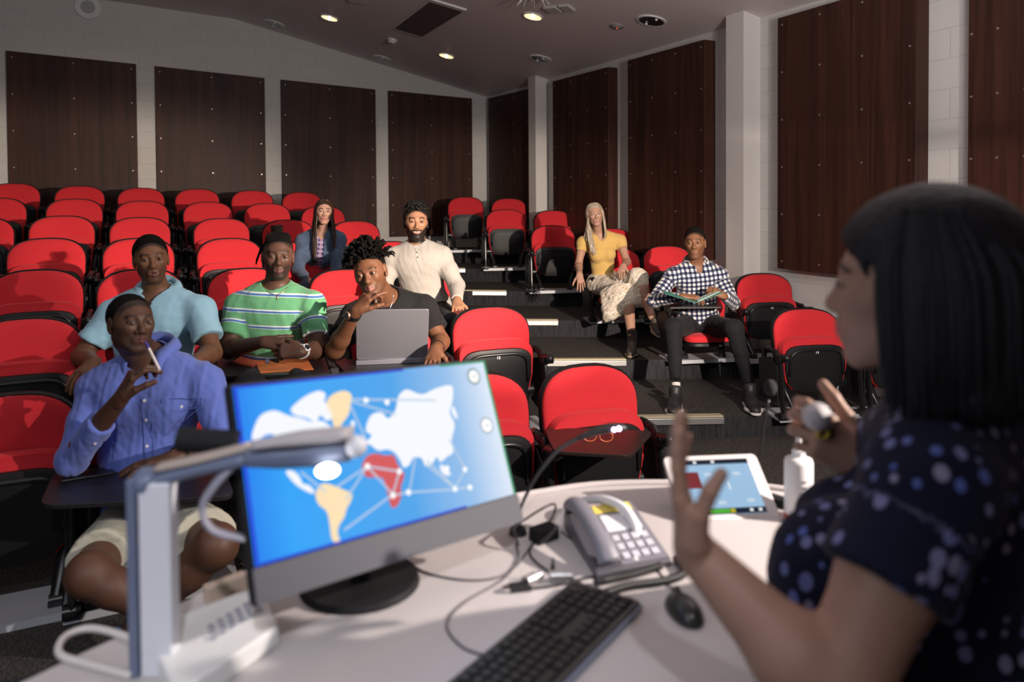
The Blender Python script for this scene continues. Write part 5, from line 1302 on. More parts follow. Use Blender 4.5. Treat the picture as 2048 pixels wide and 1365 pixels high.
def seated(lbl, head, skin, hairc=(.010, .008, .007), lip=None, nb=None, sh=None, pv=None, f=None, arms=None, hands=None, s=1., male=True, neck=(.052, .060),
           top=None, legs=None, base=None, hvox=.0024, head_kw={}, hair_fn=None, col_kw={}, iris=None, gaze=(0, 0), extra_skin=None):
    """head=(px,py,dep,yaw,pitch,roll,scale); arms=[(elbow,wrist)...]; returns Person with .H .tree"""
    P = Person(lbl); hp = J(*head[:3]); R = head_basis(hp, *head[3:6]); H = Head(hp, R, head[6], male=male, **head_kw); P.H = H
    nb, pv = np.asarray(nb), np.asarray(pv); sa, sb = sh
    P.start(tuple(base if base is not None else (pv[0], pv[1], pv[2]-.12)))
    Fd = P.skin; H.build(Fd)
    Fd.cone(H.W(0, -.020, -.060), nb+nrm(pv-nb)*.02*s-nrm(f)*.01, neck[0]*head[6], neck[1]*s, .028)
    # sternomastoid hint and throat
    Fd.cone(H.W(-.045, -.012, -.045), nb+nrm(f)*.035*s+nrm(sa-sb)*.012, .012*s, .010*s, .02); Fd.cone(H.W(.045, -.012, -.045), nb+nrm(f)*.035*s-nrm(sa-sb)*.012, .012*s, .010*s, .02)
    torso_ops(Fd, nb, sa, sb, pv, f, s, -.002, male)
    hs = []
    for (shd, (el, wr, *rest)) in zip((sa, sb), arms):
        rr = rest[0] if rest else ((.050, .042, .036, .0265) if male else (.041, .035, .030, .0225))
        arm_ops(Fd, shd, el, wr, tuple(x*s for x in rr))
    parts = [Fd.mesh(*bbox([hp], .165*head[6]), hvox)]
    # neck and shoulders below the head box
    lo, hi = bbox([nb, sa, sb], .09); parts.append(Fd.mesh(lo, hi, .006))
    for i, (shd, (el, wr, *rest)) in enumerate(zip((sa, sb), arms)):
        lo, hi = bbox([Lerp(shd, el, .3), el, wr], .065); parts.append(Fd.mesh(lo, hi, .005))
    if hands:
        for i, h in enumerate(hands):
            if h is None: continue
            Fh = Field(); wr = arms[i][1]; el = arms[i][0]; Fh.cone(Lerp(el, wr, .55), wr, .033*s, .0255*s, .01)
            tips = hand_ops(Fh, wr, h['d'], h['palm'], s*h.get('s', 1), h.get('curl', (.5, .5, .55, .6)), h.get('spread', .12), h.get('thumb', (.6, .3)), h.get('side', 1))
            parts.append(Fh.mesh(*bbox([wr]+tips, .065), .0026)); h['tips'] = tips
    lipc = lip or tuple(c*k for c, k in zip(skin, (1.15, .85, .9)))
    def col(V):
        c = np.tile(np.array(skin, float)[None], (len(V), 1)); n = fbm(3, (60, 60, 60))(V[:, 0], V[:, 1], V[:, 2]); c *= (1+.06*n)[:, None]
        return H.colour(V, c, skin, lipc, hair=hairc, **col_kw)
    body = P.add('body', mesh_from(parts, 'body', col), M_skin); P.body = body
    e0 = len(bpy.data.objects)
    for q in (-1, 1):
        g = nrm(V3(gaze[0]*.4, 1, gaze[1]*.4)); c = H.W(q*.0315, .0785, .0058); r = .0124*H.s; bm = BM(); ball(bm, c, r, 20)
        e = P.add('eye', bm, M_eyew, smooth=True); d = H.R @ g; bm = BM(); cyl(bm, c+d*r*.80, c+d*r*1.04, .0072*H.s, .0058*H.s, 18); P.add('iris', bm, iris or M_iris, e, smooth=True).matrix_parent_inverse = e.matrix_world.inverted() if False else Matrix()
    if hair_fn: hair_fn(P, H)
    P.nb, P.pv, P.sa, P.sb, P.f, P.s, P.arms = nb, pv, sa, sb, f, s, arms; P.R = basis(f, nb-pv)
    return P
def kid(o, par, P):      # parent a world-space mesh under a child of the person
    o.parent = par; o.matrix_parent_inverse = Matrix(); return o
def shirt(P, name, m, infl=.010, sleeves=(('short', .7), ('short', .7)), neck=.060, vneck=0, hem=.06, seed=1, amp=.004, vox=.0065, male=True, bust=0, belly=1., ssz=(.060, .064), extra=()):
    nb, pv, sa, sb, f, s = P.nb, P.pv, P.sa, P.sb, P.f, P.s; up = nrm(nb-pv); Fd = Field()
    R = torso_ops(Fd, nb, sa, sb, pv, f, s, infl, male, belly, bust)
    for e_ in extra: Fd.ell(*e_)
    pts = [nb+up*.06, sa, sb, pv-up*.1]
    for (shd, (el, wr, *_), sl) in zip((sa, sb), P.arms, sleeves):
        if sl is None: continue
        if sl[0] == 'short':
            d = nrm(el-shd); e = Lerp(shd, el, sl[1]); clipped(Fd, shd, Lerp(shd, el, sl[1]+.12), ssz[0]*s, ssz[1]*s, e, d+V3(0, 0, -.0), .035); pts.append(e)
        else:
            Fd.cone(shd, Lerp(shd, el, .5), .058*s, .056*s, .035); Fd.cone(Lerp(shd, el, .5), el, .056*s, .051*s, .02)
            e = Lerp(el, wr, sl[1]); clipped(Fd, el, Lerp(el, wr, min(1.05, sl[1]+.1)), .051*s, sl[2] if len(sl) > 2 else .040*s, e, nrm(wr-el), .02); pts += [el, e]
    dn = cloth_noise(seed, amp); lo, hi = bbox(pts, .19*s); Fd.add(dn, lo, hi, .01, 'd')
    if hem: Fd.cut(pv-up*hem, -up, .01)
    top = P.H.W(0, -.03, -.04)
    Fd.cone(nb-up*.0+nrm(f)*.012*s, top, neck*s, neck*1.05*s, .006, 's')
    if vneck: Fd.cone(nb+nrm(f)*.05*s, nb+nrm(f)*.13*s-up*vneck*s, .040*s, .010*s, .006, 's')
    me = mesh_from([Fd.mesh(lo, hi, vox)], name, attr={'cloth': attr_torso(nb, R, [(shd, a[0], a[1], .0) for shd, a in zip((sa, sb), P.arms)])})
    o = P.add(name, me, m); P.shirt = o; P.tree = [bvh(o), P.__dict__.setdefault('btree', None) or bvh(P.body)]; P.btree = P.tree[1]; return o
def legs_(P, name, m, hips, knees, ankles, r=(.088, .066, .050, .040), s=1., end=.97, amp=.004, seed=5, vox=.008, pelvis=True, skin=None, short=None):
    Fd = Field(); pts = []
    if pelvis: Fd.ell(P.pv, V3(.17, .13, .12)*s, P.R, .03); pts.append(P.pv)
    for h, k, a in zip(hips, knees, ankles):
        Fd.cone(h, k, r[0]*s, r[1]*s, .04)
        if short is None: clipped(Fd, k, a, r[1]*s*.98, r[3]*s, Lerp(k, a, end), nrm(np.asarray(a)-k), .03); pts += [h, k, a]
        else:
            pts += [h, k]
    if short is not None:
        for h, k in zip(hips, knees):
            pass
        F2 = Field(); F2.ell(P.pv, V3(.17, .13, .12)*s, P.R, .03)
        for h, k in zip(hips, knees): e = Lerp(h, k, short); clipped(F2, h, Lerp(h, k, short+.1), r[0]*s, r[1]*s*1.25, e, nrm(np.asarray(k)-h), .04)
        Fd = F2
    lo, hi = bbox(pts, .13*s)
    o = P.add(name, mesh_from([Fd.mesh(lo, hi, vox, cloth_noise(seed, amp))], name, attr={'cloth': lambda V: V}), m); return o
def bare_legs(P, skinc, knees, ankles, hips=None, r=(.062, .052, .036), s=1., name='bare_legs', thigh=.075):
    Fd = Field(); pts = []
    for i, (k, a) in enumerate(zip(knees, ankles)):
        k = np.asarray(k); a = np.asarray(a); m = Lerp(k, a, .3); Fd.cone(k, m, r[0]*s*.92, r[1]*s*1.05, .03); Fd.cone(m, a, r[1]*s*1.05, r[2]*s, .03); pts += [k, a]
        Fd.ell(k, V3(.055, .055, .058)*s, None, .03)
        if hips is not None: Fd.cone(hips[i], k, thigh*s, r[0]*s, .03); pts.append(hips[i])
    lo, hi = bbox(pts, .10); return P.add(name, mesh_from([Fd.mesh(lo, hi, .006)], name, lambda V: np.tile(np.array(skinc)[None], (len(V), 1))), M_skin)
def shoe(P, heel, toe, name, m, msole, s=1., high=0, accent=None):
    heel, toe = np.asarray(heel, float), np.asarray(toe, float); d = nrm(toe-heel); up = nrm(V3(0, 0, 1)-d*d[2]); x = np.cross(d, up); L = np.linalg.norm(toe-heel); Fd = Field(); W_ = lambda a, b, c: heel+d*a*L+x*b*s+up*c*s
    Fd.cone(W_(.12, 0, .040), W_(.60, 0, .034), .036*s, .040*s, .02, sq=(up, .95)); Fd.cone(W_(.60, 0, .030), W_(.88, .004, .026), .038*s, .030*s, .02, sq=(up, .8)); Fd.cone(W_(.14, 0, .05), W_(.22, 0, .090+high), .036*s, .038*s, .02)
    Fd.cone(W_(.22, 0, .085), W_(.55, 0, .048), .030*s, .026*s, .02); Fd.cut(W_(0, 0, .012), -up, .004); Fd.cone(W_(.18, 0, .10+high), W_(.14, 0, .16+high), .028*s, .03*s, .006, 's')
    lo, hi = bbox([W_(0, 0, 0), W_(1, 0, 0), W_(.2, 0, .12+high)], .06); o = P.add(name, mesh_from([Fd.mesh(lo, hi, .0045)], name), m)
    F2 = Field(); F2.cone(W_(.13, 0, .010), W_(.60, 0, .010), .040*s, .045*s, .02, sq=(up, .42)); F2.cone(W_(.60, 0, .010), W_(.90, .004, .010), .045*s, .032*s, .02, sq=(up, .42)); F2.cut(W_(0, 0, 0), -up, .003)
    kid(obj('sole', mesh_from([F2.mesh(lo, hi, .0045)], 'sole'), msole), o, P)
    bm = BM()
    for i in range(4):
        t = .30+.08*i; h = .088-.012*i+high*.2; tube(bm, [W_(t, -.020, h-.010), W_(t+.02, 0, h+.006), W_(t+.04, .020, h-.010)], .0028, 6, 4); tube(bm, [W_(t, .020, h-.010), W_(t+.02, 0, h+.007), W_(t+.04, -.020, h-.010)], .0028, 6, 4)
    kid(obj('laces', bm, accent or mat('lace_grey', (.35, .33, .30), .7), smooth=True), o, P); return o
M_hairb = mat('hair_black_curly', (.006, .005, .0045), .85, bump=(420, 1.0, .006), spec=.1)
M_hairw = mat('hair_black_wavy', (.007, .006, .005), .55, bump=(120, .8, .004, (1, 1, .3)), spec=.25)
def strand_mat(name, c0, c1, rough=.38):
    m, nt, b = new_mat(name); b.inputs['Roughness'].default_value = rough; b.inputs['Specular IOR Level'].default_value = .4
    tc = N(nt, 'ShaderNodeTexCoord'); mp = N(nt, 'ShaderNodeMapping'); mp.inputs['Scale'].default_value = (140, 140, 9); nt.links.new(tc.outputs['Object'], mp.inputs['Vector']); nz = N(nt, 'ShaderNodeTexNoise'); nz.inputs['Scale'].default_value = 1; nz.inputs['Detail'].default_value = 4; nt.links.new(mp.outputs[0], nz.inputs['Vector'])
    cr = N(nt, 'ShaderNodeValToRGB'); e = cr.color_ramp.elements; e[0].position = .35; e[0].color = (*c0, 1); e[1].position = .68; e[1].color = (*c1, 1); nt.links.new(nz.outputs['Fac'], cr.inputs[0]); nt.links.new(cr.outputs[0], b.inputs['Base Color'])
    bp = N(nt, 'ShaderNodeBump'); bp.inputs['Strength'].default_value = .6; bp.inputs['Distance'].default_value = .003; nt.links.new(nz.outputs['Fac'], bp.inputs['Height']); nt.links.new(bp.outputs[0], b.inputs['Normal']); return m
def cap_hair(m=None, **kw):
    def fn(P, H):
        Fd = Field(); hair_cap(H, Fd, **kw); P.hair = P.add('hair', mesh_from([Fd.mesh(*bbox([H.p], .17*H.s), .003)], 'hair'), m or M_hairb)
    return fn
def long_hair(m, length=.40, n=46, front=38, r=.0085, part=.004, spread=1., seed=3, forward=(0, 0), cap_t=.010):
    def fn(P, H):
        Fd = Field(); hair_cap(H, Fd, t=cap_t, line=lambda y: np.interp(y, [-.12, -.05, -.02, .0, .02, .04, .055, .085], [-.09, -.09, -.08, -.06, .0, .045, .062, .076]))
        rs = random.Random(seed); bm = BM()
        for i in range(n):
            for sd in (-1, 1):
                th = math.radians(front+(178-front)*(i+rs.random()*.6)/n); sx, cy = math.sin(th)*sd, math.cos(th); k = 1+rs.random()*.05
                tl = length*(1-.12*rs.random()); a = H.W(part*sd, .055*cy-.012, .119); b = H.W(sx*.052*k, .055*cy-.018, .098); c = H.W(sx*.079*k, .085*cy-.020, .035); d = H.W(sx*.084*k, .082*cy-.022, -.045)
                dn = V3(0, 0, -1); out = (H.R @ V3(sx, cy*.35, 0)); e = d+dn*.10*H.s+out*.012*spread+np.asarray([*forward, 0])*0.02; g = e+dn*(tl-.16)*.5+out*.010*rs.uniform(-.6, 1); h = g+dn*(tl-.16)*.5+out*.012*rs.uniform(-1, 1)
                tube(bm, [a, b, c, d, e, g, h], [r*.7, r, r, r*.95, r*.9, r*.75, r*.25], 6, 4)
        P.hair = P.add('hair', bm, m, smooth=True)
        P.add('hair_crown', mesh_from([Fd.mesh(*bbox([H.p], .17*H.s), .0035)], 'hair_crown'), m)
    return fn
def rounded_board(name, lbl, corners, z, th, m, cat='writing tablet', r=.04, group=None):
    """writing tablet: rounded quad from four pixel corners on the plane z"""
    C = [on_z(x, y, z) for x, y in corners]; out = []
    for i in range(4):
        a, b, c = C[i-1], C[i], C[(i+1) % 4]; d1 = (a-b).normalized(); d2 = (c-b).normalized(); p, q = b+d1*r, b+d2*r
        for t in [i_/5 for i_ in range(6)]: out.append(((1-t)**2*p+2*t*(1-t)*b+t*t*q))
    bm = BM(); poly_prism(bm, [(p.x, p.y) for p in out], z-th, z); o = obj(name, bm, m, bevel=.002); return tag(o, lbl, cat, group), C
def buttons(P, pts, m, r=.0055, par=None, name='button'):
    for p in pts:
        l, n = hit(P.tree[0], *p)
        if l is None: continue
        bm = BM(); cyl(bm, l-n*.001, l+n*.0025, r, r*.9, 12); kid(obj(name, bm, m, smooth=45), par or P.shirt, P)
def line_on(P, pts, m, r=.0012, name='seam', lift=.0005, par=None, closed=False):
    q = hits(P.tree if 'neck' in name or 'pend' in name else P.tree[0], pts, lift)
    if len(q) < 2: return
    bm = BM(); tube(bm, q, r, 5, 3, smooth_path='neck' in name); return kid(obj(name, bm, m, smooth=True), par or P.shirt, P)
def ring_on(P, c, d, r, w, m, name, par=None, th=.004):
    """band around a limb"""
    c = np.asarray(c); d = nrm(d); u = nrm(np.cross(d, V3(.3, .2, 1))); v = np.cross(d, u); bm = BM(); seg = 28; prof = [(r, -w/2), (r+th, -w/2), (r+th, w/2), (r, w/2)]; R_ = []
    for k in range(seg):
        a = 2*PI*k/seg; R_.append([bm.verts.new(c+(u*math.cos(a)+v*math.sin(a))*q+d*t) for q, t in prof])
    for k in range(seg):
        for i in range(4): bm.faces.new((R_[k][i], R_[(k+1) % seg][i], R_[(k+1) % seg][(i+1) % 4], R_[k][(i+1) % 4]))
    bmesh.ops.recalc_face_normals(bm, faces=bm.faces); return kid(obj(name, bm, m, smooth=45), par or P.body, P)
def watch_face(P, c, n, r, m1, m2, par, square=False):
    c = Vector(c); n = Vector(nrm(n)); bm = BM()
    if square:
        q = n.to_track_quat('Z', 'Y').to_matrix().to_4x4(); bmesh.ops.create_cube(bm, size=1, matrix=Matrix.Translation(c) @ q @ Matrix.Diagonal((r*1.7, r*2, .010, 1)))
    else: cyl(bm, c-n*.004, c+n*.005, r, r*.95, 24)
    o = kid(obj('watch_case', bm, m1, smooth=45, bevel=.002), par, P); bm = BM(); cyl(bm, c+n*.0045, c+n*.0058, r*.8, r*.8, 20); kid(obj('watch_dial', bm, m2, smooth=45), o, P)
CR = V3(*(RT*V3(1, 1, 0))); CR = nrm(CR)                    # picture right, level
CT = nrm(-FW*V3(1, 1, 0))                                   # towards the camera, level
UPZ = V3(0, 0, 1)
M_btn = mat('button_white', (.65, .65, .68), .4)

# ---------------------------------------------------------------- front man, blue button shirt
M_blue = cloth_mat('shirt_blue', (.115, .165, .50), bump=(900, .35, .0012), sheen=.2)
nb = J(300, 716, 2.93); sa, sb = J(192, 776, 2.90), J(410, 764, 2.92); pv = J(300, 1035, 2.93)
f = np.cross(nrm(nb-pv), nrm(sa-sb))
arms = [(J(142, 922, 2.74), J(243, 796, 2.62)), (J(452, 890, 2.80), J(350, 915, 2.56))]
SK1 = (.082, .037, .022)
P1 = seated('man in blue button-up shirt and cream shorts holding a pen to his chin, front left', (262, 648, 2.84, 22, 6, 4, .97), SK1, nb=nb, sh=(sa, sb), pv=pv, f=f, arms=arms, s=1.05,
    hands=[dict(d=CR*.42+UPZ*.90, palm=-CT*.55+CR*.8-UPZ*.1, side=-1, curl=(.62, .75, .85, .9), thumb=(.35, .45), spread=.04, s=1.04), dict(d=-CR*.95-UPZ*.16+CT*.12, palm=-UPZ+CR*.1, side=-1, curl=(.10, .12, .14, .18), spread=.16, thumb=(.7, .05))],
    head_kw=dict(lips=1.35, nose=1.2, wide=1.02, jaw=1.08), hair_fn=cap_hair(t=.004, rough=.0012, drop=.006), col_kw=dict(brow_c=(.008, .006, .005), stubble=.35, fade=.006), gaze=(.5, .25), lip=(.10, .035, .028), neck=(.056, .066))
shirt(P1, 'shirt', M_blue, infl=.016, sleeves=(('long', .62, .046), ('long', .72, .044)), neck=.070, vneck=.06, seed=11, amp=.007, vox=.006)
collar(P1.shirt, 'collar', P1.nb+UPZ*.014, P1.R, 1.12, M_blue, r0=.069, h=.046, fall=.028, gap=1.1, point=.050, wide=1.22)
buttons(P1, [(289, 802), (292, 841), (294, 893), (190, 888), (363, 814)], M_btn, .0062)
M_bseam = mat('seam_blue', (.07, .10, .36), .8)
line_on(P1, [(283, 800), (286, 830), (288, 880), (289, 925)], M_bseam, .0016); line_on(P1, [(302, 800), (304, 830), (306, 880), (306, 925)], M_bseam, .0012)
line_on(P1, [(322, 806), (345, 822), (362, 824), (403, 812), (402, 796), (340, 798), (322, 800), (322, 806)], M_bseam, .0014, 'pocket'); line_on(P1, [(326, 826), (330, 872), (395, 868), (402, 815)], M_bseam, .0009, 'pocket')
M_short = cloth_mat('shorts_cream', (.42, .40, .32), bump=(700, .3, .001))
hips = [J(262, 1045, 2.90), J(345, 1040, 2.90)]; kn = [J(178, 1150, 2.40), J(432, 1092, 2.45)]; an = [J(330, 1235, 2.40), J(262, 1262, 2.48)]
legs_(P1, 'shorts', M_short, hips, kn, an, r=(.100, .082, .05, .04), short=.80, amp=.006, vox=.007)
bare_legs(P1, SK1, kn, an, [Lerp(hips[i], kn[i], .5) for i in (0, 1)], r=(.066, .054, .036))
M_shoeb = mat('shoe_blue', (.05, .12, .25), .6); M_solew = mat('sole_white', (.55, .52, .50), .5)
shoe(P1, an[0]+V3(0, .06, -.12), an[0]+V3(.08, -.16, -.13), 'shoe', M_shoeb, M_solew); shoe(P1, an[1]+V3(0, .06, -.10), an[1]+V3(-.08, -.16, -.10), 'shoe', M_shoeb, M_solew)
ring_on(P1, Lerp(arms[1][0], arms[1][1], .93), arms[1][1]-arms[1][0], .031, .020, M_blk, 'wristwatch')
# pen in his hand
bm = BM(); a, b = J(319, 740, 2.55), J(291, 684, 2.62); cyl(bm, a, Lerp(a, b, .75), .0050, .0050, 12); pen = obj('pen', bm, mat('pen_white', (.70, .62, .60), .35), smooth=45); tag(pen, 'white pen held to the chin of the man in the blue shirt', 'pen')
bm = BM(); cyl(bm, Lerp(a, b, .75), b, .0050, .0032, 12); obj('pen_tip', bm, mat('pen_blue', (.05, .05, .35), .3), pen, smooth=45)
t1, C1 = rounded_board('writing_tablet', 'black writing tablet under the forearm of the man in the blue shirt', [(78, 1012), (470, 992), (440, 915), (112, 934)], .665, .016, M_tab, r=.06)
bm = BM(); c = on_z(176, 952, .665); d1 = (on_z(230, 948, .665)-on_z(120, 958, .665)).normalized(); ang = math.atan2(d1.y, d1.x); box(bm, (0, 0, .0045), (.165, .078, .008), bev=.002)
phn = obj('mobile_phone', bm, mat('phone_black', (.012, .012, .014), .15)); phn.location = (c.x, c.y, .666); phn.rotation_euler = (0, 0, ang+.25); tag(phn, 'black mobile phone on the front man\'s writing tablet', 'phone')

# ---------------------------------------------------------------- man in the pale blue polo shirt
M_polo = cloth_mat('polo_pale_blue', (.30, .52, .64), bump=(700, .4, .0012))
nb = J(316, 590, 3.55); sa, sb = J(226, 630, 3.52), J(402, 622, 3.52); pv = J(306, 770, 3.60); f = np.cross(nrm(nb-pv), nrm(sa-sb))
arms = [(J(164, 712, 3.45), J(188, 726, 3.22)), (J(424, 706, 3.42), J(392, 722, 3.18))]
SK2 = (.155, .068, .035)
P2 = seated('man in a pale blue polo shirt sitting behind the man with the pen', (302, 519, 3.48, 4, 0, -4, .95), SK2, nb=nb, sh=(sa, sb), pv=pv, f=f, arms=arms, s=1.0,
    hands=[dict(d=-CR*.1+CT*.9-UPZ*.3, palm=-UPZ, side=-1, curl=(.4, .4, .5, .5)), dict(d=-CR*.3+CT*.9-UPZ*.3, palm=-UPZ, side=1)], head_kw=dict(lips=1.25, nose=1.12, open_=.6), hair_fn=cap_hair(t=.006, rough=.0016, top=.003, drop=.006), col_kw=dict(brow_c=(.010, .007, .005), stubble=.5, fade=.006), lip=(.17, .065, .05), gaze=(.2, 0))
shirt(P2, 'polo_shirt', M_polo, infl=.016, sleeves=(('short', .68), ('short', .66)), ssz=(.062, .070), neck=.066, vneck=.07, seed=21, amp=.006)
collar(P2.shirt, 'collar', P2.nb+UPZ*.016+nrm(P2.f)*.008, P2.R, 1.08, M_polo, r0=.068, h=.040, fall=.024, gap=1.2, point=.042, wide=1.25)
M_trd = cloth_mat('trousers_dark', (.008, .008, .010), sheen=.02); hips = [J(275, 775, 3.6), J(345, 775, 3.6)]; kn = [J(245, 790, 3.15), J(370, 790, 3.15)]; an = [k+V3(0, -.02, -.40) for k in kn]
legs_(P2, 'trousers', M_trd, hips, kn, an)

# ---------------------------------------------------------------- man in the green striped shirt
def stripe_pat(nt, sp, at):
    z = math_(nt, 'MODULO', math_(nt, 'ADD', math_(nt, 'MULTIPLY', sp.outputs['Z'], -1.), 10.0+.005), .078)
    w1 = math_(nt, 'LESS_THAN', math_(nt, 'ABSOLUTE', math_(nt, 'SUBTRACT', z, .030)), .0035); b1 = math_(nt, 'LESS_THAN', math_(nt, 'ABSOLUTE', math_(nt, 'SUBTRACT', z, .038)), .0045)
    w2 = math_(nt, 'LESS_THAN', math_(nt, 'ABSOLUTE', math_(nt, 'SUBTRACT', z, .0440)), .0012)
    c = mix_(nt, b1, (.105, .31, .155), (.045, .13, .36)); c = mix_(nt, w1, c, (.55, .62, .62)); return mix_(nt, w2, c, (.55, .62, .62))
M_green = cloth_mat('tshirt_green_stripes', (.14, .36, .2), pattern=stripe_pat, bump=(700, .3, .001))
nb = J(551, 578, 3.76); sa, sb = J(476, 612, 3.72), J(624, 608, 3.72); pv = J(545, 745, 3.78); f = np.cross(nrm(nb-pv), nrm(sa-sb))
arms = [(J(456, 700, 3.62), J(528, 684, 3.42)), (J(636, 700, 3.62), J(600, 704, 3.38))]
SK3 = (.078, .036, .023)
P3 = seated('man with a hair bun in a green striped t-shirt with clasped hands', (556, 513, 3.70, 2, -1, 1, .96), SK3, nb=nb, sh=(sa, sb), pv=pv, f=f, arms=arms, s=.98,
    hands=[dict(d=CR*.92-UPZ*.12+CT*.2, palm=-UPZ*.6-CT*.6, side=1, curl=(.25, .3, .4, .5), spread=.14, thumb=(.6, .1)), dict(d=-CR*.92+UPZ*.1+CT*.15, palm=-CT*.8-UPZ*.4, side=-1, curl=(.7, .7, .75, .8), thumb=(.5, .3))],
    head_kw=dict(lips=1.35, nose=1.2, wide=1.0, jaw=.97), hair_fn=cap_hair(t=.002, rough=.0008), col_kw=dict(brow_c=(.010, .007, .006), stubble=.75, fade=.0), lip=(.12, .05, .045), neck=(.054, .064))
H = P3.H; bm = BM(); rs = random.Random(4); c0 = H.W(.004, -.050, .118)
for i in range(34):
    a = rs.random()*6.28; r_ = .017; p = c0+H.R @ V3(math.cos(a)*r_, math.sin(a)*r_, rs.uniform(-.004, .018)); q = c0+H.R @ V3(math.cos(a+1.2)*r_*1.5, math.sin(a+1.2)*r_*1.4, rs.uniform(.002, .034)); e = c0+H.R @ V3(math.cos(a+2.4)*r_*.8, math.sin(a+2.4)*r_, rs.uniform(.01, .04)); tube(bm, [p, q, e], .0042, 6, 4)
for i in range(26):     # hair drawn back in locks
    a = -1.35+2.7*i/25; tube(bm, [H.W(math.sin(a)*.062, .055*math.cos(a)*1.0+.005, .082-.012*abs(a)), H.W(math.sin(a)*.052, .01, .112), H.W(.004, -.045, .122)], .0045, 6, 5)
for k in range(4): tube(bm, [H.W(.072, -.03, .06-.01*k), H.W(.088+.004*k, -.02, .03-.012*k), H.W(.094+.004*k, -.01, -.005-.012*k)], .0035, 6, 4)
kid(obj('hair_bun', bm, M_hairb, smooth=True), P3.hair, P3)
shirt(P3, 'striped_tshirt', M_green, infl=.014, sleeves=(('short', .70), ('short', .70)), ssz=(.060, .066), neck=.066, seed=31, amp=.005)
M_gold = mat('gold_chain', (.55, .38, .22), .3, .9)
line_on(P3, [(527, 571), (535, 583), (549, 590), (556, 590), (565, 585), (576, 575)], M_gold, .0016, 'necklace', .002); line_on(P3, [(555, 590), (555, 599)], M_gold, .0035, 'pendant', .003)
line_on(P3, [(575, 628), (577, 662), (600, 668), (613, 655), (612, 630)], mat('seam_green', (.06, .22, .10), .8), .001, 'pocket')
bnd = ring_on(P3, Lerp(arms[1][0], arms[1][1], .90), arms[1][1]-arms[1][0], .029, .024, mat('band_white', (.75, .75, .76), .4), 'wristwatch'); watch_face(P3, Lerp(arms[1][0], arms[1][1], .90)+nrm(UPZ*.5+CR*.6+CT*.3)*.034, UPZ*.5+CR*.6+CT*.3, .017, mat('watch_white', (.8, .8, .8), .3), M_bez, bnd, True)
hips = [J(515, 760, 3.75), J(580, 760, 3.75)]; kn = [J(500, 775, 3.3), J(600, 775, 3.3)]; an = [k+V3(0, -.02, -.40) for k in kn]; legs_(P3, 'trousers', M_trd, hips, kn, an)
t3, C3 = rounded_board('writing_tablet', 'black writing tablet with an orange envelope in front of the green striped man', [(428, 752), (660, 748), (648, 711), (436, 716)], .90, .014, M_tab, r=.05)
def flat_on(name, lbl, cat, corners, z, th, m, bev=.0):
    C = [on_z(x, y, z) for x, y in corners]; bm = BM(); poly_prism(bm, [(p.x, p.y) for p in C], z+.0006, z+.0006+th); o = obj(name, bm, m, bevel=bev); return tag(o, lbl, cat)
M_or = mat('envelope_orange', (.78, .20, .055), .6); M_or2 = mat('envelope_fold', (.60, .13, .03), .6)
env = flat_on('envelope', 'orange paper envelope with pointed flap on the green striped man\'s tablet', 'envelope', [(519, 747), (627, 740), (607, 707), (508, 711)], .90, .003, M_or)
def bar(a, b, z, r, m, name, par): bm = BM(); tube(bm, [on_z(*a, z), on_z(*b, z)], r, 5, 2); return obj(name, bm, m, par)
for a, b in (((627, 740), (565, 727)), ((565, 727), (607, 708)), ((519, 747), (565, 727)), ((565, 727), (509, 712))): bar(a, b, .9040, .0008, M_or2, 'fold_line', env)
flat_on('mobile_phone', 'orange-cased phone lying beside the orange envelope', 'phone', [(465, 727), (505, 736), (524, 728), (482, 717)], .90, .009, mat('case_orange', (.75, .13, .07), .4), .002)
o = flat_on('earphones', 'black earphones lying on the orange envelope', 'earphones', [(541, 722), (556, 727), (562, 718), (550, 712)], .904, .006, M_bez, .002)
o = flat_on('eraser', 'tiny blue and clear vial on the envelope\'s left part', 'vial', [(531, 727), (538, 728), (537, 716), (532, 716)], .904, .005, mat('vial_blue', (.25, .30, .6), .3), .001); o.name = 'vial'

# ---------------------------------------------------------------- man with the laptop
M_bt = cloth_mat('tshirt_black', (.008, .008, .009), sheen=.03); SK4 = (.125, .052, .026)
nb = J(775, 596, 3.84); sa, sb = J(708, 632, 3.78), J(848, 616, 3.86); pv = J(786, 765, 3.98); f = np.cross(nrm(nb-pv), nrm(sa-sb))
arms = [(J(670, 700, 3.56), J(712, 622, 3.42)), (J(882, 684, 3.78), J(872, 698, 3.53))]
P4 = seated('curly-haired man in a black t-shirt, chin on hand, behind the laptop', (741, 545, 3.62, -12, -5, -13, 1.0), SK4, nb=nb, sh=(sa, sb), pv=pv, f=f, arms=arms, s=1.0,
    hands=[dict(d=CR*.62+UPZ*.75+CT*.0, palm=-CT*.55+CR*.35-UPZ*.4, side=-1, curl=(.35, .85, 1.0, 1.1), thumb=(.35, .2), spread=.03), dict(d=-CR*.1-UPZ*.45+CT*.9, palm=-UPZ-CT*.3, side=1, curl=(.2, .2, .25, .3))],
    head_kw=dict(lips=1.25, nose=1.12, wide=.97, jaw=.95), hair_fn=cap_hair(t=.008, rough=.002, side=.4, top=.02), col_kw=dict(brow_c=(.012, .008, .006), stubble=.35), lip=(.19, .07, .06), gaze=(.25, 0))
H = P4.H; bm = BM(); rs = random.Random(9)
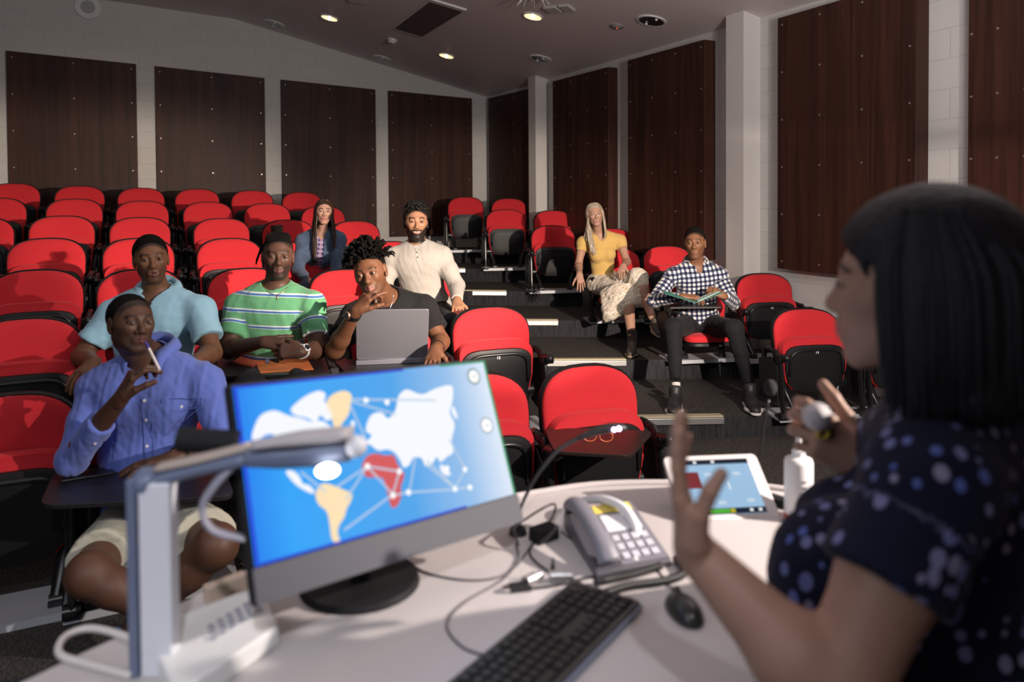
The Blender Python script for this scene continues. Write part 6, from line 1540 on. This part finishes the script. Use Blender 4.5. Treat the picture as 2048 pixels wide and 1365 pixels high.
for i in range(330):
    a = rs.uniform(-PI, PI); e = rs.uniform(.12, 1.0); el = e*PI/2; x, y, z = math.sin(a)*math.cos(el)*.078, -.015+math.cos(a)*math.cos(el)*.088, .045+math.sin(el)*.082
    if y > .04 and z < .072: continue
    if z < .060 and y > -.02: continue
    n_ = nrm(V3(x, y+.015, z-.035)); p = V3(x, y, z); j_ = V3(rs.uniform(-1, 1), rs.uniform(-1, 1), rs.uniform(-1, .6))
    q = p+n_*.018+j_*.006; t_ = p+n_*(.034+.012*rs.random())+j_*.016; t2 = t_+j_*.010+V3(0, 0, -.006)
    tube(bm, [H.W(*p), H.W(*q), H.W(*t_), H.W(*t2)], [.0062, .0062, .0055, .003], 6, 3)
kid(obj('curls', bm, M_hairb, smooth=True), P4.hair, P4)
shirt(P4, 'black_tshirt', M_bt, infl=.013, sleeves=(('short', .62), ('short', .66)), ssz=(.062, .070), neck=.064, seed=41, amp=.005)
M_silver = mat('silver_chain', (.62, .58, .54), .3, .9)
line_on(P4, [(749, 597), (755, 608), (764, 618)], M_silver, .0022, 'necklace', .003); line_on(P4, [(786, 590), (784, 604), (779, 619)], M_silver, .0022, 'necklace', .003)
bm = BM(); ball(bm, H.W(.078, .004, -.034), .0035, 10); kid(obj('ear_stud', bm, M_silver, smooth=True), P4.body, P4)
w_ = ring_on(P4, Lerp(arms[0][0], arms[0][1], .90), arms[0][1]-arms[0][0], .030, .020, M_blk, 'wristwatch'); watch_face(P4, Lerp(arms[0][0], arms[0][1], .90)+nrm(CT*.7-CR*.7)*.034, CT*.7-CR*.7, .019, mat('rose_gold', (.55, .32, .22), .3, .9), mat('dial_dark', (.05, .04, .04), .3), w_)
ring_on(P4, Lerp(arms[1][0], arms[1][1], .80), arms[1][1]-arms[1][0], .032, .004, M_blk, 'bracelet', th=.003)
hips = [J(750, 775, 3.95), J(825, 775, 3.95)]; kn = [J(735, 785, 3.45), J(850, 785, 3.45)]; an = [k+V3(0, -.02, -.40) for k in kn]; legs_(P4, 'trousers', M_trd, hips, kn, an)
t4, C4 = rounded_board('writing_tablet', 'black writing tablet carrying the open laptop', [(668, 722), (690, 745), (850, 736), (866, 705)], .895, .014, M_tab, r=.03)
LT_ = [Vector(CAM+(np.array(q)-CAM)*.985) for q in ((.894, 3.474, 1.163), (1.219, 3.376, 1.157), (1.243, 3.468, .904), (.917, 3.566, .91))]
LM, LW, LH = rect_frame(*LT_); lap = empty('laptop', (0, 0, 0), 0, 'open silver laptop seen from behind, standing on a writing tablet', 'laptop'); lap.matrix_world = LM
M_lap = mat('laptop_silver', (.36, .37, .42), .38, .75)
bm = BM(); poly_prism(bm, rrect(LW, LH, .012), -.004, .004); obj('lid', bm, M_lap, lap, bevel=.0015)
bm = BM(); poly_prism(bm, rrect(LW*.94, LH*.9, .006), -.006, -.0042); obj('display', bm, em('laptop_glow', (.5, .6, .8), .8), lap)
bm = BM(); poly_prism(bm, rrect(.028, .009, .003, cx=-LW/2+.03, cy=LH/2-.018), .0041, .0048); obj('lid_badge', bm, mat('badge_grey', (.25, .25, .28), .4, .6), lap)
hb, he = LM @ Vector((-LW/2, -LH/2-.004, 0)), LM @ Vector((LW/2, -LH/2-.004, 0)); back = Vector((float(-CT[0]), float(-CT[1]), 0))*.235
bm = BM(); zl = .8955; A = [Vector((q.x, q.y, zl)) for q in (hb-back*.05, he-back*.05, he+back, hb+back)]; poly_prism(bm, [(q.x, q.y) for q in A], zl, min(hb.z, he.z)+.006 if min(hb.z, he.z) > zl+.004 else zl+.014); o = obj('keyboard_base', bm, M_lap, bevel=.002); o.parent = lap; o.matrix_parent_inverse = LM.inverted()

# ---------------------------------------------------------------- bearded man in the cream shirt
M_cream = cloth_mat('henley_cream', (.37, .345, .31), bump=(600, .5, .0012)); SK5 = (.33, .165, .095)
nb = J(834, 494, 5.04); sa, sb = J(785, 516, 5.02), J(884, 512, 5.04); pv = J(852, 618, 5.10); f = np.cross(nrm(nb-pv), nrm(sa-sb))
arms = [(J(768, 572, 4.98), J(782, 606, 4.78)), (J(913, 572, 4.96), J(914, 603, 4.76))]
P5 = seated('smiling bearded man in a cream long-sleeved henley shirt', (832, 446, 5.0, 4, 2, 1, 1.03), SK5, nb=nb, sh=(sa, sb), pv=pv, f=f, arms=arms, s=1.04,
    hands=[dict(d=-UPZ*.4+CT*.9, palm=-UPZ-CT*.3, side=-1), dict(d=-UPZ*.35+CT*.9+CR*.1, palm=-UPZ-CT*.3, side=1, curl=(.5, .5, .55, .6))],
    head_kw=dict(smile=1, nose=1.1, wide=.98, eye=1.2), hair_fn=cap_hair(M_hairw, t=.007, rough=.0045, top=.018), col_kw=dict(brow_c=(.012, .009, .007), beard=1., brow_w=1.35, fade=.003), lip=(.28, .12, .085), hairc=(.014, .010, .008))
H = P5.H; bm = BM(); rs = random.Random(12)
for i in range(230):
    a = rs.uniform(-PI, PI); el = rs.uniform(.25, 1.0)*PI/2; x, y, z = math.sin(a)*math.cos(el)*.079, -.015+math.cos(a)*math.cos(el)*.092, .045+math.sin(el)*.088
    if z < .066 and y > .02: continue
    if z < .050 and y > -.03: continue
    tx, ty = rs.uniform(-1, 1)*.012, rs.uniform(-.2, 1)*.016; tube(bm, [H.W(x, y, z), H.W(x*1.06+tx*.5, y+ty*.5, z+.012), H.W(x*1.05+tx, y+ty, z+.010), H.W(x*1.04+tx*1.3, y+ty*1.2, z+.001)], [.006, .006, .005, .002], 6, 3)
kid(obj('wavy_locks', bm, M_hairw, smooth=True), P5.hair, P5)
shirt(P5, 'henley_shirt', M_cream, infl=.012, sleeves=(('long', .92, .036), ('long', .92, .036)), neck=.056, vneck=0, seed=51, amp=.004, vox=.0055)
line_on(P5, [(830, 498), (833, 512), (834, 524)], mat('placket_cream', (.50, .46, .40), .8), .004, 'placket', -.001); buttons(P5, [(833, 505), (835, 515)], mat('button_dark_green', (.05, .07, .05), .4), .0055)
hips = [J(828, 628, 5.08), J(876, 626, 5.08)]; kn = [J(838, 640, 4.62), J(898, 648, 4.62)]; an = [k+V3(0, -.03, -.40) for k in kn]; legs_(P5, 'trousers', M_trd, hips, kn, an)

# ---------------------------------------------------------------- long-haired young woman in denim
def denim_pat(nt, sp, at):
    nz = N(nt, 'ShaderNodeTexNoise'); nz.inputs['Scale'].default_value = 14; nt.links.new(at.outputs['Vector'], nz.inputs['Vector'])
    return mix_(nt, nz.outputs['Fac'], (.02, .035, .075), (.11, .16, .25))
def plaid_pat(nt, sp, at):
    fx = math_(nt, 'LESS_THAN', math_(nt, 'MODULO', math_(nt, 'ADD', sp.outputs['X'], 5.), .035), .012); fz = math_(nt, 'LESS_THAN', math_(nt, 'MODULO', math_(nt, 'ADD', sp.outputs['Z'], 5.), .035), .012)
    c = mix_(nt, fx, (.30, .20, .34), (.05, .06, .22)); return mix_(nt, fz, c, (.42, .34, .42))
M_den = cloth_mat('denim_jacket', (.06, .09, .15), pattern=denim_pat, bump=(600, .5, .0015)); M_plaid = cloth_mat('plaid_shirt', (.3, .2, .3), pattern=plaid_pat); SK6 = (.40, .225, .165)
nb = J(645, 464, 6.12); sa, sb = J(608, 482, 6.12), J(676, 479, 6.14); pv = J(636, 572, 6.30); f = np.cross(nrm(nb-pv), nrm(sa-sb))
arms = [(J(596, 540, 6.02), J(622, 566, 5.82)), (J(672, 545, 6.02), J(652, 568, 5.82))]
M_brn = strand_mat('hair_brown', (.012, .007, .005), (.055, .028, .018))
P6 = seated('young woman with long straight brown hair in a denim jacket, between the red chairs', (648, 425, 6.05, 3, 3, 3, .87), SK6, nb=nb, sh=(sa, sb), pv=pv, f=f, arms=arms, s=.92, male=False, neck=(.043, .050),
    hands=None, head_kw=dict(lips=1.15, nose=.9, wide=.99, jaw=.92, brow=.5, eye=1.4), hair_fn=long_hair(M_brn, .46, 44, 48, .0085), col_kw=dict(brow_c=(.02, .011, .008), brow_w=1.25), lip=(.42, .14, .12), hvox=.0023)
shirt(P6, 'plaid_shirt', M_plaid, infl=.010, sleeves=(None, None), neck=.050, vneck=.05, male=False, seed=61, amp=.003)
inner = P6.shirt
shirt(P6, 'denim_jacket', M_den, infl=.022, sleeves=(('long', .95, .036), ('long', .95, .036)), neck=.060, male=False, seed=62, amp=.005)
# jacket opened at the front
me = P6.shirt.data; Rj = P6.R; bmj = BM(); bmj.from_mesh(me)
kill = [fc for fc in bmj.faces if (lambda q: q[2] > -.28 and abs(q[0]-.0) < .030+.10*max(0, -q[2])*.35 and q[1] > .02)(Rj.T @ (np.array(fc.calc_center_median())-P6.nb))]
bmesh.ops.delete(bmj, geom=kill, context='FACES'); bmj.to_mesh(me); bmj.free()
buttons(P6, [(663, 493), (660, 512), (656, 530)], M_silver, .006)
M_jean = cloth_mat('jeans_dark', (.03, .04, .07)); hips = [J(618, 580, 6.25), J(655, 580, 6.25)]; kn = [J(612, 575, 5.85), J(660, 578, 5.85)]; an = [k+V3(0, -.03, -.40) for k in kn]; legs_(P6, 'jeans', M_jean, hips, kn, an, s=.85)

# ---------------------------------------------------------------- fair-haired woman in yellow
M_yel = cloth_mat('top_yellow', (.54, .35, .11), bump=(600, .3, .001)); SK7 = (.39, .215, .15)
nb = J(1200, 468, 6.82); sa, sb = J(1166, 485, 6.80), J(1240, 481, 6.82); pv = J(1208, 566, 6.86); f = np.cross(nrm(nb-pv), nrm(sa-sb))
arms = [(J(1157, 530, 6.76), J(1159, 549, 6.52)), (J(1254, 524, 6.70), J(1247, 532, 6.46))]
M_bln = strand_mat('hair_fair', (.20, .15, .10), (.52, .44, .35))
def hair7(P, H):
    long_hair(M_bln, .26, 34, 58, .0085, seed=8)(P, H); bm = BM(); rs = random.Random(2)
    for i in range(16):   # lock lying forward over her right shoulder
        a = H.W(.055+rs.uniform(-.01, .012), .01+rs.uniform(-.01, .02), .06); b = H.W(.078, .015, -.03+rs.uniform(-.01, .01)); c = J(1178+rs.uniform(-5, 6), 470, 6.70+rs.uniform(-.01, .02)); d = J(1184+rs.uniform(-5, 6), 492, 6.665); e = J(1186+rs.uniform(-7, 9), 508+rs.uniform(-4, 3), 6.66)
        tube(bm, [a, b, c, d, e], [.006, .007, .007, .006, .002], 6, 5)
    kid(obj('front_lock', bm, M_bln, smooth=True), P.hair, P)
P7 = seated('smiling older woman with long fair hair in a yellow top and floral skirt', (1190, 430, 6.72, 6, 2, -9, .90), SK7, nb=nb, sh=(sa, sb), pv=pv, f=f, arms=arms, s=.93, male=False, neck=(.043, .050),
    hands=[dict(d=-UPZ*.8+CT*.55+CR*.1, palm=-CT*.4-UPZ*.5, side=-1, curl=(.2, .2, .25, .3), s=.95, spread=.14), dict(d=-CR*.35-UPZ*.45+CT*.8, palm=-UPZ*.8-CT*.3, side=1, curl=(.5, .5, .55, .6), s=.92)], head_kw=dict(smile=.9, nose=.95, wide=.99, jaw=.95, brow=.6, eye=1.3), hair_fn=hair7, col_kw=dict(brow_c=(.20, .12, .08), brow_w=.8), lip=(.34, .14, .11), iris=M_iris2, hvox=.0023)
shirt(P7, 'yellow_top', M_yel, infl=.008, sleeves=(('short', .38), ('short', .38)), ssz=(.047, .050), neck=.062, vneck=.07, male=False, seed=71, amp=.003, hem=.02)
def floral_pat(nt, sp, at):
    vo = N(nt, 'ShaderNodeTexVoronoi'); vo.inputs['Scale'].default_value = 19; nt.links.new(at.outputs['Vector'], vo.inputs['Vector']); d = vo.outputs['Distance']
    v2 = N(nt, 'ShaderNodeTexVoronoi'); v2.inputs['Scale'].default_value = 42; nt.links.new(at.outputs['Vector'], v2.inputs['Vector'])
    c = mix_(nt, math_(nt, 'LESS_THAN', math_(nt, 'ABSOLUTE', math_(nt, 'SUBTRACT', d, .52)), .05), (.60, .53, .44), (.40, .34, .27)); c = mix_(nt, math_(nt, 'LESS_THAN', d, .16), c, (.42, .24, .06))
    c = mix_(nt, math_(nt, 'LESS_THAN', math_(nt, 'ABSOLUTE', math_(nt, 'SUBTRACT', d, .30)), .03), c, (.46, .40, .33)); return mix_(nt, math_(nt, 'LESS_THAN', v2.outputs['Distance'], .17), c, (.24, .27, .08))
M_flo = cloth_mat('floral_skirt', (.5, .45, .36), pattern=floral_pat)
k1, k2 = J(1276, 556, 6.36), J(1255, 590, 6.37); a1, a2 = J(1263, 672, 6.12), J(1304, 634, 6.16)
Fd = Field(); Fd.ell(pv, V3(.155, .12, .10), P7.R, .03); Fd.cone(pv+CR*.07, k1, .092, .074, .05); Fd.cone(pv-CR*.05, k2, .092, .075, .05)
Fd.cone(J(1236, 588, 6.36), J(1222, 628, 6.33), .078, .050, .05); Fd.cone(J(1225, 588, 6.38), J(1252, 604, 6.31), .062, .045, .05); Fd.cone(k1, J(1286, 598, 6.28), .066, .050, .04); Fd.cone(J(1222, 622, 6.33), J(1275, 600, 6.30), .052, .045, .06)
Fd.cone(J(1212, 590, 6.42), J(1212, 640, 6.34), .050, .022, .05); Fd.cone(J(1240, 580, 6.34), J(1250, 622, 6.30), .05, .03, .05); Fd.cone(k1, J(1292, 606, 6.26), .06, .035, .05)
lo, hi = bbox([pv, k1, k2, J(1222, 640, 6.33)], .14); P7.add('floral_skirt', mesh_from([Fd.mesh(lo, hi, .0065, cloth_noise(73, .009, (40, 40, 12)))], 'floral_skirt', attr={'cloth': lambda V: V}), M_flo)
bare_legs(P7, SK7, [k2, k1], [a1, a2], r=(.052, .048, .032))
M_sock = cloth_mat('sock_brown', (.035, .025, .02)); bm = BM(); cyl(bm, J(1264, 662, 6.14), J(1264, 690, 6.10), .040, .037, 20); kid(obj('sock', bm, M_sock, smooth=45), P7.root, P7).matrix_parent_inverse = P7.inv
M_sh7 = mat('shoe_brown', (.07, .055, .045), .7); M_sole7 = mat('sole_tan', (.30, .22, .15), .6); M_lace = mat('lace_pale', (.5, .45, .38), .7)
hl = J(1264, 706, 6.16); tl = J(1262, 716, 5.92); hl[2] = tl[2] = .436; shoe(P7, hl, tl, 'shoe', M_sh7, M_sole7, .95, accent=M_lace)
shoe(P7, J(1306, 652, 6.22), J(1320, 676, 6.02), 'shoe', M_sh7, M_sole7, .95, accent=M_lace)

# ---------------------------------------------------------------- man in the checked shirt
def gingham_pat(nt, sp, at):
    P_ = .034
    cx = math_(nt, 'LESS_THAN', math_(nt, 'MODULO', math_(nt, 'ADD', sp.outputs['X'], 5.), P_), P_/2); cz = math_(nt, 'LESS_THAN', math_(nt, 'MODULO', math_(nt, 'ADD', sp.outputs['Z'], 5.), P_), P_/2)
    s_ = math_(nt, 'MULTIPLY', math_(nt, 'ADD', cx, cz), .5); cr = N(nt, 'ShaderNodeValToRGB'); cr.color_ramp.interpolation = 'CONSTANT'; e = cr.color_ramp.elements; e[0].position = 0; e[0].color = (.62, .58, .52, 1); e[1].position = .75; e[1].color = (.006, .008, .02, 1); q = e.new(.25); q.color = (.07, .085, .15, 1); nt.links.new(s_, cr.inputs[0]); return cr.outputs[0]
M_ging = cloth_mat('gingham_shirt', (.3, .3, .3), pattern=gingham_pat); SK8 = (.17, .075, .038)
nb = J(1392, 530, 5.74); sa, sb = J(1345, 553, 5.70), J(1438, 551, 5.72); pv = J(1396, 640, 5.84); f = np.cross(nrm(nb-pv), nrm(sa-sb))
arms = [(J(1308, 602, 5.62), J(1366, 594, 5.44)), (J(1466, 606, 5.62), J(1447, 592, 5.42))]
P8 = seated('man in a black and white checked shirt and black trousers holding an open green folder', (1390, 487, 5.66, -4, 1, -3, 1.03), SK8, nb=nb, sh=(sa, sb), pv=pv, f=f, arms=arms, s=.98,
    hands=[dict(d=CR*.95+CT*.1, palm=-UPZ*.8-CT*.2, side=1, curl=(.35, .4, .45, .5), s=1.), dict(d=-CR*.75+UPZ*.35+CT*.1, palm=-CR*.2-CT*.5-UPZ*.4, side=-1, curl=(.9, .9, .95, 1.0), thumb=(.4, .3))],
    head_kw=dict(lips=1.15, nose=1.1, wide=.95, jaw=.93, smile=.3, eye=1.2), hair_fn=cap_hair(t=.004, rough=.0012, top=.010, side=.95, drop=.005), col_kw=dict(brow_c=(.010, .007, .005), stubble=.25, fade=.005), lip=(.20, .085, .055), gaze=(.4, 0), hvox=.0023)
def ging_obj(nt, sp, at):
    tc = N(nt, 'ShaderNodeTexCoord'); ck = N(nt, 'ShaderNodeTexChecker'); ck.inputs['Scale'].default_value = 58; ck.inputs['Color1'].default_value = (.60, .56, .50, 1); ck.inputs['Color2'].default_value = (.02, .024, .05, 1); nt.links.new(tc.outputs['Object'], ck.inputs['Vector']); return ck.outputs['Color']
M_gingc = cloth_mat('gingham_collar', (.3, .3, .3), pattern=ging_obj)
shirt(P8, 'checked_shirt', M_ging, infl=.013, sleeves=(('long', .92, .036), ('long', .92, .036)), neck=.062, vneck=.03, seed=81, amp=.005, hem=.07)
collar(P8.shirt, 'collar', P8.nb+UPZ*.014+nrm(P8.f)*.006, P8.R, 1.04, M_gingc, r0=.066, h=.038, fall=.024, gap=1.1, point=.04, wide=1.22)
# cloth coordinates for the collar
hips = [J(1372, 652, 5.80), J(1422, 652, 5.80)]; kn = [J(1347, 655, 5.30), J(1468, 658, 5.28)]; an = [J(1352, 772, 5.14), J(1500, 778, 5.20)]
legs_(P8, 'trousers', M_trd, hips, kn, an, r=(.082, .064, .05, .036), end=.90)
bm = BM(); d = nrm(an[0]-kn[0]); cyl(bm, an[0]-d*.02, an[0]+d*.03, .030, .030, 20); cyl(bm, an[1]-nrm(an[1]-kn[1])*.02, an[1]+nrm(an[1]-kn[1])*.03, .030, .030, 20); P8.add('socks', bm, mat('sock_white', (.55, .52, .48), .9), smooth=45)
M_sneak = mat('sneaker_black', (.018, .017, .018), .5)
zf2 = .28
h_ = J(1352, 800, 5.08); t_ = J(1346, 826, 4.80); h_[2] = t_[2] = .286; shoe(P8, h_, t_, 'shoe', M_sneak, M_solew, 1.12, high=.02, accent=mat('lace_dark', (.03, .03, .03), .7))
h_ = h_+CR*.52+V3(0, .05, .0); t_ = t_+CR*.54; shoe(P8, h_, t_, 'shoe', M_sneak, M_solew, 1.12, high=.02, accent=mat('lace_dark', (.03, .03, .03), .7))
ZT8 = 1.65-(610-398)*5.4/1505
t8, C8 = rounded_board('writing_tablet', 'dark writing tablet under the green folder of the man in the checked shirt', [(1322, 610), (1338, 615), (1446, 614), (1440, 603)], ZT8, .012, M_tab, r=.02)
M_grn = mat('folder_green', (.012, .16, .11), .5); M_pap = mat('paper_pale', (.45, .62, .55), .6)
fo = empty('folder', (J(1392, 604, 5.35)), 0, 'open dark green folder held over the writing tablet by the man in the checked shirt', 'folder')
def leaf(A, m, name):
    bm = BM(); v = [bm.verts.new(Vector(J(*q))) for q in A]; bm.faces.new(v); o = obj(name, bm, m, solid=.003); o.parent = fo; o.matrix_parent_inverse = Matrix.Translation(fo.location).inverted()
leaf([(1322, 580, 5.50), (1386, 600, 5.46), (1392, 606, 5.25), (1330, 588, 5.28)], M_grn, 'cover'); leaf([(1386, 601, 5.46), (1432, 582, 5.50), (1446, 586, 5.28), (1392, 606, 5.25)], M_grn, 'cover'); leaf([(1392, 599, 5.44), (1430, 581, 5.46), (1440, 584, 5.32), (1396, 603, 5.28)], M_pap, 'papers')

# ---------------------------------------------------------------- glasses on the empty aisle chair's tablet
t9, C9 = rounded_board('writing_tablet', 'black writing tablet with glasses on it at the empty aisle chair', [(1108, 903), (1262, 912), (1306, 862), (1088, 855)], .665, .014, mat('tablet_brown_black', (.022, .014, .012), .35), r=.045)
gl = empty('glasses', on_z(1196, 884, .666), 0, 'orange translucent eyeglasses lying on the black writing tablet', 'glasses'); M_glf = mat('glasses_orange', (.70, .18, .08), .2, .2, coat=.5); M_gll = mat('lens_clear', (.9, .8, .75), .05, trans=1.)
for sx in (-1, 1):
    c = Vector((sx*.034, 0, .022)); bm = BM(); tube(bm, [c+Vector((.027*math.cos(a), 0, .021*math.sin(a))) for a in [i_*PI/7 for i_ in range(15)]], .0026, 6, 2); r_ = obj('rim', bm, M_glf, gl, smooth=True)
    bm = BM(); tube(bm, [c+Vector((sx*.026, .0, .008)), c+Vector((sx*.030, .03, .0)), c+Vector((sx*(.004 if sx > 0 else .016), .10, -.014))], .0022, 6, 4); obj('temple_arm', bm, M_glf, gl, smooth=True)
bm = BM(); tube(bm, [(-.008, 0, .026), (0, 0, .030), (.008, 0, .026)], .002, 6, 4); obj('bridge', bm, M_glf, gl, smooth=True); gl.rotation_euler = (0, 0, -.55)
# ================================================================== THE LECTURER (foreground, right)
def dots_pat(nt, sp, at):
    mp = N(nt, 'ShaderNodeMapping'); mp.inputs['Scale'].default_value = (1, 1, .75); nt.links.new(at.outputs['Vector'], mp.inputs['Vector'])
    vo = N(nt, 'ShaderNodeTexVoronoi'); vo.inputs['Scale'].default_value = 42; vo.inputs['Randomness'].default_value = .55; nt.links.new(mp.outputs[0], vo.inputs['Vector'])
    v2 = N(nt, 'ShaderNodeTexNoise'); v2.inputs['Scale'].default_value = 9; nt.links.new(at.outputs['Vector'], v2.inputs['Vector'])
    sc_ = N(nt, 'ShaderNodeSeparateColor'); nt.links.new(vo.outputs['Color'], sc_.inputs[0])
    c = mix_(nt, sc_.outputs[0], (.10, .15, .46), (.34, .32, .46)); rad = math_(nt, 'MULTIPLY', math_(nt, 'ADD', v2.outputs['Fac'], -.12), .78)
    m = math_(nt, 'MULTIPLY', math_(nt, 'LESS_THAN', vo.outputs['Distance'], rad), math_(nt, 'LESS_THAN', sc_.outputs[1], .80)); return mix_(nt, m, (.008, .010, .030), c)
M_dress = cloth_mat('dress_navy_dots', (.01, .012, .03), pattern=dots_pat, sheen=.05)
SK9 = (.36, .21, .155)
nb = J(1900, 800, 1.06); sb, sa = J(1862, 965, .93), J(1790, 915, 1.22); pv = J(1890, 1560, 1.12); f = np.cross(nrm(nb-pv), nrm(sa-sb))
arms = [(J(1800, 1120, 1.36), J(1728, 930, 1.20)), (J(1668, 1400, .86), J(1388, 1100, .94), (.060, .048, .038, .026))]
M_bob = strand_mat('hair_black_bob', (.003, .003, .005), (.009, .009, .014), .6)
def hair9(P, H):
    Fd = Field(); hair_cap(H, Fd, t=.016, line=lambda y: np.interp(y, [-.14, -.05, 0, .02, .04, .06, .09], [-.12, -.12, -.10, -.02, .035, .058, .07]), top=.006, back=.012)
    Fd.ell(H.W(0, -.065, -.055), V3(.090, .070, .100), H.R, .04)
    for q in (-1, 1): Fd.cone(H.W(q*.068, -.010, .03), H.W(q*.082, -.012, -.115), .026, .030, .03); Fd.cone(H.W(q*.05, -.05, .03), H.W(q*.07, -.065, -.120), .04, .04, .03)
    P.hair = P.add('hair', mesh_from([Fd.mesh(*bbox([H.p], .22), .004, cloth_noise(90, .0025, (90, 90, 14)))], 'hair'), M_bob)
    bm = BM(); rs = random.Random(5)
    for i in range(60):
        for sd in (-1, 1):
            th = math.radians(62+115*(i+rs.random())/60); sx, cy = math.sin(th)*sd, math.cos(th); k = 1.10+rs.random()*.10
            P_ = [H.W(sx*.06*k, .06*cy-.02, .108), H.W(sx*.088*k, .098*cy*k-.024, .03), H.W(sx*.098*k, .100*cy*k-.026, -.06), H.W(sx*.094*k+rs.uniform(-.006, .006), .098*cy*k-.026, -.145+rs.uniform(-.01, .012))]
            tube(bm, P_, [.004, .006, .006, .0025], 5, 6)
    kid(obj('hair_locks', bm, M_bob, smooth=True), P.hair, P)
P9 = seated('dark-haired lecturer in a navy dotted dress seen from behind, holding a microphone', (1832, 572, 1.03, -97, -2, 4, 1.04), SK9, nb=nb, sh=(sa, sb), pv=pv, f=f, arms=arms, s=1.0, male=False, base=(pv[0], pv[1], 0), neck=(.050, .056),
    hands=[dict(d=-CR*.80+UPZ*.55, palm=-CT*.95-UPZ*.2, side=-1, curl=(.75, .95, 1.0, 1.05), thumb=(.55, .1), s=1.05), dict(d=UPZ*.97-CR*.22, palm=CR+CT*.22+UPZ*.2, side=-1, curl=(.12, .14, .16, .20), spread=.03, thumb=(.05, .35), s=.98)],
    head_kw=dict(lips=1.1, nose=1.05, wide=1.0, jaw=1.0, brow=.6), hair_fn=hair9, col_kw=dict(brow_c=(.02, .015, .012)), lip=(.45, .16, .14), hvox=.003)
shirt(P9, 'dotted_dress', M_dress, infl=.022, sleeves=(('short', .62), ('short', .50)), ssz=(.066, .082), neck=.066, male=False, bust=.03, belly=1.5, seed=91, amp=.004, vox=.008, hem=.02, extra=[(J(1668, 1165, 1.08), (.092, .085, .105), None, .06)])
Fd = Field(); Fd.ell(pv+V3(0, 0, .05), V3(.19, .15, .16), P9.R, .05); Fd.cone(pv, (pv[0], pv[1], .48), .17, .24, .05, sq=(f, .8)); Fd.cut((pv[0], pv[1], .47), (0, 0, -1), .01)
lo, hi = bbox([pv+V3(0, 0, .1), (pv[0], pv[1], .45)], .30); kid(obj('dress_skirt', mesh_from([Fd.mesh(lo, hi, .012, cloth_noise(92, .010, (30, 30, 4)))], 'dress_skirt', attr={'cloth': lambda V: V}), M_dress), P9.shirt, P9)
xr = np.cross(nrm(f*V3(1, 1, 0)), UPZ)
for q in (-1, 1):
    k = pv+xr*.085*q; k = V3(k[0], k[1], .50)
bare_legs(P9, SK9, [V3(*(pv+xr*.085*q)[:2], .50) for q in (-1, 1)], [V3(*(pv+xr*.085*q)[:2], .09) for q in (-1, 1)])
for q in (-1, 1):
    h_ = pv+xr*.085*q; fh = nrm(f*V3(1, 1, 0)); h_ = V3(h_[0], h_[1], .012)-fh*.06; shoe(P9, h_, h_+fh*.25, 'shoe', M_bez, M_blk, .9)
# microphone in her right hand
hd_ = arms[0][1]; m0 = J(1668, 892, 1.225); m1 = J(1638, 840, 1.165); m2 = J(1633, 828, 1.19)
mic = empty('handheld_microphone', Vector(m0), 0, 'handheld microphone with pale round grille in the lecturer\'s raised hand', 'microphone'); mi = Matrix.Translation(mic.location).inverted()
bm = BM(); d_ = nrm(m1-m0); cyl(bm, m0-d_*.01, m1, .011, .014, 20); o = obj('handle', bm, M_blkm, smooth=45); o.parent = mic; o.matrix_parent_inverse = mi
bm = BM(); ball(bm, m1+d_*.012, .0215, 24); o = obj('grille', bm, mat('mic_grille', (.62, .60, .62), .45, .5, bump=(900, .8, .002)), smooth=True); o.parent = mic; o.matrix_parent_inverse = mi
bm = BM(); cyl(bm, m1-d_*.012, m1-d_*.004, .0155, .0165, 20); o = obj('collar_ring', bm, mat('mic_ring', (.3, .3, .3), .3, .8), smooth=45); o.parent = mic; o.matrix_parent_inverse = mi
bm = BM(); c = J(1646, 868, 1.165); tube(bm, [Vector(c+(CR*math.cos(a)+nrm(UPZ+CT*.4)*math.sin(a))*.0085) for a in [i*PI/6 for i in range(13)]], .0022, 6, 2); kid(obj('ring', bm, mat('ring_yellow', (.75, .60, .04), .3, .3), smooth=True), P9.body, P9)
